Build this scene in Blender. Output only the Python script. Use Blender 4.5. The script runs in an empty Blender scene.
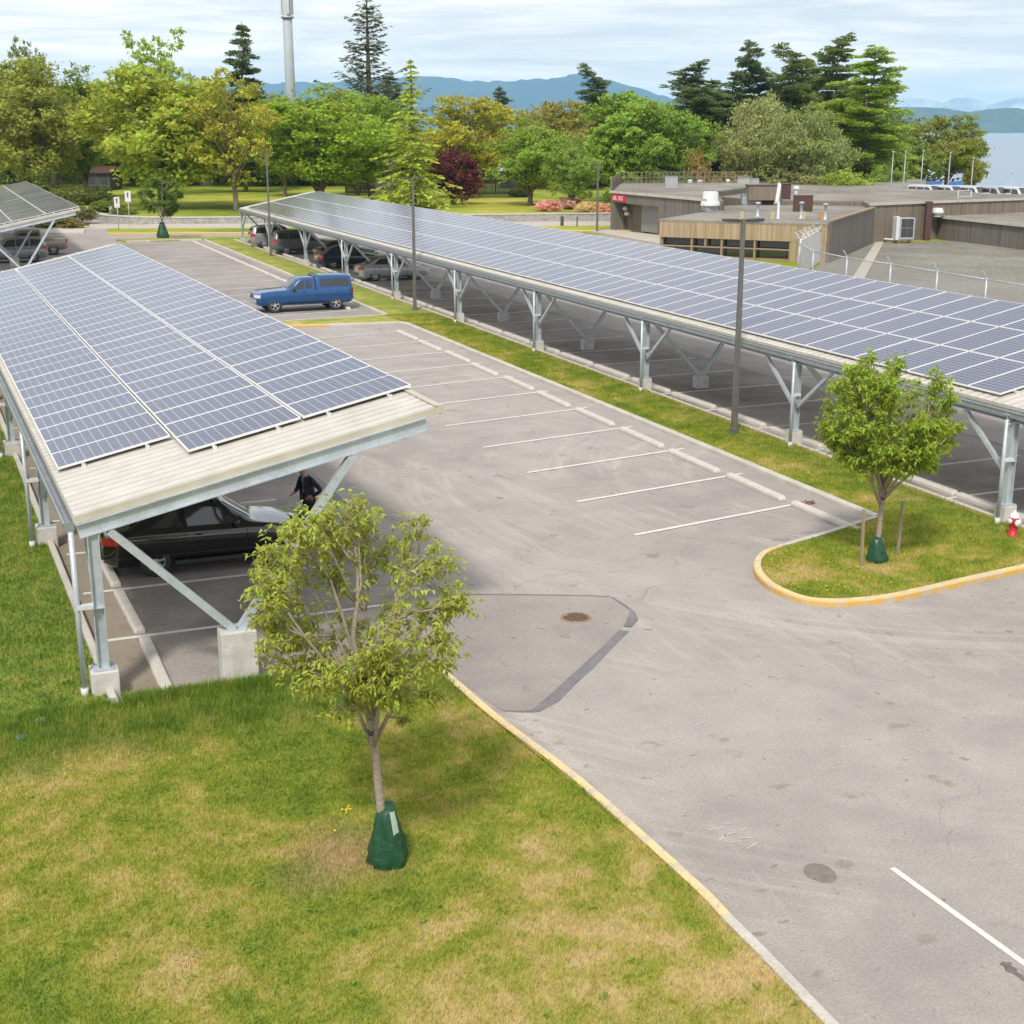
import bpy, bmesh, math, random
import numpy as np
from mathutils import Vector, Matrix

random.seed(7)
RNG = np.random.default_rng(11)
SC = bpy.context.scene
COL = SC.collection
R = math.radians

# ------------------------------------------------------------------ camera geometry (also used to lay out measured ground points)
H = 9.0
FPX = 1375.0
PITCH = math.atan(382 / FPX)
YAW = math.atan(577 / (FPX / math.cos(PITCH)))


def G(px, py, z=0.0):
    """ground point seen at a measured position, at height z"""
    u = (px - 512) / FPX
    v = -(py - 512) / FPX
    f = math.cos(PITCH) + v * math.sin(PITCH)
    up = -math.sin(PITCH) + v * math.cos(PITCH)
    x = u * math.cos(YAW) + f * math.sin(YAW)
    y = -u * math.sin(YAW) + f * math.cos(YAW)
    t = (z - H) / up
    return Vector((x * t, y * t, z))


def D(px, dist, z=0.0):
    """point at horizontal forward distance dist in the direction of column px"""
    u = (px - 512) / (FPX / math.cos(PITCH)) * dist
    return Vector((u * math.cos(YAW) + dist * math.sin(YAW), -u * math.sin(YAW) + dist * math.cos(YAW), z))


# ------------------------------------------------------------------ node helpers
def new_mat(name):
    m = bpy.data.materials.new(name)
    m.use_nodes = True
    nt = m.node_tree
    for n in list(nt.nodes):
        nt.nodes.remove(n)
    out = nt.nodes.new('ShaderNodeOutputMaterial')
    return m, nt, out


def N(nt, typ, **kw):
    n = nt.nodes.new(typ)
    for k, v in kw.items():
        if k in n.inputs.keys() if hasattr(n.inputs, 'keys') else False:
            n.inputs[k].default_value = v
        else:
            setattr(n, k, v)
    return n


def setin(n, **kw):
    for k, v in kw.items():
        n.inputs[k.replace('_', ' ')].default_value = v
    return n


def noise(nt, vec, scale, detail=4, rough=0.6, dist=0.0):
    n = nt.nodes.new('ShaderNodeTexNoise')
    n.inputs['Scale'].default_value = scale
    n.inputs['Detail'].default_value = detail
    n.inputs['Roughness'].default_value = rough
    n.inputs['Distortion'].default_value = dist
    nt.links.new(vec, n.inputs['Vector'])
    return n.outputs['Fac']


def ramp(nt, fac, stops):
    r = nt.nodes.new('ShaderNodeValToRGB')
    els = r.color_ramp.elements
    while len(els) < len(stops):
        els.new(0.5)
    for e, (p, c) in zip(els, stops):
        e.position = p
        if not hasattr(c, '__len__'):
            c = (c, c, c)
        e.color = (c[0], c[1], c[2], 1)
    nt.links.new(fac, r.inputs['Fac'])
    return r.outputs['Color']


def mixc(nt, fac, a, b, mode='MIX'):
    m = nt.nodes.new('ShaderNodeMix')
    m.data_type = 'RGBA'
    m.blend_type = mode
    for sock, val in ((0, fac), (6, a), (7, b)):
        if isinstance(val, bpy.types.NodeSocket):
            nt.links.new(val, m.inputs[sock])
        elif hasattr(val, '__len__'):
            m.inputs[sock].default_value = (val[0], val[1], val[2], 1)
        else:
            m.inputs[sock].default_value = val
    return m.outputs[2]


def mathn(nt, op, a, b=None, c=None, clamp=False):
    m = nt.nodes.new('ShaderNodeMath')
    m.operation = op
    m.use_clamp = clamp
    for i, v in enumerate((a, b, c)):
        if v is None:
            continue
        if isinstance(v, bpy.types.NodeSocket):
            nt.links.new(v, m.inputs[i])
        else:
            m.inputs[i].default_value = v
    return m.outputs[0]


def objco(nt, scale=(1, 1, 1), rot=(0, 0, 0), loc=(0, 0, 0)):
    t = nt.nodes.new('ShaderNodeTexCoord')
    mp = nt.nodes.new('ShaderNodeMapping')
    mp.inputs['Scale'].default_value = scale
    mp.inputs['Rotation'].default_value = rot
    mp.inputs['Location'].default_value = loc
    nt.links.new(t.outputs['Object'], mp.inputs['Vector'])
    return mp.outputs['Vector']


def pbsdf(nt, out, color, rough=0.6, metal=0.0, spec=0.5, bump=None, bstr=0.3, bdist=0.02, coat=0.0, trans=0.0):
    b = nt.nodes.new('ShaderNodeBsdfPrincipled')
    for key, val in (('Base Color', color), ('Roughness', rough), ('Metallic', metal)):
        if isinstance(val, bpy.types.NodeSocket):
            nt.links.new(val, b.inputs[key])
        elif hasattr(val, '__len__'):
            b.inputs[key].default_value = (val[0], val[1], val[2], 1)
        else:
            b.inputs[key].default_value = val
    b.inputs['Specular IOR Level'].default_value = spec
    b.inputs['Coat Weight'].default_value = coat
    b.inputs['Coat Roughness'].default_value = 0.03
    b.inputs['Transmission Weight'].default_value = trans
    if bump is not None:
        bn = nt.nodes.new('ShaderNodeBump')
        bn.inputs['Strength'].default_value = bstr
        bn.inputs['Distance'].default_value = bdist
        nt.links.new(bump, bn.inputs['Height'])
        nt.links.new(bn.outputs['Normal'], b.inputs['Normal'])
    nt.links.new(b.outputs['BSDF'], out.inputs['Surface'])
    return b


def simple(name, c1, c2=None, scale=3.0, rough=0.6, metal=0.0, spec=0.5, fine=60, bstr=0.15, stretch=(1, 1, 1), coat=0.0, detail=5):
    m, nt, out = new_mat(name)
    if c2 is None:
        c2 = tuple(v * 0.8 for v in c1)
    v = objco(nt, stretch)
    n1 = noise(nt, v, scale, detail)
    f = ramp(nt, n1, [(0.32, 0), (0.68, 1)])
    col = mixc(nt, f, c1, c2)
    nf = noise(nt, v, fine, 2)
    col = mixc(nt, 0.25, col, mixc(nt, nf, (0, 0, 0), tuple(min(1, x * 2) for x in c1)))
    pbsdf(nt, out, col, rough, metal, spec, bump=nf, bstr=bstr, coat=coat)
    return m


M = {}
# ---- galvanised steel, concrete etc
M['steel'] = simple('galvanised_steel', (0.56, 0.63, 0.68), (0.42, 0.48, 0.53), 3, 0.45, 0.30, fine=25, bstr=0.05)
M['concrete'] = simple('concrete', (0.66, 0.63, 0.57), (0.46, 0.43, 0.37), 3.5, 0.9, fine=40, bstr=0.4)
M['concrete_stop'] = simple('concrete_stop', (0.66, 0.61, 0.53), (0.50, 0.45, 0.38), 2.0, 0.9, fine=30, bstr=0.4)
M['kerbmat'] = simple('kerb_concrete', (0.60, 0.55, 0.47), (0.43, 0.39, 0.33), 1.2, 0.9, fine=20, bstr=0.4)
M['deck'] = simple('cream_metal', (0.60, 0.555, 0.485), (0.565, 0.52, 0.45), 0.7, 0.5, 0.0, fine=2, bstr=0.0)
M['fascia'] = simple('fascia_metal', (0.54, 0.49, 0.40), (0.49, 0.44, 0.355), 1.0, 0.5, fine=2, bstr=0.0)
M['gutter'] = simple('gutter_metal', (0.34, 0.36, 0.37), (0.25, 0.27, 0.28), 2.0, 0.45, 0.3, fine=8, bstr=0.02)
M['white_metal'] = simple('white_metal', (0.72, 0.72, 0.70), (0.62, 0.62, 0.60), 2, 0.5, fine=10, bstr=0.02)
M['dark_metal'] = simple('dark_metal', (0.09, 0.085, 0.08), (0.06, 0.06, 0.058), 4, 0.45, 0.2, fine=20, bstr=0.05)
M['post_bronze'] = simple('lamp_post_paint', (0.17, 0.165, 0.15), (0.12, 0.115, 0.105), 3, 0.4, 0.2, fine=12, bstr=0.03)
M['white_paint'] = simple('line_paint', (0.82, 0.79, 0.73), (0.62, 0.58, 0.53), 6, 0.8, fine=30, bstr=0.1)
M['tar'] = simple('tar', (0.15, 0.14, 0.145), (0.24, 0.22, 0.22), 3, 0.6, fine=30, bstr=0.2)
M['chalk'] = simple('faint_chalk', (0.58, 0.57, 0.55), (0.42, 0.40, 0.39), 9, 0.9, fine=30)
M['wood_stake'] = simple('weathered_wood', (0.36, 0.28, 0.19), (0.26, 0.20, 0.14), 4, 0.85, stretch=(8, 8, 1))
M['bark'] = simple('bark', (0.26, 0.21, 0.16), (0.14, 0.11, 0.085), 6, 0.9, fine=30, bstr=0.6, stretch=(1, 1, 0.4))
M['bark_young'] = simple('young_bark', (0.42, 0.35, 0.28), (0.20, 0.16, 0.13), 14, 0.85, fine=50, bstr=0.5, stretch=(1, 1, 2.5))
M['black_rubber'] = simple('rubber', (0.035, 0.035, 0.036), (0.05, 0.048, 0.046), 6, 0.8, fine=30, bstr=0.1)
M['well'] = simple('wheel_well', (0.012, 0.012, 0.012), (0.02, 0.02, 0.02), 6, 0.9)
M['trim'] = simple('black_trim', (0.03, 0.03, 0.032), (0.045, 0.045, 0.045), 6, 0.6)
M['rim'] = simple('alloy_rim', (0.55, 0.55, 0.56), (0.42, 0.42, 0.43), 6, 0.35, 0.6, bstr=0.02)
M['red_lens'] = simple('red_lens', (0.55, 0.02, 0.03), (0.4, 0.01, 0.02), 6, 0.2, coat=1.0, bstr=0.0)
M['clear_lens'] = simple('clear_lens', (0.7, 0.72, 0.74), (0.55, 0.57, 0.6), 6, 0.12, coat=1.0, bstr=0.0)
M['mudgrass_bag'] = simple('green_vinyl', (0.010, 0.055, 0.026), (0.018, 0.085, 0.040), 5, 0.38, fine=7, bstr=1.0)
M['bag_tag'] = simple('bag_tag', (0.42, 0.55, 0.46), (0.30, 0.42, 0.35), 4, 0.5)
M['hydrant_red'] = simple('hydrant_red', (0.62, 0.02, 0.035), (0.5, 0.015, 0.03), 4, 0.4, fine=20, bstr=0.05)
M['yellow_flower'] = simple('dandelion_yellow', (0.80, 0.58, 0.02), (0.7, 0.48, 0.02), 4, 0.7)
M['rust'] = simple('rusty_iron', (0.40, 0.26, 0.17), (0.26, 0.16, 0.10), 8, 0.8, fine=40, bstr=0.4)
M['rust_dark'] = simple('grate_hole', (0.05, 0.035, 0.03), (0.03, 0.025, 0.02), 8, 0.9)
M['leafclutter'] = simple('dead_leaves', (0.25, 0.11, 0.05), (0.16, 0.08, 0.04), 30, 0.9)
M['stonewall'] = simple('stone_wall', (0.50, 0.47, 0.43), (0.20, 0.19, 0.18), 3.2, 0.9, fine=14, bstr=0.6)
M['sidewalkmat'] = simple('sidewalk', (0.50, 0.45, 0.38), (0.42, 0.38, 0.32), 0.6, 0.9, fine=12, bstr=0.2)
M['mulch_light'] = simple('bare_soil', (0.42, 0.27, 0.15), (0.30, 0.22, 0.09), 1.5, 0.95, fine=20)
M['mulch'] = simple('mulch', (0.17, 0.10, 0.06), (0.10, 0.06, 0.035), 1.5, 0.95, fine=20)
M['grey_box'] = simple('grey_box', (0.45, 0.46, 0.46), (0.36, 0.37, 0.37), 2, 0.5, 0.3)
M['brown_box'] = simple('brown_box', (0.10, 0.05, 0.045), (0.075, 0.04, 0.035), 2, 0.6)
M['wood_trim'] = simple('timber_trim', (0.36, 0.26, 0.16), (0.28, 0.20, 0.12), 2, 0.8)
M['door_grey'] = simple('roller_door', (0.30, 0.29, 0.27), (0.26, 0.25, 0.24), 0.5, 0.6, stretch=(0.3, 0.3, 12))
M['red_sign'] = simple('red_sign', (0.70, 0.02, 0.05), (0.62, 0.02, 0.04), 1, 0.5)
M['white'] = simple('white_paint_clean', (0.80, 0.80, 0.80), (0.74, 0.74, 0.74), 2, 0.5)
M['orange'] = simple('orange_pipe', (0.65, 0.30, 0.10), (0.5, 0.25, 0.1), 2, 0.6)
M['pale_yellow'] = simple('pale_block', (0.62, 0.52, 0.30), (0.5, 0.42, 0.25), 2, 0.7)
M['teal_lid'] = simple('teal_lid', (0.10, 0.26, 0.28), (0.08, 0.2, 0.22), 9, 0.6)
M['blue_cover'] = simple('blue_cover', (0.05, 0.14, 0.42), (0.04, 0.1, 0.3), 2, 0.6)
M['darkwood_fence'] = simple('dark_fence', (0.085, 0.085, 0.09), (0.05, 0.05, 0.055), 0.8, 0.8, stretch=(6, 6, 0.3))


def mat_yellow():
    m, nt, out = new_mat('yellow_kerb_paint')
    v = objco(nt)
    wear = ramp(nt, noise(nt, v, 3.5, 7, 0.8), [(0.47, 0), (0.58, 1)])
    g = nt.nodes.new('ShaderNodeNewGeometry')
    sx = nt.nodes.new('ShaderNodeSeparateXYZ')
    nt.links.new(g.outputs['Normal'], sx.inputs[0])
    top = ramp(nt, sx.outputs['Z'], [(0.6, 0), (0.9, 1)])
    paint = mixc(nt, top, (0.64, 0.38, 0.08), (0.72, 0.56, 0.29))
    col = mixc(nt, wear, paint, (0.52, 0.45, 0.34))
    nf = noise(nt, v, 40, 2)
    pbsdf(nt, out, col, 0.8, bump=nf, bstr=0.3)
    return m


M['yellow'] = mat_yellow()


def mat_glass():
    m, nt, out = new_mat('car_glass')
    v = objco(nt)
    col = mixc(nt, noise(nt, v, 2, 2), (0.012, 0.014, 0.016), (0.03, 0.034, 0.036))
    pbsdf(nt, out, col, 0.04, spec=0.9, coat=0.5)
    return m


M['glass'] = mat_glass()


def mat_paint(name, c, rough=0.28):
    m, nt, out = new_mat(name)
    v = objco(nt)
    col = mixc(nt, noise(nt, v, 1.5, 4), c, tuple(x * 0.85 for x in c))
    pbsdf(nt, out, col, rough, metal=0.25 if rough > 0.2 else 0.0, coat=1.0)
    return m


M['asphalt'] = None


def mat_asphalt(name, base, alt, dust, tracks=True, k=1.0, spots=1.0, grain=1.0, coarse=0.0):
    m, nt, out = new_mat(name)
    v = objco(nt)
    big = noise(nt, v, 0.13, 5, 0.60, 0.2)
    mid = noise(nt, v, 0.8, 6, 0.65, 0.1)
    col = mixc(nt, ramp(nt, big, [(0.40, 0), (0.60, 1)]), base, alt)
    col = mixc(nt, mathn(nt, 'MULTIPLY', ramp(nt, mid, [(0.48, 0), (0.68, 1)]), 0.32), col, dust)
    col = mixc(nt, mathn(nt, 'MULTIPLY', ramp(nt, mid, [(0.34, 1), (0.46, 0)]), 0.22), col, tuple(x * 0.66 for x in base))
    if tracks:
        # turning tyre tracks: bands concentric round far pivots
        t = nt.nodes.new('ShaderNodeTexCoord')
        for (cx, cy, fr, s, off) in ((23.0, 29.5, 1.3, 0.36, 0.0), (24.0, 31.0, 3.0, 0.28, 7.0), (-60.0, 22.0, 1.2, 0.30, 3.0), (-62.0, 14.0, 2.6, 0.20, 5.0)):
            mp = nt.nodes.new('ShaderNodeVectorMath')
            mp.operation = 'SUBTRACT'
            nt.links.new(t.outputs['Object'], mp.inputs[0])
            mp.inputs[1].default_value = (cx, cy, 0)
            ln = nt.nodes.new('ShaderNodeVectorMath')
            ln.operation = 'LENGTH'
            nt.links.new(mp.outputs[0], ln.inputs[0])
            rad = mathn(nt, 'ADD', ln.outputs['Value'], mathn(nt, 'MULTIPLY', noise(nt, v, 0.05, 1), 3.0))
            cmb = nt.nodes.new('ShaderNodeCombineXYZ')
            nt.links.new(mathn(nt, 'MULTIPLY', rad, fr), cmb.inputs[0])
            cmb.inputs[1].default_value = off
            band = noise(nt, cmb.outputs[0], 1.0, 5, 0.7)
            brk = noise(nt, v, 0.22, 4)
            msk = ramp(nt, brk, [(0.44, 0), (0.60, 1)])
            f = mathn(nt, 'MULTIPLY', ramp(nt, band, [(0.52, 0), (0.62, 1)]), msk)
            col = mixc(nt, mathn(nt, 'MULTIPLY', f, s * k), col, tuple(min(1, x * 1.12) for x in dust))
            f2 = mathn(nt, 'MULTIPLY', ramp(nt, band, [(0.34, 1), (0.44, 0)]), msk)
            col = mixc(nt, mathn(nt, 'MULTIPLY', f2, s * 0.75 * k), col, tuple(x * 0.60 for x in base))
        # a few hairline cracks
        vo = nt.nodes.new('ShaderNodeTexVoronoi')
        vo.feature = 'DISTANCE_TO_EDGE'
        vo.inputs['Scale'].default_value = 0.11
        wv = nt.nodes.new('ShaderNodeVectorMath')
        wv.operation = 'MULTIPLY_ADD'
        nz = nt.nodes.new('ShaderNodeTexNoise')
        nz.inputs['Scale'].default_value = 0.7
        nz.inputs['Detail'].default_value = 6
        nt.links.new(v, nz.inputs['Vector'])
        nt.links.new(nz.outputs['Color'], wv.inputs[0])
        wv.inputs[1].default_value = (2.2, 2.2, 0)
        nt.links.new(v, wv.inputs[2])
        nt.links.new(wv.outputs[0], vo.inputs['Vector'])
        ck = mathn(nt, 'LESS_THAN', vo.outputs['Distance'], 0.0014)
        col = mixc(nt, mathn(nt, 'MULTIPLY', mathn(nt, 'MULTIPLY', ck, 0.30), ramp(nt, noise(nt, v, 0.3, 2), [(0.52, 0), (0.58, 1)])), col, tuple(x * 0.4 for x in base))
    # oil and rust spots
    for sc_, lo, cc in ((3.2, 0.66, (0.17, 0.12, 0.085)), (7.5, 0.68, (0.11, 0.085, 0.07)), (1.5, 0.645, (0.24, 0.185, 0.135))):
        sp = noise(nt, v, sc_, 3, 0.55)
        col = mixc(nt, mathn(nt, 'MULTIPLY', ramp(nt, sp, [(lo, 0), (lo + 0.06, 1)]), 0.55 * spots), col, cc)
    v2 = objco(nt, (0.35, 3.0, 1), (0, 0, 0.5))
    st = noise(nt, v2, 1.2, 6, 0.7)
    col = mixc(nt, mathn(nt, 'MULTIPLY', ramp(nt, st, [(0.55, 0), (0.70, 1)]), 0.28), col, tuple(x * 1.25 for x in base))
    fine = noise(nt, v, 26, 5, 0.85)
    g_ = ramp(nt, fine, [(0.36, 0.0), (0.64, 1.0)])
    col = mixc(nt, 1.0, col, mixc(nt, g_, (1 - 0.22 * grain,) * 3, (1 + 0.18 * grain,) * 3), 'MULTIPLY')
    if coarse:
        cn = noise(nt, v, 4.5, 5, 0.85)
        col = mixc(nt, 1.0, col, mixc(nt, ramp(nt, cn, [(0.40, 0), (0.60, 1)]), (1 - 0.35 * coarse,) * 3, (1 + 0.30 * coarse,) * 3), 'MULTIPLY')
        col = mixc(nt, mathn(nt, 'MULTIPLY', ramp(nt, noise(nt, v, 0.5, 5, 0.7), [(0.52, 0), (0.64, 1)]), 0.30 * coarse), col, (0.24, 0.22, 0.10))
    pbsdf(nt, out, col, 0.92, spec=0.22, bump=fine, bstr=0.35, bdist=0.01)
    return m


M['asphalt'] = mat_asphalt('worn_asphalt', (0.325, 0.292, 0.272), (0.385, 0.347, 0.324), (0.50, 0.45, 0.40))
M['asphalt_lot'] = mat_asphalt('stall_asphalt', (0.275, 0.247, 0.23), (0.335, 0.302, 0.28), (0.46, 0.415, 0.365), False)
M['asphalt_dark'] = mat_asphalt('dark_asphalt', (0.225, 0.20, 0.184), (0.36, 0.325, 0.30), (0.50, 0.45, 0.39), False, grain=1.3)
M['gutterpan'] = mat_asphalt('concrete_pan', (0.31, 0.265, 0.21), (0.27, 0.23, 0.18), (0.38, 0.33, 0.27), False)
M['gravel'] = mat_asphalt('gravel', (0.27, 0.255, 0.22), (0.20, 0.19, 0.16), (0.36, 0.335, 0.285), False, spots=0.4, grain=2.2, coarse=1.0)
M['roofgravel'] = mat_asphalt('roof_gravel', (0.30, 0.275, 0.24), (0.20, 0.18, 0.155), (0.44, 0.41, 0.36), False, spots=0.5, grain=1.8, coarse=0.35)


def grass_color(nt, lush=True):
    """colour of the lawn as a function of place (green, yellow and scorched patches)"""
    v = objco(nt)
    n1 = noise(nt, v, 0.42, 6, 0.66, 0.9)
    n2 = noise(nt, v, 2.0, 5, 0.65)
    n3 = noise(nt, v, 11, 3, 0.7)
    mix1 = mathn(nt, 'ADD', mathn(nt, 'MULTIPLY', n1, 0.62), mathn(nt, 'MULTIPLY', n2, 0.38))
    tt = nt.nodes.new('ShaderNodeTexCoord')
    ss = nt.nodes.new('ShaderNodeSeparateXYZ')
    nt.links.new(tt.outputs['Object'], ss.inputs[0])
    dry = mathn(nt, 'MULTIPLY', mathn(nt, 'MULTIPLY', mathn(nt, 'SUBTRACT', ss.outputs['X'], 2.5), 0.3, clamp=True), mathn(nt, 'MULTIPLY', mathn(nt, 'SUBTRACT', 15.5, ss.outputs['Y']), 0.35, clamp=True))
    mix1 = mathn(nt, 'ADD', mix1, mathn(nt, 'SUBTRACT', mathn(nt, 'MULTIPLY', dry, 0.070), 0.012))
    col = ramp(nt, mix1, [(0.38, (0.125, 0.235, 0.016)), (0.45, (0.25, 0.335, 0.028)), (0.505, (0.37, 0.385, 0.060)), (0.555, (0.53, 0.455, 0.14)), (0.62, (0.70, 0.53, 0.29))])
    if lush:
        t = nt.nodes.new('ShaderNodeTexCoord')
        s = nt.nodes.new('ShaderNodeSeparateXYZ')
        nt.links.new(t.outputs['Object'], s.inputs[0])
        wob = mathn(nt, 'MULTIPLY', mathn(nt, 'SUBTRACT', noise(nt, v, 0.9, 4), 0.5), 3.2)
        # lusher strip along the edge of the lot
        a = mathn(nt, 'SUBTRACT', mathn(nt, 'ADD', s.outputs['Y'], wob), 19.0)
        a = mathn(nt, 'MULTIPLY', a, 1.0, clamp=True)
        xr = mathn(nt, 'SUBTRACT', 9.0, s.outputs['X'], clamp=True)
        a = mathn(nt, 'MULTIPLY', a, xr)
        # lusher strip on the far side of the long verge
        b = mathn(nt, 'SUBTRACT', mathn(nt, 'ADD', s.outputs['X'], mathn(nt, 'MULTIPLY', wob, 0.22)), 20.95)
        b = mathn(nt, 'MULTIPLY', b, 1.6, clamp=True)
        yr = mathn(nt, 'SUBTRACT', s.outputs['Y'], 23.2, clamp=True)
        xe = mathn(nt, 'SUBTRACT', mathn(nt, 'SUBTRACT', 22.45, mathn(nt, 'MULTIPLY', wob, 0.08)), s.outputs['X'])
        xe = mathn(nt, 'MULTIPLY', xe, 5.0, clamp=True)
        b = mathn(nt, 'MULTIPLY', mathn(nt, 'MULTIPLY', b, yr), xe)
        ab = mathn(nt, 'MAXIMUM', a, mathn(nt, 'MULTIPLY', b, 0.55))
        col = mixc(nt, mathn(nt, 'MULTIPLY', ab, 0.92), col, ramp(nt, n2, [(0.36, (0.075, 0.19, 0.018)), (0.50, (0.14, 0.275, 0.035)), (0.62, (0.30, 0.36, 0.07))]))
        # bare scorched ring round the young tree
        d = nt.nodes.new('ShaderNodeVectorMath')
        d.operation = 'DISTANCE'
        nt.links.new(t.outputs['Object'], d.inputs[0])
        d.inputs[1].default_value = (3.85, 15.3, 0.1)
        ring = mathn(nt, 'SUBTRACT', 1.0, mathn(nt, 'MULTIPLY', mathn(nt, 'ADD', d.outputs['Value'], mathn(nt, 'MULTIPLY', wob, 0.35)), 0.95), clamp=True)
        col = mixc(nt, mathn(nt, 'MULTIPLY', ring, 1.1, clamp=True), col, (0.50, 0.36, 0.20))
    col = mixc(nt, 0.20, col, mixc(nt, ramp(nt, n3, [(0.35, 0), (0.65, 1)]), (0.10, 0.15, 0.016), (0.62, 0.52, 0.18)))
    return col, n3


def mat_lawn(name, lush=True):
    m, nt, out = new_mat(name)
    col, n3 = grass_color(nt, lush)
    v = objco(nt)
    nf = noise(nt, v, 45, 3, 0.8)
    col = mixc(nt, 0.35, col, mixc(nt, nf, (0.02, 0.04, 0.005), (0.42, 0.40, 0.13)))
    pbsdf(nt, out, col, 0.95, spec=0.1, bump=nf, bstr=0.6, bdist=0.03)
    return m


def mat_blades():
    m, nt, out = new_mat('grass_blades')
    col, n3 = grass_color(nt, True)
    at = nt.nodes.new('ShaderNodeAttribute')
    at.attribute_name = 'rnd'
    f = at.outputs['Fac']
    col = mixc(nt, 1.0, col, mixc(nt, f, (0.72, 0.72, 0.72), (1.42, 1.38, 1.30)), 'MULTIPLY')
    b = nt.nodes.new('ShaderNodeBsdfDiffuse')
    t = nt.nodes.new('ShaderNodeBsdfTranslucent')
    mx = nt.nodes.new('ShaderNodeMixShader')
    mx.inputs[0].default_value = 0.35
    nt.links.new(col, b.inputs[0])
    nt.links.new(col, t.inputs[0])
    nt.links.new(b.outputs[0], mx.inputs[1])
    nt.links.new(t.outputs[0], mx.inputs[2])
    nt.links.new(mx.outputs[0], out.inputs['Surface'])
    return m


M['lawn'] = mat_lawn('lawn')
M['blades'] = mat_blades()


def mat_parkland():
    m, nt, out = new_mat('parkland')
    v = objco(nt)
    n1 = noise(nt, v, 0.05, 5, 0.6, 0.5)
    n2 = noise(nt, v, 0.6, 4, 0.6)
    f = mathn(nt, 'ADD', mathn(nt, 'MULTIPLY', n1, 0.7), mathn(nt, 'MULTIPLY', n2, 0.3))
    col = ramp(nt, f, [(0.38, (0.15, 0.21, 0.025)), (0.5, (0.29, 0.33, 0.045)), (0.62, (0.48, 0.41, 0.09))])
    pbsdf(nt, out, col, 0.95, spec=0.1)
    return m


M['parkland'] = mat_parkland()


def mat_foliage(name, shade=0.6, trans=0.42, usecol=True, c=(0.1, 0.2, 0.02)):
    m, nt, out = new_mat(name)
    if usecol:
        oi = nt.nodes.new('ShaderNodeObjectInfo')
        base = oi.outputs['Color']
    else:
        rgb = nt.nodes.new('ShaderNodeRGB')
        rgb.outputs[0].default_value = (*c, 1)
        base = rgb.outputs[0]
    at = nt.nodes.new('ShaderNodeAttribute')
    at.attribute_name = 'rnd'
    hs = nt.nodes.new('ShaderNodeHueSaturation')
    nt.links.new(base, hs.inputs['Color'])
    nt.links.new(mathn(nt, 'ADD', 0.478, mathn(nt, 'MULTIPLY', at.outputs['Fac'], 0.05)), hs.inputs['Hue'])
    nt.links.new(mathn(nt, 'ADD', 1 - shade * 0.5, mathn(nt, 'MULTIPLY', at.outputs['Fac'], shade)), hs.inputs['Value'])
    col = hs.outputs['Color']
    a2 = nt.nodes.new('ShaderNodeAttribute')
    a2.attribute_name = 'clump'
    hs2 = nt.nodes.new('ShaderNodeHueSaturation')
    nt.links.new(col, hs2.inputs['Color'])
    nt.links.new(mathn(nt, 'ADD', 0.488, mathn(nt, 'MULTIPLY', a2.outputs['Fac'], 0.024)), hs2.inputs['Hue'])
    nt.links.new(mathn(nt, 'ADD', 0.80, mathn(nt, 'MULTIPLY', a2.outputs['Fac'], 0.4)), hs2.inputs['Value'])
    col = hs2.outputs['Color']
    b = nt.nodes.new('ShaderNodeBsdfPrincipled')
    b.inputs['Roughness'].default_value = 0.55
    b.inputs['Specular IOR Level'].default_value = 0.25
    t = nt.nodes.new('ShaderNodeBsdfTranslucent')
    mx = nt.nodes.new('ShaderNodeMixShader')
    mx.inputs[0].default_value = trans
    nt.links.new(col, b.inputs['Base Color'])
    nt.links.new(col, t.inputs[0])
    nt.links.new(b.outputs[0], mx.inputs[1])
    nt.links.new(t.outputs[0], mx.inputs[2])
    nt.links.new(mx.outputs[0], out.inputs['Surface'])
    return m


M['foliage'] = mat_foliage('foliage')


def mat_panel():
    m, nt, out = new_mat('photovoltaic')
    uv = nt.nodes.new('ShaderNodeTexCoord')
    s = nt.nodes.new('ShaderNodeSeparateXYZ')
    nt.links.new(uv.outputs['UV'], s.inputs[0])
    U, V = s.outputs['X'], s.outputs['Y']

    def edge(x, n, w):
        fr = mathn(nt, 'FRACT', mathn(nt, 'MULTIPLY', x, n))
        d = mathn(nt, 'ABSOLUTE', mathn(nt, 'SUBTRACT', fr, 0.5))
        return mathn(nt, 'GREATER_THAN', d, 0.5 - w)
    cell = mathn(nt, 'MAXIMUM', edge(U, 12, 0.045), edge(V, 6, 0.026))
    fu = mathn(nt, 'GREATER_THAN', mathn(nt, 'ABSOLUTE', mathn(nt, 'SUBTRACT', U, 0.5)), 0.5 - 0.011)
    fv = mathn(nt, 'GREATER_THAN', mathn(nt, 'ABSOLUTE', mathn(nt, 'SUBTRACT', V, 0.5)), 0.5 - 0.026)
    fr = mathn(nt, 'MAXIMUM', fu, fv)
    oi = nt.nodes.new('ShaderNodeObjectInfo')
    v = objco(nt)
    mott = noise(nt, v, 9, 4, 0.7)
    base = mixc(nt, mott, (0.050, 0.055, 0.105), (0.092, 0.096, 0.155))
    base = mixc(nt, mathn(nt, 'MULTIPLY', oi.outputs['Random'], 0.35), base, (0.10, 0.10, 0.15))
    col = mixc(nt, cell, base, (0.34, 0.35, 0.42))
    col = mixc(nt, fr, col, (0.72, 0.71, 0.70))
    rough = mixc(nt, fr, (0.13, 0.13, 0.13), (0.5, 0.5, 0.5))
    pbsdf(nt, out, col, rough, 0.0, 0.55)
    return m


M['panel'] = mat_panel()


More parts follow.
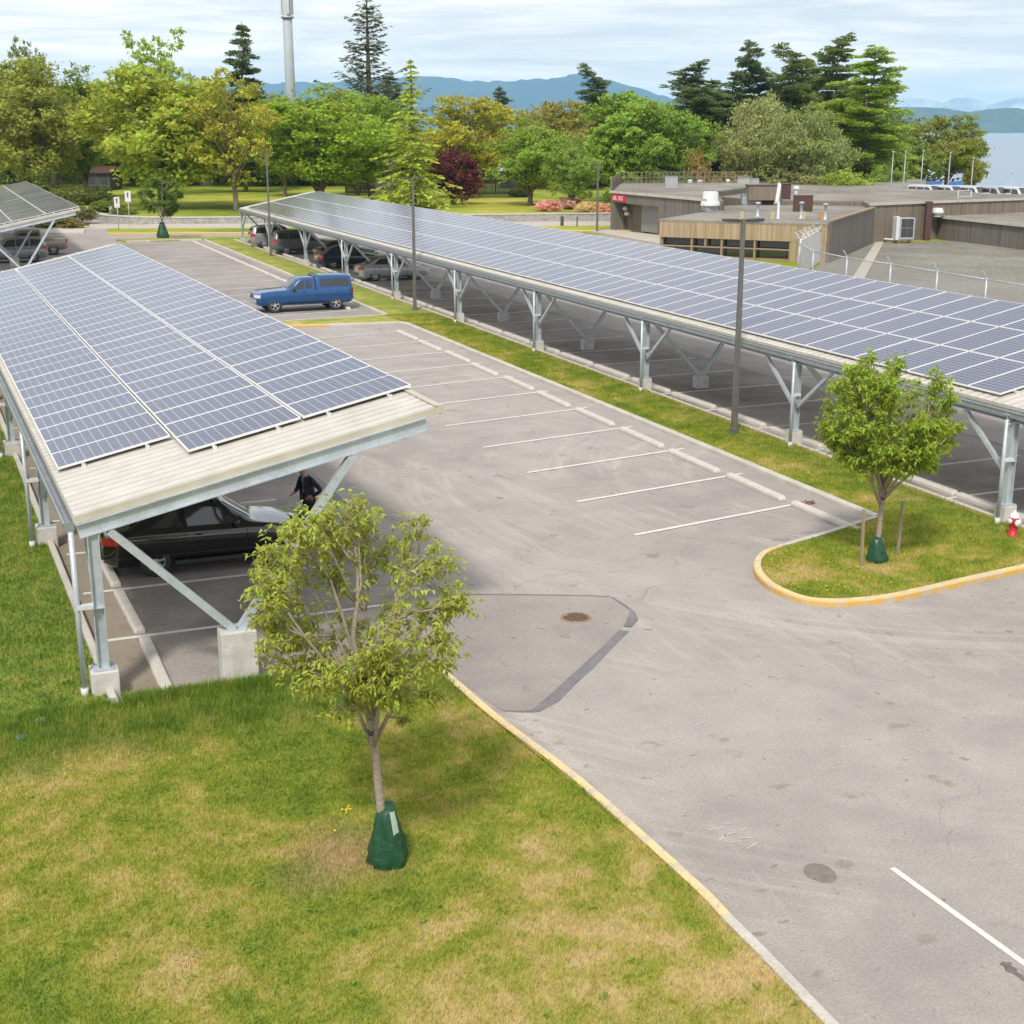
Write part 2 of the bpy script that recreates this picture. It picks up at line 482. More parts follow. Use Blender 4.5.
def mat_boards(name, c1, c2, dens=5.0, grain=0.3):
    m, nt, out = new_mat(name)
    v = objco(nt, (1, 1, 0.02))
    n1 = noise(nt, v, dens, 1, 0.5)
    st = nt.nodes.new('ShaderNodeValToRGB')
    st.color_ramp.interpolation = 'CONSTANT'
    els = st.color_ramp.elements
    vals = [0.1, 0.75, 0.35, 1.0, 0.55, 0.0, 0.85, 0.3]
    while len(els) < len(vals):
        els.new(0.5)
    for i, (e, x) in enumerate(zip(els, vals)):
        e.position = 0.30 + i * 0.055
        e.color = (x, x, x, 1)
    nt.links.new(n1, st.inputs['Fac'])
    v2 = objco(nt, (1, 1, 0.12))
    n2 = noise(nt, v2, 14, 4, 0.7)
    f = mathn(nt, 'ADD', mathn(nt, 'MULTIPLY', st.outputs['Color'], 0.6), mathn(nt, 'MULTIPLY', n2, 0.45))
    col = mixc(nt, f, c1, c2)
    pbsdf(nt, out, col, 0.85, bump=st.outputs['Color'], bstr=0.3)
    return m


M['boards_dark'] = mat_boards('weathered_boards', (0.10, 0.088, 0.078), (0.22, 0.195, 0.17), 2.2)
M['boards_tan'] = mat_boards('cedar_boards', (0.27, 0.195, 0.115), (0.47, 0.36, 0.23), 1.6)
M['boards_mid'] = mat_boards('brown_boards', (0.14, 0.11, 0.085), (0.27, 0.22, 0.17), 2.2)


def mat_water():
    m, nt, out = new_mat('water')
    v = objco(nt, (0.02, 0.02, 1))
    n = noise(nt, v, 4, 6, 0.7)
    col = mixc(nt, noise(nt, objco(nt, (0.0008, 0.0008, 1)), 1.0, 3), (0.20, 0.27, 0.34), (0.28, 0.36, 0.44))
    pbsdf(nt, out, col, 0.38, spec=0.5, bump=n, bstr=0.35, bdist=1.0)
    return m


M['water'] = mat_water()


def mat_hill(name, c1, c2, sc):
    m, nt, out = new_mat(name)
    v = objco(nt)
    n = noise(nt, v, sc, 7, 0.7)
    col = mixc(nt, ramp(nt, n, [(0.4, 0), (0.62, 1)]), c1, c2)
    pbsdf(nt, out, col, 0.95, spec=0.05)
    return m


M['hill'] = mat_hill('forested_hill', (0.03, 0.05, 0.025), (0.09, 0.11, 0.05), 0.02)
M['mount'] = mat_hill('mountain', (0.02, 0.035, 0.035), (0.045, 0.06, 0.055), 0.002)
M['snow'] = mat_hill('pale_peaks', (0.30, 0.32, 0.35), (0.7, 0.7, 0.72), 0.002)


def mat_chain():
    m, nt, out = new_mat('chain_link')
    uv = nt.nodes.new('ShaderNodeTexCoord')
    s = nt.nodes.new('ShaderNodeSeparateXYZ')
    nt.links.new(uv.outputs['Object'], s.inputs[0])
    hx = mathn(nt, 'ADD', s.outputs['X'], s.outputs['Y'])
    a = mathn(nt, 'FRACT', mathn(nt, 'MULTIPLY', mathn(nt, 'ADD', hx, s.outputs['Z']), 12))
    b = mathn(nt, 'FRACT', mathn(nt, 'MULTIPLY', mathn(nt, 'SUBTRACT', hx, s.outputs['Z']), 12))
    f = mathn(nt, 'MAXIMUM', mathn(nt, 'LESS_THAN', a, 0.17), mathn(nt, 'LESS_THAN', b, 0.17))
    p = nt.nodes.new('ShaderNodeBsdfPrincipled')
    p.inputs['Base Color'].default_value = (0.42, 0.42, 0.40, 1)
    p.inputs['Roughness'].default_value = 0.5
    t = nt.nodes.new('ShaderNodeBsdfTransparent')
    mx = nt.nodes.new('ShaderNodeMixShader')
    nt.links.new(f, mx.inputs[0])
    nt.links.new(t.outputs[0], mx.inputs[1])
    nt.links.new(p.outputs[0], mx.inputs[2])
    nt.links.new(mx.outputs[0], out.inputs['Surface'])
    return m


M['chain'] = mat_chain()


# ------------------------------------------------------------------ object helpers
def empty(name, loc=(0, 0, 0), rz=0.0):
    o = bpy.data.objects.new(name, None)
    COL.objects.link(o)
    o.location = loc
    o.rotation_euler = (0, 0, rz)
    return o


def tag(o, label=None, cat=None, group=None, kind=None):
    if label:
        o['label'] = label
    if cat:
        o['category'] = cat
    if group:
        o['group'] = group
    if kind:
        o['kind'] = kind
    return o


def thing(name, label, cat, loc=(0, 0, 0), rz=0.0, group=None):
    return tag(empty(name, loc, rz), label, cat, group)


def copy_tree(o, parent=None):
    c = o.copy()
    COL.objects.link(c)
    if parent is not None:
        c.parent = parent
    for ch in list(o.children):
        copy_tree(ch, c)
    return c


class MB:
    def __init__(self):
        self.v, self.f, self.m, self.s = [], [], [], []

    def add(self, vs, fs, mi=0, smooth=False):
        b = len(self.v)
        self.v += [tuple(p) for p in vs]
        for f in fs:
            self.f.append([b + i for i in f])
            self.m.append(mi)
            self.s.append(smooth)

    def box(self, c, s, rz=0.0, mi=0, ax=None):
        x, y, z = s[0] / 2, s[1] / 2, s[2] / 2
        P = [Vector(p) for p in ((-x, -y, -z), (x, -y, -z), (x, y, -z), (-x, y, -z), (-x, -y, z), (x, -y, z), (x, y, z), (-x, y, z))]
        Mx = Matrix.Rotation(rz, 3, 'Z') if ax is None else ax
        c = Vector(c)
        self.add([c + Mx @ p for p in P], [(0, 3, 2, 1), (4, 5, 6, 7), (0, 1, 5, 4), (1, 2, 6, 5), (2, 3, 7, 6), (3, 0, 4, 7)], mi)

    def bar(self, p0, p1, w, h, mi=0, up=(0, 0, 1)):
        p0, p1 = Vector(p0), Vector(p1)
        d = p1 - p0
        L = d.length
        z = d.normalized()
        x = z.cross(Vector(up))
        if x.length < 1e-4:
            x = Vector((1, 0, 0))
        x.normalize()
        y = x.cross(z)
        A = Matrix((x, z, y)).transposed()
        self.box((p0 + p1) / 2, (w, L, h), mi=mi, ax=A)

    def ibeam(self, p0, p1, w, h, t=0.02, mi=0, up=(0, 0, 1)):
        p0, p1 = Vector(p0), Vector(p1)
        z = (p1 - p0).normalized()
        x = z.cross(Vector(up)).normalized()
        y = x.cross(z)
        self.bar(p0 + y * (h / 2 - t / 2), p1 + y * (h / 2 - t / 2), w, t, mi, up)
        self.bar(p0 - y * (h / 2 - t / 2), p1 - y * (h / 2 - t / 2), w, t, mi, up)
        self.bar(p0, p1, t * 0.8, h - 2 * t - 0.001, mi, up)

    def tube(self, pts, rs, n=8, mi=0, cap=True, smooth=True):
        pts = [Vector(p) for p in pts]
        if not hasattr(rs, '__len__'):
            rs = [rs] * len(pts)
        rings = []
        prev = None
        for i, p in enumerate(pts):
            a = pts[max(i - 1, 0)]
            b = pts[min(i + 1, len(pts) - 1)]
            t = (b - a)
            if t.length < 1e-9:
                t = Vector((0, 0, 1))
            t.normalize()
            ref = prev if prev is not None else (Vector((1, 0, 0)) if abs(t.x) < 0.9 else Vector((0, 1, 0)))
            x = (ref - t * ref.dot(t))
            x.normalize()
            prev = x
            y = t.cross(x)
            rings.append([p + (x * math.cos(2 * math.pi * k / n) + y * math.sin(2 * math.pi * k / n)) * rs[i] for k in range(n)])
        vs = [q for r in rings for q in r]
        fs = []
        for i in range(len(pts) - 1):
            for k in range(n):
                fs.append((i * n + k, i * n + (k + 1) % n, (i + 1) * n + (k + 1) % n, (i + 1) * n + k))
        self.add(vs, fs, mi, smooth)
        if cap:
            b = len(self.v) - len(vs)
            self.f.append([b + k for k in range(n)][::-1]); self.m.append(mi); self.s.append(False)
            self.f.append([b + (len(pts) - 1) * n + k for k in range(n)]); self.m.append(mi); self.s.append(False)

    def lathe(self, prof, n=24, mi=0, c=(0, 0, 0), axis='Z', smooth=True):
        vs = []
        for r, z in prof:
            for k in range(n):
                a = 2 * math.pi * k / n
                p = (r * math.cos(a), r * math.sin(a), z)
                if axis == 'Y':
                    p = (p[0], p[2], p[1])
                if axis == 'X':
                    p = (p[2], p[0], p[1])
                vs.append((p[0] + c[0], p[1] + c[1], p[2] + c[2]))
        fs = []
        for i in range(len(prof) - 1):
            for k in range(n):
                fs.append((i * n + k, i * n + (k + 1) % n, (i + 1) * n + (k + 1) % n, (i + 1) * n + k))
        self.add(vs, fs, mi, smooth)

    def prism(self, poly, z0, z1, mi=0, mtop=None):
        n = len(poly)
        area = sum(poly[i][0] * poly[(i + 1) % n][1] - poly[(i + 1) % n][0] * poly[i][1] for i in range(n))
        if area < 0:
            poly = poly[::-1]
        vs = [(p[0], p[1], z0) for p in poly] + [(p[0], p[1], z1) for p in poly]
        fs = [(i, (i + 1) % n, n + (i + 1) % n, n + i) for i in range(n)]
        self.add(vs, fs, mi)
        b = len(self.v) - 2 * n
        self.f.append([b + i for i in range(n)][::-1]); self.m.append(mi); self.s.append(False)
        self.f.append([b + n + i for i in range(n)]); self.m.append(mi if mtop is None else mtop); self.s.append(False)

    def sheet(self, poly, z, mi=0):
        n = len(poly)
        area = sum(poly[i][0] * poly[(i + 1) % n][1] - poly[(i + 1) % n][0] * poly[i][1] for i in range(n))
        if area < 0:
            poly = poly[::-1]
        self.add([(p[0], p[1], z) for p in poly], [tuple(range(n))], mi)

    def build(self, name, mats, parent=None, loc=None):
        me = bpy.data.meshes.new(name)
        me.from_pydata(self.v, [], self.f)
        if not isinstance(mats, (list, tuple)):
            mats = [mats]
        for m in mats:
            me.materials.append(M[m] if isinstance(m, str) else m)
        me.polygons.foreach_set('material_index', self.m)
        me.polygons.foreach_set('use_smooth', self.s)
        me.update()
        o = bpy.data.objects.new(name, me)
        COL.objects.link(o)
        if parent is not None:
            o.parent = parent
        if loc is not None:
            o.location = loc
        return o


def bevel(o, w=0.02, seg=2):
    md = o.modifiers.new('b', 'BEVEL')
    md.width = w
    md.segments = seg
    md.limit_method = 'ANGLE'
    return o


def apply_mods(o):
    dg = bpy.context.evaluated_depsgraph_get()
    me = bpy.data.meshes.new_from_object(o.evaluated_get(dg), preserve_all_data_layers=True, depsgraph=dg)
    o.modifiers.clear()
    o.data = me
    return o


def big_mesh(name, verts, faces, nper, mat, rnd=None, clump=None, parent=None, smooth=False):
    """numpy mesh: verts (n,3), faces (m,nper)"""
    me = bpy.data.meshes.new(name)
    me.vertices.add(len(verts))
    me.vertices.foreach_set('co', np.ascontiguousarray(verts, dtype=np.float32).ravel())
    m = len(faces)
    me.loops.add(m * nper)
    me.loops.foreach_set('vertex_index', np.ascontiguousarray(faces, dtype=np.int32).ravel())
    me.polygons.add(m)
    me.polygons.foreach_set('loop_start', np.arange(0, m * nper, nper, dtype=np.int32))
    me.polygons.foreach_set('loop_total', np.full(m, nper, dtype=np.int32))
    me.update(calc_edges=True)
    for nm, arr in (('rnd', rnd), ('clump', clump)):
        if arr is not None:
            at = me.attributes.new(nm, 'FLOAT', 'FACE')
            at.data.foreach_set('value', np.ascontiguousarray(arr, dtype=np.float32))
    me.materials.append(mat)
    if parent == 'MESH':
        return me
    o = bpy.data.objects.new(name, me)
    COL.objects.link(o)
    if parent is not None:
        o.parent = parent
    return o


# ------------------------------------------------------------------ world, sun, camera
SUN_EL = R(50)
SHX, SHY = 0.52, 0.72            # shadows fall away from the camera and to the right
SUN_AZ = math.atan2(-SHY, -SHX)  # direction towards the sun (math angle)
w = bpy.data.worlds.new('World')
SC.world = w
w.use_nodes = True
nt = w.node_tree
for n in list(nt.nodes):
    nt.nodes.remove(n)
wo = nt.nodes.new('ShaderNodeOutputWorld')
bg = nt.nodes.new('ShaderNodeBackground')
sky = nt.nodes.new('ShaderNodeTexSky')
sky.sky_type = 'NISHITA'
sky.sun_disc = False
sky.sun_elevation = SUN_EL
sky.sun_rotation = math.pi / 2 - SUN_AZ
sky.air_density = 1.0
sky.dust_density = 1.5
tc = nt.nodes.new('ShaderNodeTexCoord')


def skymap(sx, sy, sz, loc=(0, 0, 0)):
    mp = nt.nodes.new('ShaderNodeMapping')
    mp.inputs['Scale'].default_value = (sx, sy, sz)
    mp.inputs['Location'].default_value = loc
    nt.links.new(tc.outputs['Generated'], mp.inputs['Vector'])
    return mp.outputs['Vector']


c1 = noise(nt, skymap(2.6, 2.6, 26), 1.0, 6, 0.55, 1.0)
c2 = noise(nt, skymap(7, 7, 110, (3, 1, 0)), 1.0, 6, 0.62, 0.8)
cf = mathn(nt, 'ADD', mathn(nt, 'MULTIPLY', c1, 0.62), mathn(nt, 'MULTIPLY', c2, 0.38))
cloudcol = ramp(nt, cf, [(0.40, (0.52, 0.55, 0.60)), (0.47, (0.63, 0.65, 0.68)), (0.53, (0.75, 0.75, 0.75)), (0.61, (0.93, 0.91, 0.88))])
sepz = nt.nodes.new('ShaderNodeSeparateXYZ')
nt.links.new(tc.outputs['Generated'], sepz.inputs[0])
hz = ramp(nt, sepz.outputs['Z'], [(0.0, 1.0), (0.05, 0.72), (0.12, 0.30), (0.25, 0.0)])
cloudcol = mixc(nt, hz, cloudcol, (1.42, 1.29, 1.13), 'MULTIPLY')
cloudcol = mixc(nt, mathn(nt, 'MULTIPLY', ramp(nt, sepz.outputs['Z'], [(0.022, 1.0), (0.045, 0.0)]), 0.5), cloudcol, (1.28, 1.12, 0.96))
skys = nt.nodes.new('ShaderNodeVectorMath')
skys.operation = 'SCALE'
skys.inputs['Scale'].default_value = 0.10
nt.links.new(sky.outputs[0], skys.inputs[0])
wc = mixc(nt, 0.88, skys.outputs[0], cloudcol)
nt.links.new(wc, bg.inputs['Color'])
bg.inputs['Strength'].default_value = 1.05
nt.links.new(bg.outputs[0], wo.inputs['Surface'])

sun = bpy.data.lights.new('sun', 'SUN')
sun.energy = 2.4
sun.angle = R(7.0)
sun.color = (1.0, 0.94, 0.86)
so = bpy.data.objects.new('sun', sun)
COL.objects.link(so)
sd = Vector((math.cos(SUN_AZ) * math.cos(SUN_EL), math.sin(SUN_AZ) * math.cos(SUN_EL), math.sin(SUN_EL)))
so.rotation_euler = sd.to_track_quat('Z', 'Y').to_euler()
so.location = (0, 0, 60)

cam = bpy.data.cameras.new('camera')
cam.sensor_width = 36
cam.lens = FPX / 1024 * 36
cam.clip_end = 60000
cam.clip_start = 0.5
co = bpy.data.objects.new('camera', cam)
COL.objects.link(co)
co.location = (0, 0, H)
co.rotation_euler = (math.pi / 2 - PITCH, 0, -YAW)
SC.camera = co
SC.render.engine = 'CYCLES'
SC.cycles.use_denoising = True
SC.cycles.max_bounces = 6
SC.cycles.diffuse_bounces = 3
SC.cycles.glossy_bounces = 3
SC.cycles.transparent_max_bounces = 12
SC.cycles.volume_bounces = 1
SC.view_settings.view_transform = 'Standard'
SC.view_settings.look = 'None'
SC.view_settings.exposure = 0.42
SC.view_settings.gamma = 1.0

# ------------------------------------------------------------------ the far setting
Z_SEA = -5.0
mb = MB()
pts = []
for a in range(-180, 180, 5):
    aa = R(a)
    if -62 < a <= 13:
        r = 330
    elif 13 < a <= 80:
        r = 222
    else:
        r = 120
    pts.append((r * math.sin(YAW + aa), r * math.cos(YAW + aa)))
mb.prism(pts, Z_SEA - 1, -0.03)
tag(mb.build('ground', 'parkland'), kind='structure')
mb = MB()
mb.sheet([(-14600, -3000), (14600, -3000), (14600, 14600), (-14600, 14600)], Z_SEA)
tag(mb.build('sea', 'water'), kind='structure')


def ridge(name, pxs, tops, r0, r1, mat, base=130.0, wob=0.06, nr=10, seed=0):
    """a mountain range on a polar grid; tops are the measured skyline"""
    rg = np.random.default_rng(seed)
    px = np.linspace(pxs[0], pxs[-1], 260)
    ty = np.interp(px, pxs, tops)
    jit = np.convolve(rg.normal(0, 1, 260 + 8), np.ones(9) / 9, 'valid') * 0.9 + rg.normal(0, 1, 260) * 0.22
    ty = ty + jit * wob * 10
    rs = np.linspace(r0, r1, nr)
    prof = np.sin(np.linspace(0.0, math.pi, nr)) ** 0.8
    vs, fs = [], []
    rm = (r0 + r1) / 2
    for i in range(260):
        hgt = H + (base - ty[i]) * rm / (FPX / math.cos(PITCH))
        for j in range(nr):
            d = D(px[i], rs[j])
            k = prof[j] * (1 + rg.normal(0, 0.05)) if j != nr // 2 else 1.0
            vs.append((d.x, d.y, Z_SEA - 0.5 + max(0, (hgt - Z_SEA + 0.5) * min(k, 1.0))))
    for i in range(259):
        for j in range(nr - 1):
            a = i * nr + j
            fs.append((a, a + nr, a + nr + 1, a + 1))
    m_ = MB()
    m_.add(vs, fs, 0, True)
    return tag(m_.build(name, mat), kind='structure')


ridge('mountain', [-700, -200, 150, 330, 380, 416, 446, 481, 512, 547, 566, 582, 620, 660, 720, 800], [92, 96, 88, 84, 80, 79, 80, 84, 83, 81, 78, 77, 85, 97, 112, 126], 9500, 12500, 'mount', seed=1, wob=0.05)
ridge('hill', [300, 420, 500, 560, 640, 720, 760], [112, 108, 113, 116, 114, 120, 129], 6800, 8000, 'hill', seed=5, wob=0.05)
ridge('mountain', [780, 850, 880, 898, 915, 930, 942, 952, 962, 975, 988, 1002, 1012, 1018, 1028, 1060, 1120, 1300, 1700], [112, 104, 100, 98, 99, 101, 104, 99.5, 98.5, 100, 106, 102, 98.5, 97, 99.5, 104, 98, 104, 100], 12600, 13800, 'snow', seed=2, wob=0.06)
ridge('hill', [820, 860, 885, 897, 925, 943, 968, 985, 1003, 1024, 1100, 1300, 1700], [128, 122, 112, 107.5, 108.5, 109.5, 112.5, 110, 109, 110, 108, 112, 110], 6800, 8000, 'hill', seed=3, wob=0.07)

# the air
mb = MB()
mb.prism([(-14800, -3200), (14800, -3200), (14800, 14800), (-14800, 14800)], Z_SEA - 2.2, 450)
m, nt, out = new_mat('haze')
pv = nt.nodes.new('ShaderNodeVolumePrincipled')
pv.inputs['Color'].default_value = (0.42, 0.74, 1.0, 1)
pv.inputs['Density'].default_value = 8e-5
pv.inputs['Anisotropy'].default_value = 0.0
nt.links.new(pv.outputs[0], out.inputs['Volume'])
hzo = mb.build('haze', m)
tag(hzo, kind='stuff')

# ------------------------------------------------------------------ car park surfaces
NA = R(1.7)
ND1 = Vector((-math.sin(NA), math.cos(NA), 0))      # along the near canopy
ND2 = Vector((math.cos(R(-1.2)), math.sin(R(-1.2)), 0))


def nl(a, b):
    """point beside the near canopy in its own axes"""
    return (1.45 + a * ND2.x + b * ND1.x, 21.8 + a * ND2.y + b * ND1.y)


mb = MB()
back_l = G(-60, 234)
mb.sheet([(7.2, -8), (44, -8), (46.5, 50), (48, 70), (53.5, 86), (56.5, 100), (56.5, 122), (66, 128), (60, 140), (-30, 190), (-60, 150), (-22, 66), (0.5, 64), (1.6, 21.5), (7.3, 21.4)], 0.0)
parking = tag(mb.build('parking_lot', 'asphalt'), kind='structure')
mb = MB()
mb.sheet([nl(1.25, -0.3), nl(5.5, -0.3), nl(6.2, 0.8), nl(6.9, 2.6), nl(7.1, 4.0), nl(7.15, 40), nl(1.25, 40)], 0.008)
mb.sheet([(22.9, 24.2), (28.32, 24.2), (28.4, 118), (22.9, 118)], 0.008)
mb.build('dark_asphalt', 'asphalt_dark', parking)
mb = MB()
mb.sheet([nl(7.15, 2.9), (9.8, 24.28), (11.25, 23.62), (11.6, 23.3), (11.6, 22.4), (10.35, 20.95), (9.0, 19.66), (8.0, 18.80), (7.5, 19.0), (7.32, 20.4), (7.15, 21.3), nl(5.6, -0.3), nl(6.3, 0.8)], 0.004)
mb.build('patch_asphalt', 'asphalt_lot', parking)
mb = MB()
mb.sheet([nl(0.32, -0.3), nl(1.25, -0.3), nl(1.25, 40), nl(0.32, 40)], 0.008)
mb.build('gutter_pan', 'gutterpan', parking)
mb = MB()
mb.sheet([(13.2, 66), (19.9, 66.2), (19.9, 119.2), (13.2, 118.6)], 0.004)
mb.build('stall_asphalt', 'asphalt_lot', parking)


def strip(mb, p0, p1, w, z, mi=0):
    p0, p1 = Vector((p0[0], p0[1])), Vector((p1[0], p1[1]))
    d = (p1 - p0).normalized()
    n = Vector((-d.y, d.x)) * w / 2
    mb.sheet([p0 - n, p1 - n, p1 + n, p0 + n], z, mi)


COLS = [24.65, 33.6, 43.1, 52.8, 62.5, 72.6, 82.8, 93.2, 104.4, 114.6]
LEFTY = [28.11, 31.28, 34.56, 37.9, 41.2, 44.5, 47.8, 51.1, 54.4, 57.7, 61.0]
lines = []
for y in LEFTY:
    lines.append(((14.0, y - 1.0), (19.4, y + 0.0)))
for i in range(16):
    y = 69.3 + i * 3.25
    lines.append(((14.0, y - 1.0), (19.4, y)))
RL = []
for c0, c1_ in zip(COLS[:-1], COLS[1:]):
    for f in (0.27, 0.6, 0.93):
        RL.append(c0 + f * (c1_ - c0))
for y in RL:
    lines.append(((22.72, y), (27.9, y + 0.15)))
NLB = [2.85 + 2.9 * k for k in range(13)]
for b in NLB:
    lines.append((nl(0.55, b), nl(5.95, b + 0.1)))
for (p, q) in lines:
    mb = MB()
    strip(mb, p, q, 0.125, 0.0125)
    mb.build('stall_line', 'white_paint', parking)
mb = MB()
strip(mb, (10.29, 12.62), (10.55, 6.0), 0.09, 0.006)
mb.build('lane_line', 'white_paint', parking)

# tar seams
mb = MB()


def poly_strip(mb, pts, ws, z):
    for (a, b, w0, w1) in zip(pts[:-1], pts[1:], ws[:-1], ws[1:]):
        a, b = Vector(a), Vector(b)
        d = (b - a).normalized()
        n = Vector((-d.y, d.x))
        mb.sheet([a - n * w0 / 2, b - n * w1 / 2, b + n * w1 / 2, a + n * w0 / 2], z)


poly_strip(mb, [(8.75, 24.72), (9.8, 24.28), (11.25, 23.62), (11.58, 23.41)], [0.07, 0.08, 0.07, 0.06], 0.006)
poly_strip(mb, [(11.60, 23.36), (11.62, 22.9), (11.60, 22.40)], [0.05, 0.06, 0.06], 0.0105)
poly_strip(mb, [(11.57, 22.40), (11.40, 22.05), (11.12, 21.72)], [0.12, 0.20, 0.14], 0.015)
poly_strip(mb, [(10.98, 21.58), (10.35, 20.95), (9.66, 20.27), (9.0, 19.66), (8.45, 19.12), (8.0, 18.80)], [0.20, 0.18, 0.22, 0.22, 0.24, 0.14], 0.0065)
poly_strip(mb, [(7.98, 18.80), (7.75, 18.88), (7.52, 19.02)], [0.08, 0.05, 0.03], 0.011)
poly_strip(mb, [(8.47, 60.0), (8.52, 36.8), (8.54, 30.7), (8.50, 25.4), (8.62, 24.75)], [0.10, 0.16, 0.20, 0.18, 0.10], 0.012)
poly_strip(mb, [(28.45, 115.0), (28.42, 60.0), (28.40, 24.3)], [0.08, 0.10, 0.12], 0.012)
mb.build('tar_seam', 'tar', parking)
# chalk scribbles, oil stain, patch
mb = MB()
rs = random.Random(3)
for (px, py) in ((716, 829), (730, 834), (742, 830), (748, 838), (736, 842), (722, 838), (655, 775), (612, 800), (700, 724), (600, 694), (570, 750), (752, 846), (728, 824)):
    g = G(px, py)
    a = rs.uniform(-0.3, 0.6)
    L = rs.uniform(0.05, 0.16)
    strip(mb, (g.x - L * math.cos(a), g.y - L * math.sin(a)), (g.x + L * math.cos(a), g.y + L * math.sin(a)), 0.02, 0.006)
mb.build('chalk_mark', 'chalk', parking)
mb = MB()


def blob(mb, c, rx, ry, z, n=28, j=0.06, seed=0):
    rr = random.Random(seed)
    ph = [rr.uniform(0, 6.28) for _ in range(4)]
    P = []
    for k in range(n):
        a = 2 * math.pi * k / n
        q = 1 + j * (math.sin(3 * a + ph[0]) + math.sin(5 * a + ph[1]) + 0.7 * math.sin(9 * a + ph[2]))
        P.append((c[0] + rx * q * math.cos(a), c[1] + ry * q * math.sin(a)))
    mb.sheet(P, z)


g = G(820, 873)
blob(mb, g, 0.19, 0.235, 0.006, j=0.02)
mb.build('patched_core', simple('patch_grey', (0.17, 0.145, 0.125), (0.25, 0.215, 0.185), 9, 0.9, fine=60), parking)
mb = MB()
blob(mb, G(1014, 972), 0.05, 0.16, 0.006, j=0.2, seed=2)
blob(mb, G(1006, 965), 0.06, 0.05, 0.0105, j=0.2, seed=4)
blob(mb, (10.6, 9.7), 0.14, 0.30, 0.015, j=0.15, seed=5)
mb.build('oil_stain', simple('oil', (0.12, 0.10, 0.09), (0.2, 0.17, 0.15), 9, 0.7), parking)


# ------------------------------------------------------------------ kerbs and grass
def offset_poly(pts, d):
    out = []
    n = len(pts)
    for i, p in enumerate(pts):
        p = Vector((p[0], p[1]))
        a = Vector((pts[max(i - 1, 0)][0], pts[max(i - 1, 0)][1]))
        b = Vector((pts[min(i + 1, n - 1)][0], pts[min(i + 1, n - 1)][1]))
        t = (b - a).normalized()
        nn = Vector((-t.y, t.x))
        k = 1.0
        if 0 < i < n - 1:
            t0 = (p - a).normalized()
            k = 1 / max(0.5, nn.dot(Vector((-t0.y, t0.x))))
        out.append(p + nn * d * k)
    return out


def kerb(pts, mat, w=0.16, h=0.13, z0=0.0, name='kerb'):
    """raised edging along a polyline: the face lies on the line, the body to its left"""
    L0 = offset_poly(pts, 0.0)
    L1 = offset_poly(pts, 0.025)
    L2 = offset_poly(pts, w)
    vs = []
    for a, b, c in zip(L0, L1, L2):
        vs += [(a.x, a.y, z0 - 0.05), (a.x, a.y, z0 + h - 0.03), (b.x, b.y, z0 + h), (c.x, c.y, z0 + h), (c.x, c.y, z0 - 0.05)]
    fs = []
    n = len(pts)
    for i in range(n - 1):
        for k in range(4):
            fs.append((i * 5 + k, (i + 1) * 5 + k, (i + 1) * 5 + k + 1, i * 5 + k + 1))
    fs.append((0, 1, 2, 3, 4))
    e = (n - 1) * 5
    fs.append((e + 4, e + 3, e + 2, e + 1, e))
    m_ = MB()
    m_.add(vs, fs)
    return tag(m_.build(name, mat), kind='structure')


def smooth_line(pts, n=6):
    """catmull-rom through pts"""
    P = [Vector((p[0], p[1])) for p in pts]
    P = [P[0] * 2 - P[1]] + P + [P[-1] * 2 - P[-2]]
    out = []
    for i in range(1, len(P) - 2):
        for k in range(n):
            t = k / n
            a, b, c, d = P[i - 1], P[i], P[i + 1], P[i + 2]
            out.append(0.5 * ((2 * b) + (c - a) * t + (2 * a - 5 * b + 4 * c - d) * t * t + (3 * b - a - 3 * c + d) * t ** 3))
    out.append(P[-2])
    return out


GRASS_POLYS = []


def grass_area(name, poly, z=0.10, mat='lawn'):
    m_ = MB()
    m_.prism([(p[0], p[1]) for p in poly], -0.02, z)
    return tag(m_.build(name, mat), kind='structure')


# near lawn
k1 = smooth_line([(7.02, 21.42), (7.17, 20.79), (7.33, 18.63), (7.55, 16.9), (7.66, 15.67), (7.78, 13.08), (7.77, 12.3)], 5)
k2 = [(7.77, 12.3), (7.77, 11.48), (7.74, 10.27), (7.70, 8.0), (7.6, -8)]
kerb(k1[::-1], 'yellow')
kerb(k2[::-1], 'kerbmat')
front_edge = [nl(0.3, -0.36), nl(2.7, -0.36), nl(5.55, -0.36)]
kerb([nl(5.55, -0.36), nl(2.7, -0.36), nl(0.36, -0.36)], 'kerbmat', w=0.12, h=0.10)
left_edge = [nl(0.36, b) for b in (-0.36, 6, 12, 20, 30, 42)]
kerb(left_edge, 'kerbmat', w=0.14, h=0.20)
lawn_poly = [(p[0] - 0.14, p[1]) for p in k2[::-1]] + [(p[0] - 0.14, p[1]) for p in k1[::-1]][1:] + [nl(5.5, -0.47), nl(0.24, -0.47)] + \
    [nl(0.24, b) for b in (6, 12, 20, 30, 42)] + [(-0.5, 64), (-30, 64), (-30, -8)]
grass_area('lawn', lawn_poly)
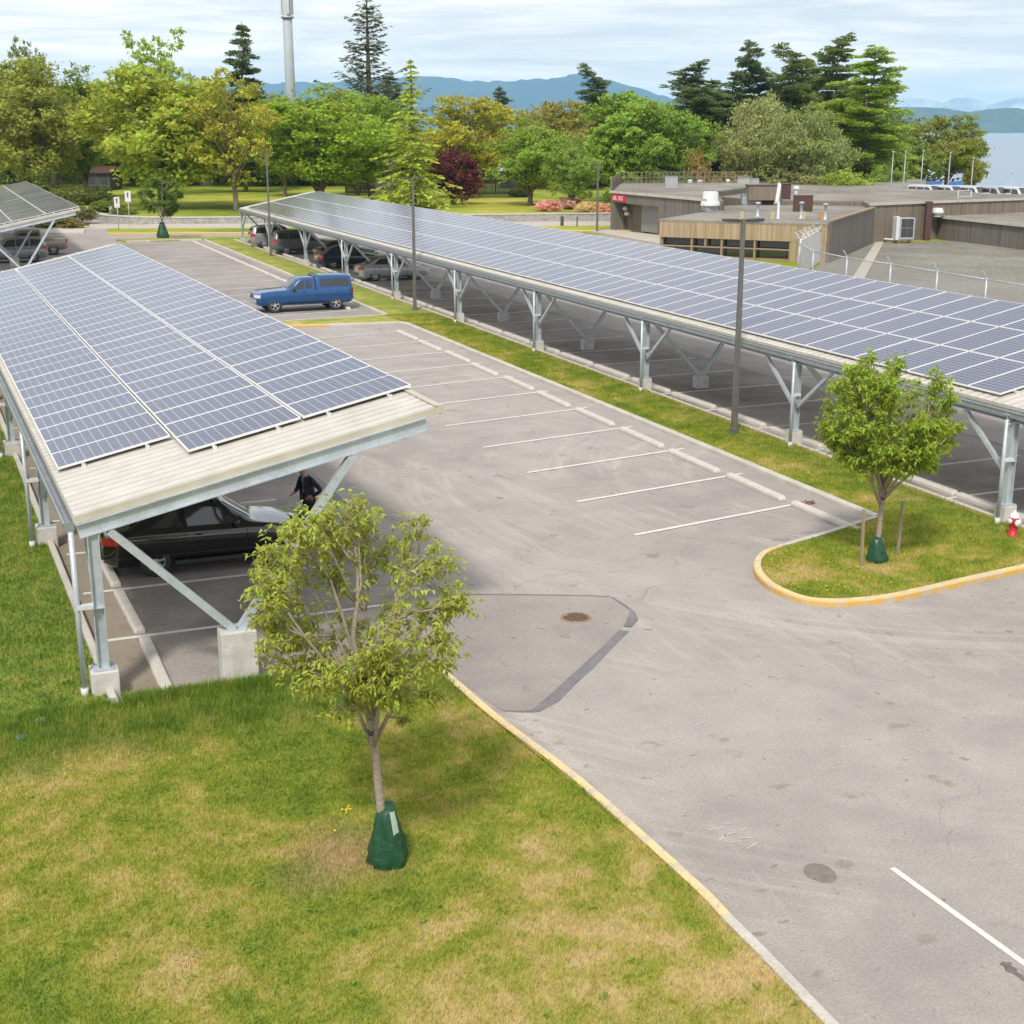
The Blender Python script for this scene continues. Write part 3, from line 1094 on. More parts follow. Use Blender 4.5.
# the long verge with its rounded nose
noseA = [(19.85, 26.05), (17.85, 25.36), (16.5, 24.92)]
noseB = smooth_line([(16.5, 24.92), (15.75, 24.55), (15.1, 23.75), (14.76, 22.73), (14.83, 21.75), (15.2, 21.30), (15.9, 21.08), (16.84, 21.05), (18.6, 21.30), (20.33, 21.54), (24.0, 22.0), (30.0, 22.6)], 5)
noseC = smooth_line([(16.5, 24.92), (15.75, 24.55), (15.1, 23.75)], 4)
vl = [(19.9, 26.05), (19.9, 40), (19.9, 63.2), (19.2, 63.35)]
kerb([(19.2, 63.35), (19.75, 63.3), (19.9, 62.9), (19.9, 40), (19.87, 26.1)], 'kerbmat', w=0.18)
kerb([(19.87, 26.1)] + noseA[1:], 'kerbmat')
kerb(noseB, 'yellow')
kerb([(16.4, 64.1), (17.8, 63.75), (19.2, 63.35)][::1][::-1][::-1] if False else [(19.2, 63.35), (17.8, 63.62), (16.4, 63.9)][::-1][::-1], 'kerbmat') if False else None
kerb([(19.2, 63.35)][:0] + [(13.6, 64.2), (14.2, 64.05), (16.4, 63.75)], 'yellow')
kerb([(16.4, 63.75), (17.8, 63.5), (19.2, 63.35)], 'kerbmat')
kerb([(19.9, 66.3), (16.0, 66.0), (13.6, 65.7)], 'kerbmat')
kerb([(20.05, 118.9), (20.05, 90), (19.95, 66.3)], 'kerbmat', w=0.18)
kerb([(22.62, 24.0), (22.62, 60), (22.62, 118.5)], 'concrete_stop', w=0.16, h=0.13)
mb = MB()
mb.prism([(22.34, 24.3), (22.455, 24.3), (22.455, 118), (22.3, 118), (22.36, 80), (22.27, 66), (22.36, 52), (22.28, 40), (22.37, 33)], 0.05, 0.108)
tag(mb.build('soil_strip', 'mulch_light'), kind='structure')
kerb([(29.5, 24.1), (22.62, 24.0)], 'kerbmat', w=0.12, h=0.1)
verge = [(20.05, 26.0)] + [(p[0] + 0.05, p[1] - 0.15) for p in noseA[1:]] + [(p[0] + (0.12 if p[0] < 16 else 0.0), p[1] + (0.14 if p[1] < 22.6 else (-0.1 if p[0] < 16.4 else -0.15))) for p in noseB[1:]] + \
    [(30.0, 23.98), (22.5, 23.9), (22.5, 118.5), (21.0, 119.5), (20.2, 119.2), (20.2, 66.4), (19.9, 66.15), (13.7, 65.6), (13.65, 64.3), (16.4, 63.9), (19.3, 63.5), (20.06, 63.2)]
grass_area('verge', verge)
# rear islands, road edge, path and wall
kerb([(13.8, 119.4), (17.0, 119.6), (20.0, 119.3)], 'kerbmat')
grass_area('verge', [(13.8, 119.55), (20.0, 119.45), (21.0, 119.6), (28, 119.5), (28, 122.2), (13.2, 122.0)])
rA, rB = G(100, 234), G(250, 235.5)
rC, rD = G(-60, 232), G(620, 226)


def line_at(y_off, px0, px1, n=8):
    return [G(px0 + (px1 - px0) * i / n, y_off + (232.0 - y_off) * 0) for i in range(n + 1)]


def band(y0, y1, px0, px1, z, mat, name, drop=0.006):
    a = [G(px0 + (px1 - px0) * i / 8, y0 - drop * (px0 + (px1 - px0) * i / 8 - 180)) for i in range(9)]
    b = [G(px0 + (px1 - px0) * i / 8, y1 - drop * (px0 + (px1 - px0) * i / 8 - 180)) for i in range(9)]
    m_ = MB()
    m_.prism([(p.x, p.y) for p in a] + [(p.x, p.y) for p in b[::-1]], -0.1, z)
    return tag(m_.build(name, mat), kind='structure')


band(234.0, 234.6, 108, 640, 0.14, 'yellow', 'kerb')
band(233.9, 229.6, 108, 640, 0.12, 'parkland', 'verge')
band(229.5, 225.2, -140, 640, 0.13, 'sidewalkmat', 'sidewalk')
band(229.7, 233.5, -140, 84, 0.12, 'kerbmat', 'sidewalk')
# stuff on the near-right apron by the garage
mb = MB()
mb.prism([tuple(G(556, 231).xy), tuple(G(607, 236).xy), tuple(G(612, 226).xy), tuple(G(575, 224.5).xy)], -0.02, 0.10)
tag(mb.build('verge', 'parkland'), kind='structure')
mb = MB()
mb.prism([tuple(G(590, 233.5).xy), tuple(G(662, 247).xy), tuple(G(662, 238).xy), tuple(G(608, 232.0).xy)], -0.02, 0.25)
tag(mb.build('loading_slab', 'sidewalkmat'), kind='structure')
mb = MB()
mb.sheet([(46.9, -5), (120, -5), (112, 90), (78, 95), (70.4, 95.8), (56.7, 81.9), (50.3, 75.2), (47.0, 66)], 0.012)
mb.sheet([tuple(G(655, 262).xy), tuple(G(800, 262).xy), tuple(G(800, 256).xy), tuple(G(655, 254).xy)], 0.016)
tag(mb.build('gravel_yard', 'gravel'), kind='structure')
mb = MB()
mb.sheet([tuple(G(838, 300).xy), tuple(G(853, 300).xy), tuple(G(884, 242).xy), tuple(G(876, 241.5).xy)], 0.03)
tag(mb.build('path', 'sidewalkmat'), kind='structure')
mb = MB()
mb.sheet([tuple(G(795, 262).xy), tuple(G(690, 256.5).xy), tuple(G(690, 266).xy), tuple(G(800, 270).xy)], 0.02)
tag(mb.build('verge', 'parkland'), kind='structure')
mb = MB()
mb.sheet([tuple(G(172, 194).xy), tuple(G(214, 192).xy), tuple(G(222, 186).xy), tuple(G(190, 185).xy)], 0.02)
tag(mb.build('path', 'sidewalkmat'), kind='structure')
# planting bed at the left
mb = MB()
mb.prism([tuple(G(-60, 229).xy), tuple(G(70, 228).xy), tuple(G(86, 226.5).xy), tuple(G(78, 221).xy), tuple(G(60, 212).xy), tuple(G(-60, 210).xy)], -0.02, 0.22)
mb.prism([tuple(G(88, 217).xy), tuple(G(140, 222).xy), tuple(G(140, 214).xy), tuple(G(90, 205).xy), tuple(G(70, 203).xy)], -0.02, 0.2)
tag(mb.build('planting_bed', 'mulch'), kind='structure')


# ------------------------------------------------------------------ grass blades
def in_poly(px, py, poly):
    inside = np.zeros(len(px), bool)
    n = len(poly)
    j = n - 1
    for i in range(n):
        xi, yi = poly[i][0], poly[i][1]
        xj, yj = poly[j][0], poly[j][1]
        c = ((yi > py) != (yj > py)) & (px < (xj - xi) * (py - yi) / (yj - yi + 1e-12) + xi)
        inside ^= c
        j = i
    return inside


def blades(x0, x1, y0, y1, dens, poly, hmin, hmax, wid, z=0.10, lush=None):
    n = int((x1 - x0) * (y1 - y0) * dens)
    x = RNG.uniform(x0, x1, n)
    y = RNG.uniform(y0, y1, n)
    k = in_poly(x, y, poly)
    x, y = x[k], y[k]
    n = len(x)
    h = RNG.uniform(hmin, hmax, n)
    if lush is not None:
        h = h * lush(x, y)
    a = RNG.uniform(0, 2 * math.pi, n)
    lean = RNG.uniform(0.1, 0.75, n) * h
    la = RNG.uniform(0, 2 * math.pi, n)
    dx, dy = np.cos(a) * wid / 2, np.sin(a) * wid / 2
    zz = np.full(n, z)
    v = np.empty((n, 3, 3))
    v[:, 0] = np.stack([x - dx, y - dy, zz], 1)
    v[:, 1] = np.stack([x + dx, y + dy, zz], 1)
    v[:, 2] = np.stack([x + np.cos(la) * lean, y + np.sin(la) * lean, zz + h], 1)
    return v.reshape(-1, 3)


def lush_near(x, y):
    return 1 + 1.3 * np.clip((y - 19.0) / 1.5, 0, 1) * (x < 8)


verge_b = [((p[0] if p[0] < 22.2 or p[1] < 24.2 else 22.3), p[1]) for p in verge]
B = [blades(-7, 8, 9.0, 21.5, 2300, lawn_poly, 0.025, 0.075, 0.012, lush=lush_near),
     blades(-3.5, 1.8, 21.0, 44, 750, lawn_poly, 0.04, 0.11, 0.02),
     blades(14.6, 23, 21.0, 30, 1500, verge_b, 0.025, 0.08, 0.014),
     blades(19.9, 22.6, 30, 66, 900, verge_b, 0.03, 0.09, 0.02)]
# taller tufts hugging the concrete edge
xs = RNG.uniform(1.9, 7.0, 9000)
ys = 21.33 + RNG.normal(0, 0.07, 9000) + (xs - 1.9) * (-0.02)
hh = RNG.uniform(0.08, 0.26, 9000)
v = np.empty((9000, 3, 3))
v[:, 0] = np.stack([xs - 0.008, ys, np.full(9000, 0.08)], 1)
v[:, 1] = np.stack([xs + 0.008, ys, np.full(9000, 0.08)], 1)
v[:, 2] = np.stack([xs + RNG.normal(0, 0.05, 9000), ys + RNG.normal(0, 0.05, 9000), 0.08 + hh], 1)
B.append(v.reshape(-1, 3))
V = np.concatenate(B)
nf = len(V) // 3
big_mesh('grass', V, np.arange(nf * 3).reshape(-1, 3), 3, M['blades'], rnd=RNG.uniform(0, 1, nf))
tag(bpy.data.objects['grass'], kind='stuff')

# broad-leaved weeds and clover in the lawn
nw = 260
wx = RNG.uniform(-5.5, 7.5, nw)
wy = RNG.uniform(9.5, 21.2, nw)
wk = in_poly(wx, wy, lawn_poly)
wx, wy = wx[wk], wy[wk]
Vw = []
for x, y in zip(wx, wy):
    r0 = RNG.uniform(0.04, 0.13)
    for _ in range(int(RNG.integers(7, 16))):
        a, q = RNG.uniform(0, 6.28), RNG.uniform(0.2, 1.0) * r0
        cx, cy, cz = x + math.cos(a) * q, y + math.sin(a) * q, 0.125 + RNG.uniform(0, 0.03)
        s = RNG.uniform(0.012, 0.026)
        a2 = RNG.uniform(0, 6.28)
        Vw.append([(cx - math.cos(a2) * s, cy - math.sin(a2) * s, cz), (cx + math.sin(a2) * s * 0.7, cy - math.cos(a2) * s * 0.7, cz + 0.006), (cx + math.cos(a2) * s, cy + math.sin(a2) * s, cz + 0.004), (cx - math.sin(a2) * s * 0.7, cy + math.cos(a2) * s * 0.7, cz + 0.008)])
Vw = np.array(Vw).reshape(-1, 3)
nq = len(Vw) // 4
wo_ = big_mesh('weeds', Vw, np.arange(nq * 4).reshape(-1, 4), 4, M['foliage'], rnd=RNG.uniform(0, 1, nq), clump=RNG.uniform(0, 1, nq))
wo_.color = (0.27, 0.38, 0.05, 1)
tag(wo_, kind='stuff')

# dandelions: tiny yellow heads
mb = MB()
rd = random.Random(5)
spots = [(820, 590, 60, 60), (790, 565, 40, 26), (800, 455, 60, 34), (346, 820, 14, 6), (338, 842, 4, 1), (850, 530, 80, 14), (760, 440, 40, 12), (920, 545, 70, 12), (760, 970, 20, 2)]
for (px, py, sp, n) in spots:
    for _ in range(n):
        g = G(px + rd.gauss(0, sp * 0.6), py + rd.gauss(0, sp * 0.22))
        ok = in_poly(np.array([g.x]), np.array([g.y]), verge)[0] or in_poly(np.array([g.x]), np.array([g.y]), lawn_poly)[0]
        if not ok:
            continue
        r = rd.uniform(0.010, 0.024)
        z = 0.10 + rd.uniform(0.03, 0.09)
        mb.tube([(g.x, g.y, z), (g.x, g.y, z + 0.012)], [r, r * 0.8], 6)
tag(mb.build('dandelions', 'yellow_flower'), kind='stuff')
ORD = ['first', 'second', 'third', 'fourth', 'fifth', 'sixth', 'seventh', 'eighth', 'ninth', 'tenth', 'eleventh', 'twelfth', 'thirteenth', 'fourteenth', 'fifteenth', 'sixteenth',
       'seventeenth', 'eighteenth', 'nineteenth', 'twentieth', 'twenty-first', 'twenty-second', 'twenty-third', 'twenty-fourth', 'twenty-fifth', 'twenty-sixth', 'twenty-seventh', 'twenty-eighth', 'twenty-ninth', 'thirtieth']

# ------------------------------------------------------------------ wheel stops
mb = MB()
L, wd, hh_ = 2.72, 0.21, 0.12
prof = [(-wd / 2, 0), (-wd / 2, 0.07), (-wd / 2 + 0.035, hh_), (wd / 2 - 0.035, hh_), (wd / 2, 0.07), (wd / 2, 0)]
vs = []
for (yy, k) in ((-L / 2, 0.45), (-L / 2 + 0.06, 1), (L / 2 - 0.06, 1), (L / 2, 0.45)):
    vs += [(x * (0.75 + 0.25 * k), yy, z * k) for x, z in prof]
fs = []
for i in range(3):
    for j in range(5):
        fs.append((i * 6 + j, i * 6 + j + 1, (i + 1) * 6 + j + 1, (i + 1) * 6 + j))
fs += [tuple(range(6)), tuple(range(23, 17, -1))]
mb.add(vs, fs)
stop0 = mb.build('wheel_stop', 'concrete_stop')
first_used = [False]


def wheel_stop(x, y, rz, label, group, sy=1.0):
    if not first_used[0]:
        o = stop0
        first_used[0] = True
    else:
        o = stop0.copy()
        COL.objects.link(o)
    o.location = (x, y, 0.008)
    o.rotation_euler = (0, 0, rz)
    o.scale = (1, sy, 1)
    return tag(o, label, 'wheel stop', group)


for i, y in enumerate([26.65] + [a + 1.66 for a in LEFTY[:-1]]):
    wheel_stop(18.87 + RNG.normal(0, 0.03), y, R(RNG.normal(0, 0.5)), '%s concrete wheel stop from the rounded island along the open stalls beside the grass verge' % ORD[i], 'wheel stops along the open stalls')
for i in range(15):
    wheel_stop(19.0, 70.9 + 3.25 * i, 0, '%s concrete wheel stop counting from the blue pickup along the far open stalls' % ORD[i], 'wheel stops behind the blue pickup')
ys = [25.75] + [a + 1.52 for a in RL[:-1]]
for i, y in enumerate(ys):
    wheel_stop(23.22, y, R(RNG.normal(0, 0.6)), '%s concrete wheel stop from the red hydrant under the long canopy' % ORD[i], 'wheel stops under the long canopy', 1.02)
for i in range(12):
    b = -0.0 + 1.35 + 2.93 * i
    p = nl(1.22, b)
    wheel_stop(p[0], p[1], NA + R(RNG.normal(0, 0.7)), '%s concrete wheel stop from the front piers under the near left canopy' % ORD[i], 'wheel stops under the near canopy', 0.93)


# ------------------------------------------------------------------ solar canopies
def canopy(name, label, P0, d1, d2, tan, length, rows, pa, frames, strip_=1.17, max_parts=100, v_a=2.3, v_h=0.89, a_end=6.10, rafter_end=5.85, pier_w=0.5, near=False, detail=True, b_front=0.28, gscale=1.0, ae=0.0):
    root = thing(name, label, 'solar canopy', (P0[0], P0[1], 0))
    o3 = Vector((0, 0, P0[2]))

    def Lc(a, b, off=0.0):
        return Vector((a * d2.x + b * d1.x, a * d2.y + b * d1.y, P0[2] + tan * a + off))

    def Gd(a, b, z=0.0):
        return Vector((a * d2.x + b * d1.x, a * d2.y + b * d1.y, z))
    # roof deck with ribs running down the slope
    mb = MB()
    pitch = 0.30
    n = int((length - b_front) / pitch)
    prof = []
    for i in range(n + 1):
        b = b_front + i * pitch
        prof += [(b, -0.155), (b + 0.045, -0.155), (b + 0.055, -0.10), (b + 0.28, -0.10)]
    prof.append((length, -0.15))
    vs, fs = [], []
    for (b, z) in prof:
        vs += [Lc(ae - 0.02, b, z), Lc(a_end, b, z)]
    for i in range(len(prof) - 1):
        fs.append((2 * i, 2 * i + 1, 2 * i + 3, 2 * i + 2))
    mb.add(vs, fs)
    vs = [Lc(ae - 0.02, b_front, -0.20), Lc(a_end, b_front, -0.20), Lc(a_end, length, -0.20), Lc(ae - 0.02, length, -0.20)]
    mb.add(vs, [(0, 3, 2, 1)])
    mb.build('roof', 'deck', root)
    mb = MB()
    for b, s in ((b_front - 0.022, 1), (length + 0.022, -1)):
        mb.bar(Lc(ae - 0.04, b, -0.165), Lc(a_end + 0.02, b, -0.165), 0.04, 0.12, up=(0, 0, 1))
    mb.bar(Lc(a_end + 0.025, b_front - 0.04, -0.18), Lc(a_end + 0.025, length + 0.04, -0.18), 0.05, 0.16)
    mb.bar(Lc(a_end - 0.03, b_front - 0.04, -0.09), Lc(a_end - 0.03, length + 0.04, -0.09), 0.12, 0.02)
    mb.bar(Lc(ae - 0.03, b_front + 0.02, -0.155), Lc(ae - 0.03, length - 0.02, -0.155), 0.012, 0.10)
    mb.build('fascia', 'fascia', root)
    # gutter along the low side
    mb = MB()
    for off, w_, h_, da in ((-0.30, 0.13, 0.015, -0.10), (-0.235, 0.012, 0.14, -0.035), (-0.235, 0.012, 0.14, -0.168), (-0.17, 0.03, 0.012, -0.18)):
        mb.bar(Lc(ae + da, b_front - 0.03, off), Lc(ae + da, length, off), w_, h_)
    mb.bar(Lc(ae - 0.10, b_front - 0.036, -0.235), Lc(ae - 0.10, b_front - 0.05, -0.235), 0.145, 0.145)
    mb.build('gutter', 'gutter', root)
    # longitudinal steel
    mb = MB()
    for a in (1.45, 2.9, 4.3, 5.6):
        mb.bar(Lc(a, b_front + 0.02, -0.275), Lc(a, length - 0.02, -0.275), 0.07, 0.14)
    for a in (0.22,):
        mb.ibeam(Lc(a, b_front + 0.06, -0.34), Lc(a, length - 0.06, -0.34), 0.15, 0.24)
    mb.build('purlins', 'steel', root)
    # panel rails with brackets showing at the front end
    mb = MB()
    for r_, (a0, b0, b1) in enumerate(rows):
        for f in (0.22, 0.78):
            a = a0 + pa * f
            mb.bar(Lc(a, b0 - 0.10, -0.065), Lc(a, b1 + 0.10, -0.065), 0.04, 0.05)
            for b in (b0 - 0.09, b1 + 0.09):
                mb.bar(Lc(a, b, -0.158), Lc(a, b, -0.04), 0.07, 0.05, up=(0, 1, 0))
    mb.build('mounting_rail', 'white_metal', root)
    # panels
    g = 0.018
    th = 0.038
    P = [Lc(0, 0) - o3, Lc(pa - g, 0) - o3, Lc(pa - g, strip_ - g) - o3, Lc(0, strip_ - g) - o3]
    me = bpy.data.meshes.new('solar_panel')
    vs = [tuple(p) for p in P] + [tuple(p - Vector((0, 0, th))) for p in P]
    me.from_pydata(vs, [], [(0, 1, 2, 3), (4, 7, 6, 5), (0, 4, 5, 1), (1, 5, 6, 2), (2, 6, 7, 3), (3, 7, 4, 0)])
    me.materials.append(M['panel'])
    uvl = me.uv_layers.new(name='UV')
    uvs = [(0, 0), (1, 0), (1, 1), (0, 1)] + [(0, 0)] * 20
    for i, uv in enumerate(uvs):
        uvl.data[i].uv = uv
    pl = []
    for (a0, b0, b1) in rows:
        k = 0
        while b0 + (k + 1) * strip_ <= b1 + 0.01:
            pl.append((b0 + k * strip_, a0))
            k += 1
    pl.sort()
    for i, (b, a) in enumerate(pl[:max_parts]):
        o = bpy.data.objects.new('solar_panel', me)
        COL.objects.link(o)
        o.parent = root
        p = Lc(a, b) + Vector((0, 0, float(RNG.normal(0, 0.002))))
        o.location = p
        o.rotation_euler = (float(RNG.normal(0, 0.0012)), float(RNG.normal(0, 0.0012)), 0)
    if len(pl) > max_parts:
        vs2, fs2, uv2 = [], [], []
        for (b, a) in pl[max_parts:]:
            p = Lc(a, b)
            k = len(vs2)
            vs2 += [tuple(Vector(q) + p) for q in vs]
            for f in ((0, 1, 2, 3), (4, 7, 6, 5), (0, 4, 5, 1), (1, 5, 6, 2), (2, 6, 7, 3), (3, 7, 4, 0)):
                fs2.append([k + i for i in f])
            uv2 += uvs
        me2 = bpy.data.meshes.new('solar_panel')
        me2.from_pydata(vs2, [], fs2)
        me2.materials.append(M['panel'])
        ul = me2.uv_layers.new(name='UV')
        ul.data.foreach_set('uv', [x for u in uv2 for x in u])
        o = bpy.data.objects.new('solar_panel', me2)
        COL.objects.link(o)
        o.parent = root
        tag(o, kind='stuff')
    # frames
    for fi, b in enumerate(frames):
        mb = MB()
        mb.ibeam(Lc(0.02, b, -0.355), Lc(rafter_end, b, -0.335), 0.15, 0.24)
        mb.build('rafter', 'steel', root)
        top = P0[2] - 0.475 + 0.05
        mb = MB()
        c = Gd(0.24, b)
        rz = math.atan2(d2.y, d2.x)
        for s in (-1, 1):
            mb.box(c + Gd(0.085 * s, 0) + Vector((0, 0, (0.5 + top) / 2)), (0.018, 0.17, top - 0.5), rz)
        mb.box(c + Vector((0, 0, (0.5 + top) / 2)), (0.15, 0.016, top - 0.5), rz)
        mb.box(c + Vector((0, 0, 0.505)), (0.34, 0.32, 0.02), rz)
        mb.box(c + Vector((0, 0, 1.55)), (0.20, 0.20, 0.02), rz)
        mb.build('column', 'steel', root)
        mb = MB()
        mb.box(c + Vector((0, 0, 0.2)), (pier_w * 0.9, pier_w * 0.9, 0.58), rz)
        bevel(mb.build('concrete_pier', 'concrete', root), 0.02)
        mb = MB()
        vb = Gd(v_a, b)
        mb.box(vb + Vector((0, 0, v_h / 2 - 0.03)), (0.60 * gscale, 0.45 * gscale, v_h + 0.06), rz)
        bevel(mb.build('concrete_pier', 'concrete', root), 0.02)
        for (a1, off) in ((0.50, -0.50), (4.55, -0.47)):
            mb = MB()
            s = -1 if a1 < v_a else 1
            mb.bar(vb + Gd(0.06 * s, 0, v_h - 0.0), Lc(a1, b, off), 0.125, 0.125, up=(0, 1, 0))
            mb.box(vb + Gd(0.09 * s, 0, v_h + 0.011), (0.16, 0.24, 0.02), rz)
            mb.build('brace', 'steel', root)
        if detail:
            for s in (-1, 1):
                if (s < 0 and fi == 0) or (s > 0 and fi == len(frames) - 1):
                    continue
                mb = MB()
                mb.bar(Gd(0.24, b + 0.1 * s, 1.22), Lc(0.24, b + (1.05 if near else 1.7) * s, -0.48), 0.095, 0.095, up=(1, 0, 0))
                mb.build('knee_brace', 'steel', root)
        if fi < 7:
            mb = MB()
            p = Gd(-0.10, b - 0.14 if fi == 0 else b - 0.32)
            mb.tube([Vector((p.x, p.y, P0[2] - 0.32)), Vector((p.x, p.y, 0.13))], 0.045, 10)
            mb.tube([Vector((p.x, p.y, 0.24)), Vector((p.x, p.y, 0.06))], 0.062, 10, mi=1)
            q = Gd(0.14, b - 0.14 if fi == 0 else b - 0.32)
            mb.box((p + q) / 2 + Vector((0, 0, 1.62)), (0.26, 0.12, 0.07), rz, mi=1)
            mb.build('downspout', ['steel', 'white_metal'], root)
    return root


canopy('solar_canopy', 'solar canopy over the black coupe, nearest on the lawn side', (1.45, 21.8, 3.2), ND1, ND2, 0.222, 38.3,
       [(0.06, 3.25, 37.9), (2.10, 1.83, 37.9), (4.13, 1.80, 37.9)], 2.01, [0.26, 9.5, 18.9, 28.4, 37.7], near=True, v_a=2.44)
canopy('solar_canopy', 'very long solar canopy across the grass verge, red hydrant by its near column', (22.3, 23.7, 2.9), Vector((0, 1, 0)), Vector((1, 0, 0)), 0.20, 91.4,
       [(0.45, 1.73, 90.6), (2.42, 1.73, 90.6), (4.39, 1.73, 90.6)], 1.95, [c - 23.7 for c in COLS], v_a=2.5, v_h=0.44, a_end=6.42, rafter_end=6.1, b_front=-0.1, gscale=0.80, ae=0.20, pier_w=0.40)
NB = R(0.6)
canopy('solar_canopy', 'distant solar canopy over the beige pickup at the picture edge', (1.75, 91.0, 3.15), Vector((-math.sin(NB), math.cos(NB), 0)), Vector((math.cos(NB), math.sin(NB), 0)), 0.205, 50,
       [(0.06, 0.7, 49.3), (2.10, 0.7, 49.3), (4.13, 0.7, 49.3)], 2.01, [0.3, 10, 20, 30, 40, 49.5], v_a=2.5, v_h=0.6, detail=False)


# ------------------------------------------------------------------ lamp posts
def lamp(label, loc, h, cat='lamp post', heading=0.0):
    t = thing('lamp_post', label, cat, (loc[0], loc[1], 0.1), heading, 'parking lot lamp posts')
    mb = MB()
    s0, s1 = 0.085, 0.055
    vs = [(x * s0, y * s0, 0) for x, y in ((-1, -1), (1, -1), (1, 1), (-1, 1))] + [(x * s1, y * s1, h) for x, y in ((-1, -1), (1, -1), (1, 1), (-1, 1))]
    mb.add(vs, [(0, 3, 2, 1), (4, 5, 6, 7), (0, 1, 5, 4), (1, 2, 6, 5), (2, 3, 7, 6), (3, 0, 4, 7)])
    bevel(mb.build('pole', 'post_bronze', t), 0.012)
    mb = MB()
    mb.box((0, 0, 0.02), (0.30, 0.30, 0.06))
    mb.box((0, 0, 0.10), (0.22, 0.22, 0.12))
    bevel(mb.build('base_plate', 'post_bronze', t), 0.01)
    for s in (-1, 1):
        mb = MB()
        mb.box((0.10 * s, 0, h - 0.06), (0.12, 0.05, 0.05))
        vs = []
        for (x, wy, z0, z1) in ((0.14, 0.10, -0.10, -0.02), (0.24, 0.17, -0.10, 0.0), (0.52, 0.17, -0.085, 0.01), (0.62, 0.12, -0.06, 0.0)):
            vs += [(x * s, -wy, h + z0), (x * s, wy, h + z0), (x * s, wy, h + z1), (x * s, -wy, h + z1)]
        fs = []
        for i in range(3):
            for k in range(4):
                fs.append((i * 4 + k, i * 4 + (k + 1) % 4, (i + 1) * 4 + (k + 1) % 4, (i + 1) * 4 + k))
        fs += [(3, 2, 1, 0), (12, 13, 14, 15)]
        mb.add(vs, fs)
        o = mb.build('lamp_head', 'dark_metal', t)
    return t


lamp('tall dark lamp post on the grass verge, nearest of the posts along the long canopy', (21.67, 35.53), 6.4, heading=R(-8))
lamp('dark lamp post on the verge just past the blue pickup', (21.9, 67.43), 6.62, heading=R(-8))
lamp('dark lamp post at the far end of the verge beside the grey hatchback', (21.95, 101.5), 7.3, heading=R(-8))
g = G(597, 234)
lamp('distant lamp post beside the dark garage building', (g.x, g.y), 6.0, heading=R(-8))

# ------------------------------------------------------------------ hydrant
g = G(1012, 540)
t = thing('fire_hydrant', 'red fire hydrant with white caps in the grass beside the canopy column', 'fire hydrant', (g.x, g.y, 0.1))
mb = MB()
mb.lathe([(0.0, -0.02), (0.125, -0.02), (0.125, 0.03), (0.098, 0.035), (0.095, 0.30), (0.105, 0.31), (0.105, 0.36), (0.112, 0.40), (0.112, 0.44), (0, 0.44)], 20)
mb.build('barrel', 'hydrant_red', t)
mb = MB()
mb.lathe([(0.118, 0.44), (0.118, 0.465), (0.10, 0.50), (0.065, 0.54), (0.03, 0.555), (0.03, 0.60), (0, 0.60)], 20)
mb.build('bonnet', 'white', t)
for (ax, c, r) in (('X', (0.09, 0, 0.36), 0.062), ('X', (-0.155, 0, 0.36), 0.062), ('Y', (0, -0.17, 0.33), 0.08)):
    mb = MB()
    mb.lathe([(0, 0), (r, 0), (r, 0.065), (0, 0.065)], 14, axis=ax, c=c)
    mb.build('hose_cap', 'white', t)


# ------------------------------------------------------------------ round iron grate, lids
g = G(576, 618)
t = thing('storm_drain_grate', 'rusty round slotted drain grate set in the driving lane', 'drain grate', (g.x, g.y, 0.0))
mb = MB()
mb.lathe([(0.0, 0.006), (0.30, 0.006), (0.30, 0.010), (0.27, 0.012)], 32, mi=0)
mb.lathe([(0.262, 0.0085), (0.0, 0.0085)], 32, mi=0)
mb.build('frame', 'rust', t)
mb = MB()
for i in range(-5, 6):
    for j in range(-3, 4):
        x, y = i * 0.046 + (j % 2) * 0.02, j * 0.068
        if x * x + y * y < 0.235 ** 2:
            mb.box((x, y, 0.0150), (0.024, 0.050, 0.002), rz=0.4)
mb.build('slots', 'rust_dark', t)
g = G(22, 744)
mb = MB()
mb.lathe([(0, 0.03), (0.08, 0.03), (0.095, 0.02), (0.095, -0.02)], 20)
tag(mb.build('valve_lid', 'teal_lid', loc=(g.x, g.y, 0.1)), 'small round teal irrigation lid sunk in the lawn', 'valve lid')
g = G(41, 727)
mb = MB()
mb.lathe([(0, 0.03), (0.08, 0.03), (0.09, 0.02), (0.09, -0.02)], 20)
tag(mb.build('valve_lid', 'concrete', loc=(g.x, g.y, 0.1)), 'small grey lid in the long grass just beyond the teal one', 'valve lid')
mb = MB()
rl = random.Random(8)
g = G(808, 504)
for _ in range(26):
    x, y = g.x + rl.gauss(0, 0.13), g.y + rl.gauss(0, 0.07)
    a = rl.uniform(0, 3)
    mb.box((x, y, 0.02 + rl.uniform(0, 0.03)), (0.07, 0.04, 0.012), rz=a)
tag(mb.build('dead_leaves', 'leafclutter'), kind='stuff')


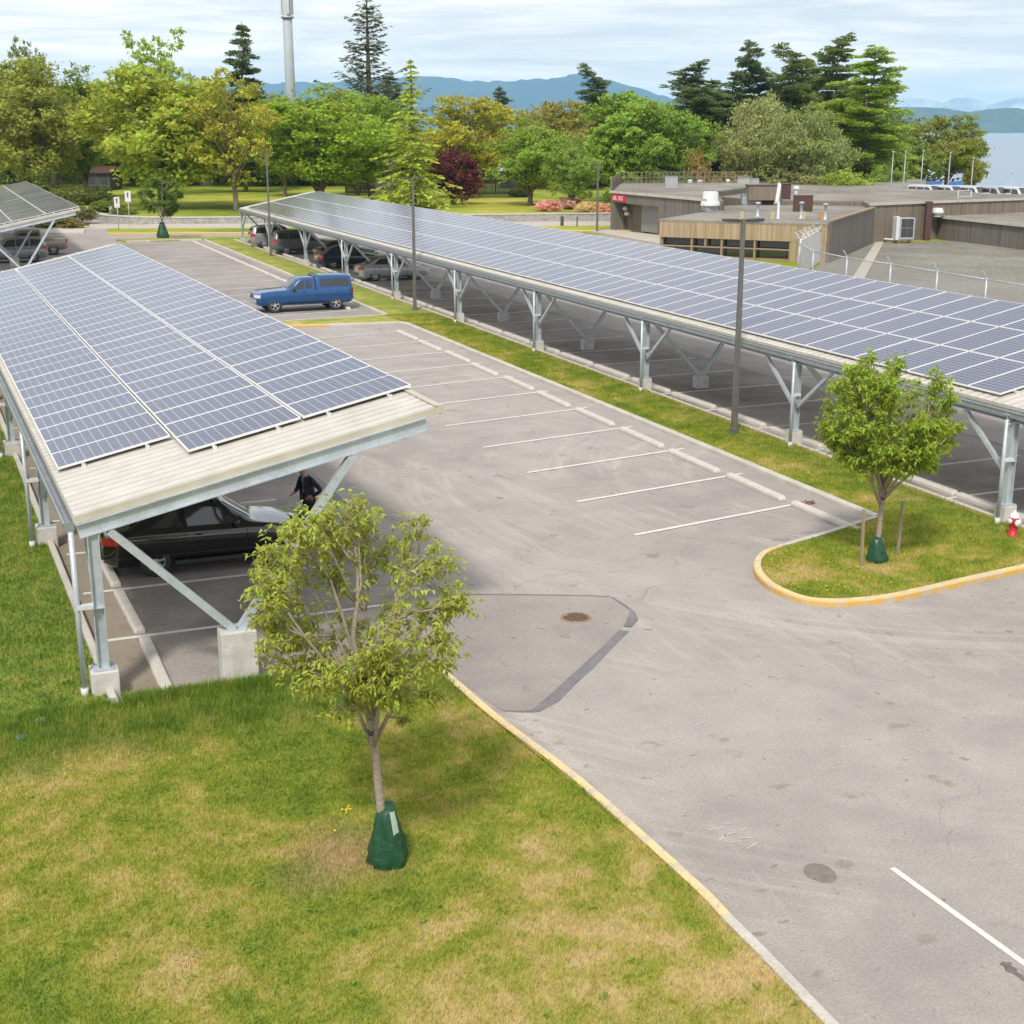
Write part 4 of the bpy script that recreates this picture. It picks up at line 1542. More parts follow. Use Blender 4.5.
# ------------------------------------------------------------------ leaves and trees
def leaf_cloud(centers, normals_bias, size, aspect, rng, droop=0.0, jitter=0.35, spread=1.0):
    """quads (diamonds) at centers; returns verts, faces"""
    n = len(centers)
    # leaf axis direction
    ax = rng.normal(0, 1, (n, 3))
    ax[:, 2] = ax[:, 2] * 0.6 - droop
    ax /= np.linalg.norm(ax, axis=1)[:, None]
    nb = rng.normal(0, 1, (n, 3)) * spread + normals_bias
    sd_ = np.cross(ax, nb)
    sd_ /= (np.linalg.norm(sd_, axis=1)[:, None] + 1e-9)
    s = size * rng.uniform(1 - jitter, 1 + jitter, n)[:, None]
    v = np.empty((n, 4, 3))
    v[:, 0] = centers - ax * s * 0.5
    v[:, 1] = centers + sd_ * s * 0.5 * aspect
    v[:, 2] = centers + ax * s * 0.5
    v[:, 3] = centers - sd_ * s * 0.5 * aspect
    return v.reshape(-1, 3), np.arange(n * 4).reshape(-1, 4)


def fine_leaves(centers, size, rng, droop=0.6, up=None):
    """pointed leaves folded on the midrib: 6 verts, 2 quads"""
    n = len(centers)
    ax = rng.normal(0, 1, (n, 3)) if up is None else up + rng.normal(0, 0.45, (n, 3))
    ax[:, 2] -= droop
    ax /= np.linalg.norm(ax, axis=1)[:, None]
    nb = rng.normal(0, 0.5, (n, 3)) + np.array([0, 0, 1.0])
    sd_ = np.cross(ax, nb)
    sd_ /= (np.linalg.norm(sd_, axis=1)[:, None] + 1e-9)
    nn = np.cross(sd_, ax)
    s = (size * rng.uniform(0.55, 1.25, n))[:, None]
    c = centers
    p0 = c
    p1 = c + ax * s * 0.42
    p2 = c + ax * s - nn * s * 0.10
    lift = nn * s * 0.10
    wv = sd_ * s * 0.175
    a1 = c + ax * s * 0.40 + wv + lift
    b1 = c + ax * s * 0.40 - wv + lift
    v = np.empty((n, 5, 3))
    v[:, 0] = p0
    v[:, 1] = a1
    v[:, 2] = p2
    v[:, 3] = b1
    v[:, 4] = p1
    k = np.arange(n)[:, None] * 5
    f1 = k + np.array([0, 1, 2, 4])
    f2 = k + np.array([0, 4, 2, 3])
    f = np.empty((n * 2, 4), int)
    f[0::2] = f1
    f[1::2] = f2
    return v.reshape(-1, 3), f


def crown_broad(name, seed, hgt=14.0, rad=6.5, base=2.5, lobes=26, leaves=15000, size=0.34, gap=0.0, flat=1.0, droop=0.2):
    rng = np.random.default_rng(seed)
    C, CL = [], []
    cz = (hgt + base) / 2
    rz_ = (hgt - base) / 2
    lob = []
    tries = 0
    while len(lob) < lobes and tries < 4000:
        tries += 1
        u = rng.normal(0, 1, 3)
        u /= np.linalg.norm(u)
        k = rng.uniform(0.35, 0.86)
        wx = rad * (1.0 - 0.32 * max(0, u[2]) ** 2) * k
        p = np.array([u[0] * wx, u[1] * wx, cz + u[2] * rz_ * k])
        lr = rad * rng.uniform(0.20, 0.36)
        if all(np.linalg.norm(p - q[0]) > 0.55 * (lr + q[1]) * (0.75 + gap) for q in lob):
            lob.append((p, lr))
    per = leaves // max(1, len(lob))
    wsum = sum(q[1] ** 2 for q in lob)
    for i, (p, lr) in enumerate(lob):
        n = int(leaves * lr ** 2 / wsum)
        nsub = max(8, n // 26)
        # sprigs on the lobe's surface, more above than below
        u = rng.normal(0, 1, (nsub, 3))
        u /= np.linalg.norm(u, axis=1)[:, None]
        u[:, 2] = u[:, 2] * 0.8 + 0.16
        rr = lr * rng.uniform(0.55, 1.12, (nsub, 1)) * np.array([[1, 1, 0.8 * flat]])
        sc_ = p + u * rr
        pick = rng.integers(0, nsub, n)
        off = rng.normal(0, 1, (n, 3)) * lr * 0.13 * np.array([1.25, 1.25, 0.75])
        C.append(sc_[pick] + off)
        CL.append(rng.uniform(0, 1, nsub)[pick] * 0.5 + rng.uniform(0, 0.5))
    C = np.concatenate(C)
    CL = np.concatenate(CL)
    bias = (C - np.array([0, 0, cz])) / rad + np.array([0, 0, 0.5])
    v, f = leaf_cloud(C, bias, size, 0.62, rng, droop=droop, spread=0.6)
    me = big_mesh(name, v, f, 4, M['foliage'], rnd=rng.uniform(0, 1, len(f)), clump=CL, parent='MESH')
    # limbs
    mb = MB()
    tr = rad * 0.042 + 0.05
    mb.tube([(0, 0, -0.3), (0.05, 0.02, base * 0.6), (0.0, 0.1, base * 1.3), (0.1, 0, cz * 0.9), (0.1, 0.05, cz * 1.3)], [tr * 1.3, tr, tr * 0.85, tr * 0.55, tr * 0.2], 9)
    for (p, lr) in lob[:18]:
        z0 = base * rng.uniform(0.8, 1.2) + rng.uniform(0, 0.3) * (p[2] - base)
        z0 = min(z0, p[2] - 0.2)
        mid = np.array([p[0] * 0.45, p[1] * 0.45, z0 + (p[2] - z0) * 0.6])
        mb.tube([(0, 0, z0), tuple(mid), tuple(p)], [tr * 0.45, tr * 0.25, tr * 0.08], 6)
    return me, mb


def crown_fir(name, seed, hgt=20.0, rad=3.6, base=2.0, levels=34, per=8, leaves=12, size=0.42, droop=0.25, taper=0.85, sparse=0.0, upturn=0.0, irregular=0.25, dens=1.0):
    rng = np.random.default_rng(seed)
    C, AX, CL = [], [], []
    mb = MB()
    tr = 0.018 * hgt
    mb.tube([(0, 0, -0.3), (0, 0, hgt * 0.5), (0, 0, hgt * 0.98)], [tr, tr * 0.6, 0.03], 8)
    for li in range(levels):
        t = (li + rng.uniform(-0.3, 0.3)) / levels
        t = min(max(t, 0), 1)
        z = base + (hgt - base) * t
        r = rad * ((1 - t) ** taper) * (1 + rng.normal(0, irregular * 0.5)) + 0.12
        if r <= 0.1:
            continue
        a0 = rng.uniform(0, 6.28)
        for k in range(per):
            if rng.uniform() < sparse:
                continue
            a = a0 + 2 * math.pi * k / per + rng.normal(0, 0.25)
            rr = r * rng.uniform(1 - irregular, 1 + irregular * 0.6)
            nseg = max(3, int(rr / (size * 0.42) * dens))
            s = np.linspace(0.10, 1, nseg)
            zc = z - droop * rr * s ** 1.3 + upturn * rr * s ** 3
            px_, py_ = np.cos(a) * rr * s, np.sin(a) * rr * s
            pts = np.stack([px_, py_, zc], 1)
            if k % 2 == 0:
                mb.tube([(0, 0, z)] + [tuple(p) for p in pts[::max(1, nseg // 3)]], [0.05] + [0.03] * len(pts[::max(1, nseg // 3)]), 4, cap=False)
            m_ = max(3, int(leaves / 3))
            for q in range(m_):
                wd_ = 0.30 * rr * (1 - s * 0.75) + 0.12
                off = rng.normal(0, 1, nseg) * wd_ * 0.8
                c = pts + np.stack([-np.sin(a) * off, np.cos(a) * off, -np.abs(off) * 0.28 + rng.normal(0, 0.06, nseg)], 1)
                C.append(c)
                sgn = np.sign(off)
                d = np.stack([np.cos(a) - np.sin(a) * sgn * 0.9, np.sin(a) + np.cos(a) * sgn * 0.9, np.full(nseg, -0.28)], 1)
                AX.append(d)
                CL.append(np.full(nseg, (0.25 + 0.75 * rng.uniform())) * (0.75 + 0.25 * s))
    C = np.concatenate(C)
    AX = np.concatenate(AX)
    CL = np.concatenate(CL)
    n = len(C)
    AX += rng.normal(0, 0.25, (n, 3))
    AX /= np.linalg.norm(AX, axis=1)[:, None]
    nb = rng.normal(0, 0.45, (n, 3)) + np.array([0, 0, 1])
    sd_ = np.cross(AX, nb)
    sd_ /= np.linalg.norm(sd_, axis=1)[:, None] + 1e-9
    s = size * rng.uniform(0.7, 1.3, n)[:, None]
    v = np.empty((n, 4, 3))
    v[:, 0] = C - AX * s * 0.6
    v[:, 1] = C + sd_ * s * 0.24
    v[:, 2] = C + AX * s * 0.6
    v[:, 3] = C - sd_ * s * 0.24
    f = np.arange(n * 4).reshape(-1, 4)
    me = big_mesh(name, v.reshape(-1, 3), f, 4, M['foliage'], rnd=rng.uniform(0, 1, n), clump=CL, parent='MESH')
    return me, mb


def crown_pads(name, seed, hgt=20.0, rad=4.8, base=4.0, nb=60, pads=4, per=70, size=0.34, padr=0.62, droop=0.1, taper=0.7, thick=0.30, blunt=0.25, sway=0.5, gaps=0.0):
    """conifer with an irregular outline: flat tufted pads along uneven limbs"""
    rng = np.random.default_rng(seed)
    mb = MB()
    tr = 0.016 * hgt
    bend = [(0, 0, -0.3)] + [(rng.normal(0, sway * 0.12) * k, rng.normal(0, sway * 0.12) * k, hgt * k / 6) for k in range(1, 7)]
    mb.tube(bend, [tr, tr * 0.85, tr * 0.72, tr * 0.58, tr * 0.42, tr * 0.26, 0.04], 8)
    bz = [p[2] for p in bend]
    C, CL, AX = [], [], []
    side = rng.uniform(0, 6.28)
    for i in range(nb):
        t = (i + rng.uniform(-1.5, 1.5)) / nb
        t = min(max(t, 0.0), 1.0)
        z = base + (hgt - base) * t
        env = rad * ((1 - t) ** taper * (1 - blunt) + blunt * math.sqrt(max(0.0, 1 - t ** 3)))
        a = i * 2.4 + rng.normal(0, 0.5)
        lop = 1 + 0.25 * math.cos(a - side)
        L = max(0.35, env * rng.uniform(0.45, 1.12) * lop)
        if rng.uniform() < gaps:
            continue
        ox = np.interp(z, bz, [p[0] for p in bend])
        oy = np.interp(z, bz, [p[1] for p in bend])
        tip = np.array([ox + math.cos(a) * L, oy + math.sin(a) * L, z + L * (rng.normal(0.05, 0.14) - droop)])
        org = np.array([ox, oy, z])
        if L > 0.8:
            mid = (org + tip) / 2 + np.array([0, 0, 0.08 * L])
            mb.tube([tuple(org), tuple(mid), tuple(tip)], [0.07, 0.05, 0.02], 5, cap=False)
        npad = max(1, int(pads * L / rad + 0.9))
        for j in range(npad):
            s = 1 - (j + rng.uniform(0, 0.8)) / (npad + 0.6) * 0.85
            c = org + (tip - org) * s + rng.normal(0, 0.16, 3) * np.array([1, 1, 0.6])
            pr_ = padr * rng.uniform(0.7, 1.35) * (0.55 + 0.45 * min(1, L / (0.5 * rad)))
            m = int(per * (pr_ / padr) ** 2)
            u = rng.normal(0, 1, (m, 3))
            u /= np.linalg.norm(u, axis=1)[:, None]
            k = rng.uniform(0.15, 1.0, (m, 1)) ** 0.5
            off = u * k * pr_ * np.array([1.2, 1.2, thick])
            off[:, 2] -= 0.10 * np.linalg.norm(off[:, :2], axis=1)
            C.append(c + off)
            d = u + (tip - org) / (np.linalg.norm(tip - org) + 1e-6) * 0.8
            d[:, 2] = d[:, 2] * 0.35 + rng.normal(0.05, 0.15, m)
            AX.append(d)
            CL.append(np.full(m, rng.uniform(0, 1)))
    C, AX, CL = np.concatenate(C), np.concatenate(AX), np.concatenate(CL)
    n = len(C)
    AX /= np.linalg.norm(AX, axis=1)[:, None]
    nb_ = rng.normal(0, 0.6, (n, 3)) + np.array([0, 0, 1])
    sd_ = np.cross(AX, nb_)
    sd_ /= np.linalg.norm(sd_, axis=1)[:, None] + 1e-9
    s = size * rng.uniform(0.7, 1.3, n)[:, None]
    v = np.empty((n, 4, 3))
    v[:, 0] = C - AX * s * 0.6
    v[:, 1] = C + sd_ * s * 0.26
    v[:, 2] = C + AX * s * 0.6
    v[:, 3] = C - sd_ * s * 0.26
    me = big_mesh(name, v.reshape(-1, 3), np.arange(n * 4).reshape(-1, 4), 4, M['foliage'], rnd=rng.uniform(0, 1, n), clump=CL, parent='MESH')
    return me, mb


PROTO = {}


def proto(kind):
    if kind in PROTO:
        return PROTO[kind]
    if kind == 'round':
        c = crown_broad('crown', 21, 14, 6.5, 2.0, 34, 22000, 0.34)
    elif kind == 'round2':
        c = crown_broad('crown', 22, 14, 6.2, 1.6, 40, 22000, 0.30)
    elif kind == 'airy':
        c = crown_broad('crown', 23, 16, 5.2, 2.6, 30, 9000, 0.34, gap=0.35)
    elif kind == 'maple':
        c = crown_broad('crown', 24, 14, 6.5, 1.6, 38, 24000, 0.38, gap=0.05, flat=0.8)
    elif kind == 'spread':
        c = crown_broad('crown', 25, 9, 6.5, 0.6, 38, 18000, 0.28, flat=0.8)
    elif kind == 'shrub':
        c = crown_broad('crown', 26, 2.6, 1.7, 0.1, 16, 3500, 0.2)
    elif kind == 'bushy':
        c = crown_broad('crown', 27, 5.0, 3.4, 0.4, 26, 9000, 0.24)
    elif kind == 'fir':
        c = crown_pads('crown', 31, 20, 4.2, 2.0, 120, 4, 110, 0.34, 0.70, 0.12, 0.85, 0.50, 0.10)
    elif kind == 'oldfir':
        c = crown_pads('crown', 32, 20, 4.8, 3.0, 130, 5, 95, 0.32, 0.72, 0.0, 0.75, 0.42, 0.28, 1.5)
    elif kind == 'layered':
        c = crown_pads('crown', 33, 20, 6.4, 0.5, 135, 6, 110, 0.34, 0.85, 0.08, 0.62, 0.34, 0.25, 1.0)
    elif kind == 'spruce':
        c = crown_fir('crown', 34, 24, 5.0, 3.0, 34, 7, 9, 0.44, droop=-0.22, upturn=0.10, irregular=0.45, taper=0.80, sparse=0.28)
    elif kind == 'oldfir2':
        c = crown_pads('crown', 42, 20, 4.8, 4.0, 92, 5, 100, 0.32, 0.78, 0.02, 0.6, 0.45, 0.40, 2.2)
    elif kind == 'cedar':
        c = crown_fir('crown', 35, 18, 5.2, 0.6, 30, 6, 9, 0.52, droop=0.34, upturn=0.02, irregular=0.42, taper=1.15, sparse=0.15)
    me, mb = c
    tm = mb.build('trunk', 'bark')
    tmesh = tm.data
    bpy.data.objects.remove(tm)
    dims = {'round': (14, 6.5), 'round2': (14, 6.2), 'airy': (16, 5.2), 'maple': (14, 6.5), 'spread': (9, 6.5), 'shrub': (2.6, 1.7), 'bushy': (5.0, 3.4), 'fir': (20, 4.0),
            'oldfir': (20, 5.2), 'oldfir2': (20, 5.2), 'layered': (20, 6.6), 'spruce': (24, 4.6), 'cedar': (18, 5.2)}[kind]
    PROTO[kind] = (me, tmesh, dims)
    return PROTO[kind]


def tree(kind, name, label, cat, px, top, width, dist, color, rz=0.0, base=None, group=None, z0=0.0, wscale=1.0):
    me, tm, (ph, pr) = proto(kind)
    p = D(px, dist, z0)
    hgt = H + (130 - top) * dist / (FPX / math.cos(PITCH)) - z0
    rad = width / 2 * dist / (FPX / math.cos(PITCH))
    t = thing(name, label, cat, p, rz, group)
    sz, sx = hgt / ph, rad / pr
    for nm, mesh in (('trunk', tm), ('crown', me)):
        o = bpy.data.objects.new(nm, mesh)
        COL.objects.link(o)
        o.parent = t
        o.scale = (sx, sx, sz) if nm == 'crown' else (sx, sx, sz)
        o.color = (min(1, color[0] * 1.50), min(1, color[1] * 1.42), color[2] * 1.30, 1)
    return t


GM = (0.165, 0.26, 0.045)
GD = (0.12, 0.18, 0.05)
GO = (0.26, 0.285, 0.06)     # olive
DK = (0.135, 0.185, 0.085)
TREES = [
    ('round', 'broadleaf_tree', 'dull olive broadleaf tree at the left edge behind the distant canopy', 22, 52, 153, 168, GO, 0.3),
    ('airy', 'broadleaf_tree', 'thin sparse-topped tree poking above the olive trees at the left', 32, 22, 52, 200, (0.17, 0.22, 0.08), 0.5),
    ('round2', 'broadleaf_tree', 'mid-green tree between the olive tree and the bright maple', 82, 58, 106, 178, (0.21, 0.27, 0.05), 1.3),
    ('maple', 'maple_tree', 'big bright yellow-green maple right of the two road signs', 158, 58, 177, 158, (0.31, 0.37, 0.05), 2.0),
    ('airy', 'broadleaf_tree', 'airy light-green tree standing tall behind the bright maple', 163, 12, 87, 190, (0.29, 0.37, 0.07), 2.2),
    ('airy', 'broadleaf_tree', 'slender yellowing tree with a bare lower trunk beside the dark fir', 232, 52, 99, 152, (0.33, 0.33, 0.05), 0.7),
    ('fir', 'fir_tree', 'short dark fir top behind the slender yellowing tree', 243, 27, 70, 200, DK, 0.2),
    ('round2', 'broadleaf_tree', 'wide fresh-green tree below the grey tower', 318, 78, 177, 163, (0.25, 0.34, 0.04), 3.3),
    ('round2', 'broadleaf_tree', 'light-green tree right behind the grey tower foot', 282, 86, 84, 186, (0.24, 0.31, 0.06), 4.6),
    ('maple', 'broadleaf_tree', 'light-green tree below the tall dark spruce', 356, 84, 96, 190, (0.26, 0.34, 0.05), 1.1),
    ('round', 'broadleaf_tree', 'green tree touching the left side of the yellow-green cedar', 368, 88, 99, 172, (0.22, 0.31, 0.05), 5.3),
    ('spruce', 'spruce_tree', 'tall dark spruce with upswept branches, highest tree in the row', 370, -6, 98, 215, (0.115, 0.135, 0.075), 0.4),
    ('fir', 'fir_tree', 'small dark fir tucked behind the yellow-green cedar', 392, 76, 67, 230, (0.10, 0.13, 0.07), 1.4),
    ('cedar', 'cedar_tree', 'yellow-green cedar with drooping layered branches', 412, 60, 106, 158, (0.36, 0.42, 0.06), 0.9),
    ('bushy', 'plum_tree', 'low dark purple-leaved tree right of the cedar', 452, 143, 65, 166, (0.13, 0.035, 0.045), 0.9),
    ('round', 'broadleaf_tree', 'golden-green round tree above the purple-leaved tree', 470, 90, 113, 182, (0.33, 0.32, 0.045), 4.1),
    ('oldfir', 'fir_tree', 'dark flat-topped fir peeking over the golden-green tree', 495, 88, 52, 240, DK, 3.0),
    ('round2', 'broadleaf_tree', 'green tree on the lawn left of the pink flowering bushes', 530, 110, 108, 164, (0.23, 0.32, 0.05), 5.0),
    ('round', 'broadleaf_tree', 'rust-tinged tree behind the pink flowering bushes', 560, 96, 92, 205, (0.26, 0.24, 0.06), 1.9),
    ('round2', 'broadleaf_tree', 'smaller green tree rising beside the pink flowering bushes', 573, 130, 66, 156, (0.22, 0.31, 0.06), 2.8),
    ('oldfir2', 'fir_tree', 'dark wind-shaped fir with a flat leaning top', 592, 66, 72, 215, DK, 2.0),
    ('maple', 'broadleaf_tree', 'broad bright-green tree behind the left corner of the garage', 633, 84, 122, 172, (0.23, 0.34, 0.05), 0.8),
    ('round', 'broadleaf_tree', 'mid-green tree behind the roof railing of the garage', 672, 104, 96, 168, (0.20, 0.30, 0.05), 3.9),
    ('oldfir', 'fir_tree', 'bushy dark fir behind the middle of the roof railing', 700, 62, 109, 200, (0.15, 0.20, 0.08), 4.4),
    ('fir', 'fir_tree', 'dark fir standing between two taller firs over the building', 728, 72, 78, 205, DK, 5.6),
    ('oldfir', 'fir_tree', 'tall dark fir with a spiky crown above the rooftop boxes', 752, 44, 78, 212, DK, 0.1),
    ('oldfir2', 'pine_tree', 'rounded lighter pine right of the spiky fir', 784, 46, 85, 196, (0.14, 0.185, 0.06), 1.0),
    ('layered', 'fir_tree', 'tall windswept fir, highest above the flat roof', 838, 38, 111, 205, (0.17, 0.225, 0.075), 2.6),
    ('layered', 'cedar_tree', 'broad layered bright-green conifer at the right end of the tree row', 868, 50, 135, 178, (0.27, 0.36, 0.06), 0.5),
    ('fir', 'fir_tree', 'mid-green fir filling the gap left of the spiky fir', 716, 80, 80, 222, (0.16, 0.22, 0.07), 1.6),
    ('fir', 'fir_tree', 'mid-green fir filling the gap right of the rounded pine', 808, 60, 90, 222, (0.17, 0.23, 0.07), 2.9),
    ('maple', 'broadleaf_tree', 'light-green tree behind the olive spreading tree', 795, 84, 90, 198, (0.22, 0.29, 0.06), 2.9),
    ('spread', 'arbutus_tree', 'grey-green spreading tree over the rooftop boxes', 762, 92, 109, 172, (0.27, 0.30, 0.12), 0.6),
    ('spread', 'arbutus_tree', 'olive spreading tree behind the brown rooftop box', 806, 104, 105, 166, (0.23, 0.27, 0.10), 2.6),
    ('bushy', 'arbutus_tree', 'rust-coloured small tree between the green trees and the grey-green ones', 698, 142, 31, 164, (0.27, 0.20, 0.075), 2.6),
    ('round', 'broadleaf_tree', 'brownish-green round tree alone against the water', 951, 110, 87, 205, (0.22, 0.25, 0.045), 1.2),
    ('bushy', 'broadleaf_tree', 'low green tree filling the gap left of the tree by the water', 912, 134, 77, 200, (0.20, 0.26, 0.06), 2.2),
    ('bushy', 'broadleaf_tree', 'small outlying bush on the water side of the round tree', 978, 152, 25, 200, (0.23, 0.25, 0.06), 3.2),
    ('round', 'broadleaf_tree', 'dark tree behind the olive tree, left background', 50, 80, 141, 215, GD, 4.2),
    ('round2', 'broadleaf_tree', 'dark tree behind the bright maple', 150, 76, 177, 220, (0.13, 0.19, 0.04), 0.2),
    ('round', 'broadleaf_tree', 'dark tree behind the slender yellowing tree', 250, 92, 129, 222, GD, 1.2),
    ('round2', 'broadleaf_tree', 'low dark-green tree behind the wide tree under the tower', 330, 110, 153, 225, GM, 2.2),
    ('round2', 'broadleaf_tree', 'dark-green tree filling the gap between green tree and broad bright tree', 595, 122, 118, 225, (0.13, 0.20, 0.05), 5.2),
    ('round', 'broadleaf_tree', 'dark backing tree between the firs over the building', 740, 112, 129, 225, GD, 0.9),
]
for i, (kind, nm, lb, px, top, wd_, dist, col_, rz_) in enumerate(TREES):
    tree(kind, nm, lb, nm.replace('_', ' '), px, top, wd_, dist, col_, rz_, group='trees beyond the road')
SHR = [
    (98, 196, 40, 150, (0.17, 0.22, 0.05), 'green shrub behind the road signs', 'shrub', 'bushy'),
    (75, 203, 36, 140, (0.20, 0.21, 0.06), 'olive shrub in the bed right of the distant canopy', 'shrub', 'bushy'),
    (44, 215, 50, 133, (0.22, 0.21, 0.06), 'low reddish-green ground shrub in the kerbside bed, left part', 'shrub', 'shrub'),
    (66, 217, 34, 132, (0.24, 0.23, 0.06), 'low yellow-green ground shrub at the corner of the kerbside bed', 'shrub', 'shrub'),
    (118, 205, 34, 146, (0.15, 0.20, 0.04), 'dark green shrub between sign posts and lawn', 'shrub', 'bushy'),
    (520, 186, 30, 185, (0.10, 0.14, 0.05), 'dark bush against the far wooden fence', 'shrub', 'bushy'),
    (620, 184, 36, 160, (0.17, 0.26, 0.05), 'green bush at the corner of the garage', 'shrub', 'bushy'),
    (800, 168, 70, 160, (0.24, 0.24, 0.10), 'grey-green bush behind the rear roof boxes', 'shrub', 'bushy'),
    (848, 164, 80, 158, (0.26, 0.33, 0.06), 'bright green low bush at the foot of the layered conifer', 'shrub', 'bushy'),
    (735, 168, 60, 162, (0.26, 0.23, 0.10), 'tan-green bush left of the rear roof boxes', 'shrub', 'bushy'),
    (888, 160, 44, 168, (0.20, 0.28, 0.06), 'green bush at the edge of the trees by the masts', 'shrub', 'bushy'),
    (30, 178, 70, 160, (0.16, 0.19, 0.05), 'dark olive bush beneath the olive tree at the left edge', 'shrub', 'bushy'),
    (84, 182, 56, 165, (0.15, 0.18, 0.05), 'dark bush under the mid-green tree', 'shrub', 'bushy'),
    (678, 168, 50, 160, (0.12, 0.19, 0.05), 'dark bush showing through the roof railing', 'shrub', 'bushy'),
]
for (px, top, wd_, dist, col_, lb, cat, kind) in SHR:
    tree(kind, 'shrub', lb, cat, px, top, wd_, dist, col_, px * 0.1, group='shrubs below the trees')
FL = [(548, 196, 32, 152, (0.62, 0.36, 0.33)), (570, 193, 34, 156, (0.60, 0.40, 0.40)), (590, 198, 34, 150, (0.55, 0.45, 0.24)), (606, 200, 24, 148, (0.62, 0.38, 0.28))]
fl = ['leftmost pink flowering bush by the lawn', 'pink flowering bush behind the small green tree', 'peach and green flowering bush next to the distant lamp post', 'flowering bush tight against the garage corner']
for (px, top, wd_, dist, col_), lb in zip(FL, fl):
    tree('bushy', 'flowering_bush', lb, 'flowering bush', px, top, wd_, dist, col_, px * 0.3, group='flowering bushes')


def young_tree(label, base, trunk_top, lean, prim, crown_c, crown_r, nleaf, leaf, seed, rt=0.065, sprig=9, color=(0.2, 0.26, 0.04), low=0.0):
    rng = np.random.default_rng(seed)
    t = thing('young_tree', label, 'young tree', (base[0], base[1], 0.08), 0.0, 'young trees with watering bags')
    mb = MB()
    tt = Vector((lean[0], lean[1], trunk_top))
    mb.tube([(0, 0, -0.05), (lean[0] * 0.25, lean[1] * 0.2, trunk_top * 0.35), (lean[0] * 0.7, lean[1] * 0.7, trunk_top * 0.75), tt], [rt * 1.15, rt * 0.95, rt * 0.85, rt * 0.78], 12)
    ends, dirs = [], []
    cc = Vector(crown_c)

    def grow(p0, d, L, r, depth):
        pts = [p0]
        d = Vector(d).normalized()
        p = Vector(p0)
        n = 5
        for i in range(n):
            d = (d + Vector(rng.normal(0, 0.16, 3)) + Vector((0, 0, 0.05 if depth == 0 else 0.03))).normalized()
            q_ = p + d * (L / n)
            e_ = sum(((q_[k] - cc[k]) / crown_r[k]) ** 2 for k in range(3))
            if e_ > 1.02 and i > 0 and (q_ - cc).dot(d) > 0:
                break
            p = q_
            pts.append(p.copy())
        n = len(pts) - 1
        mb.tube(pts, [r * (1 - 0.75 * i / n) + 0.003 for i in range(n + 1)], 6 if depth else 8)
        if depth >= 0:
            for q in pts[(3 if depth == 0 else (1 if depth == 1 else 0)):]:
                ends.append(q.copy())
                dirs.append(d.copy())
        if depth < 2:
            m_ = 6 if depth == 0 else 4
            for i in range(m_):
                k = rng.uniform(0.3, 1.0)
                q = pts[min(n, max(1, int(k * n + 0.5)))]
                a = rng.uniform(0, 2 * math.pi)
                out = Vector((math.cos(a), math.sin(a), rng.uniform(-0.15, 0.7)))
                away = (q - cc)
                away = away.normalized() if away.length > 0.01 else Vector((0, 0, 1))
                dd = (out * 0.7 + d * 0.5 + away * 0.55).normalized()
                grow(q, dd, L * rng.uniform(0.34, 0.6), r * 0.45, depth + 1)

    for i in range(prim):
        a = 2 * math.pi * (i + rng.uniform(-0.25, 0.25)) / prim
        tgt = cc + Vector((math.cos(a) * crown_r[0] * rng.uniform(0.55, 0.95), math.sin(a) * crown_r[1] * rng.uniform(0.55, 0.95), crown_r[2] * rng.uniform(-0.35, 0.55)))
        st = tt - Vector((0, 0, rng.uniform(0.0, 0.45 + low)))
        st.x = lean[0] * st.z / trunk_top
        st.y = lean[1] * st.z / trunk_top
        grow(st, tgt - st, (tgt - st).length, rt * 0.5, 0)
    grow(tt, cc + Vector((0.05, 0, crown_r[2] * 0.8)) - tt, (cc.z + crown_r[2] * 0.75) - tt.z, rt * 0.7, 0)
    mb.build('trunk', 'bark_young', t)
    E = np.array([tuple(e) for e in ends])
    Dd = np.array([tuple(e) for e in dirs])
    # keep sprigs inside the crown's outline
    q = (E - np.array(crown_c)) / np.array(crown_r)
    keep = (q ** 2).sum(1) < 1.25
    E, Dd = E[keep], Dd[keep]
    ns = max(1, int(nleaf / sprig))
    pick = np.concatenate([rng.permutation(len(E)) for _ in range(ns // len(E) + 1)])[:ns]
    C, U, CLs = [], [], []
    for k in pick:
        az = rng.uniform(0, 2 * math.pi, sprig)
        L = rng.uniform(0.0, 0.16, sprig)[:, None]
        dd = Dd[k] * 0.6 + rng.normal(0, 0.45, 3) + np.array([0, 0, 0.1])
        c = E[k] + dd * L + rng.normal(0, 0.012, (sprig, 3))
        u = np.stack([np.cos(az), np.sin(az), np.full(sprig, 0.1)], 1) + dd * 0.5
        C.append(c)
        U.append(u)
        CLs.append(np.full(sprig * 2, rng.uniform(0, 1)))
    C = np.concatenate(C)
    U = np.concatenate(U)
    v, f = fine_leaves(C, leaf, rng, droop=0.85, up=U)
    rn = np.repeat(rng.uniform(0, 1, len(C)), 2)
    o = big_mesh('crown', v, f, 4, M['foliage'], rnd=rn, clump=np.concatenate(CLs), parent=t)
    o.color = (*color, 1)
    mb = MB()
    zb = trunk_top * 0.82
    mb.tube([(lean[0] * 0.82, lean[1] * 0.82, zb - 0.03), (lean[0] * 0.82, lean[1] * 0.82, zb + 0.03)], rt * 1.02, 12)
    mb.build('tie', 'dark_metal', t)
    return t


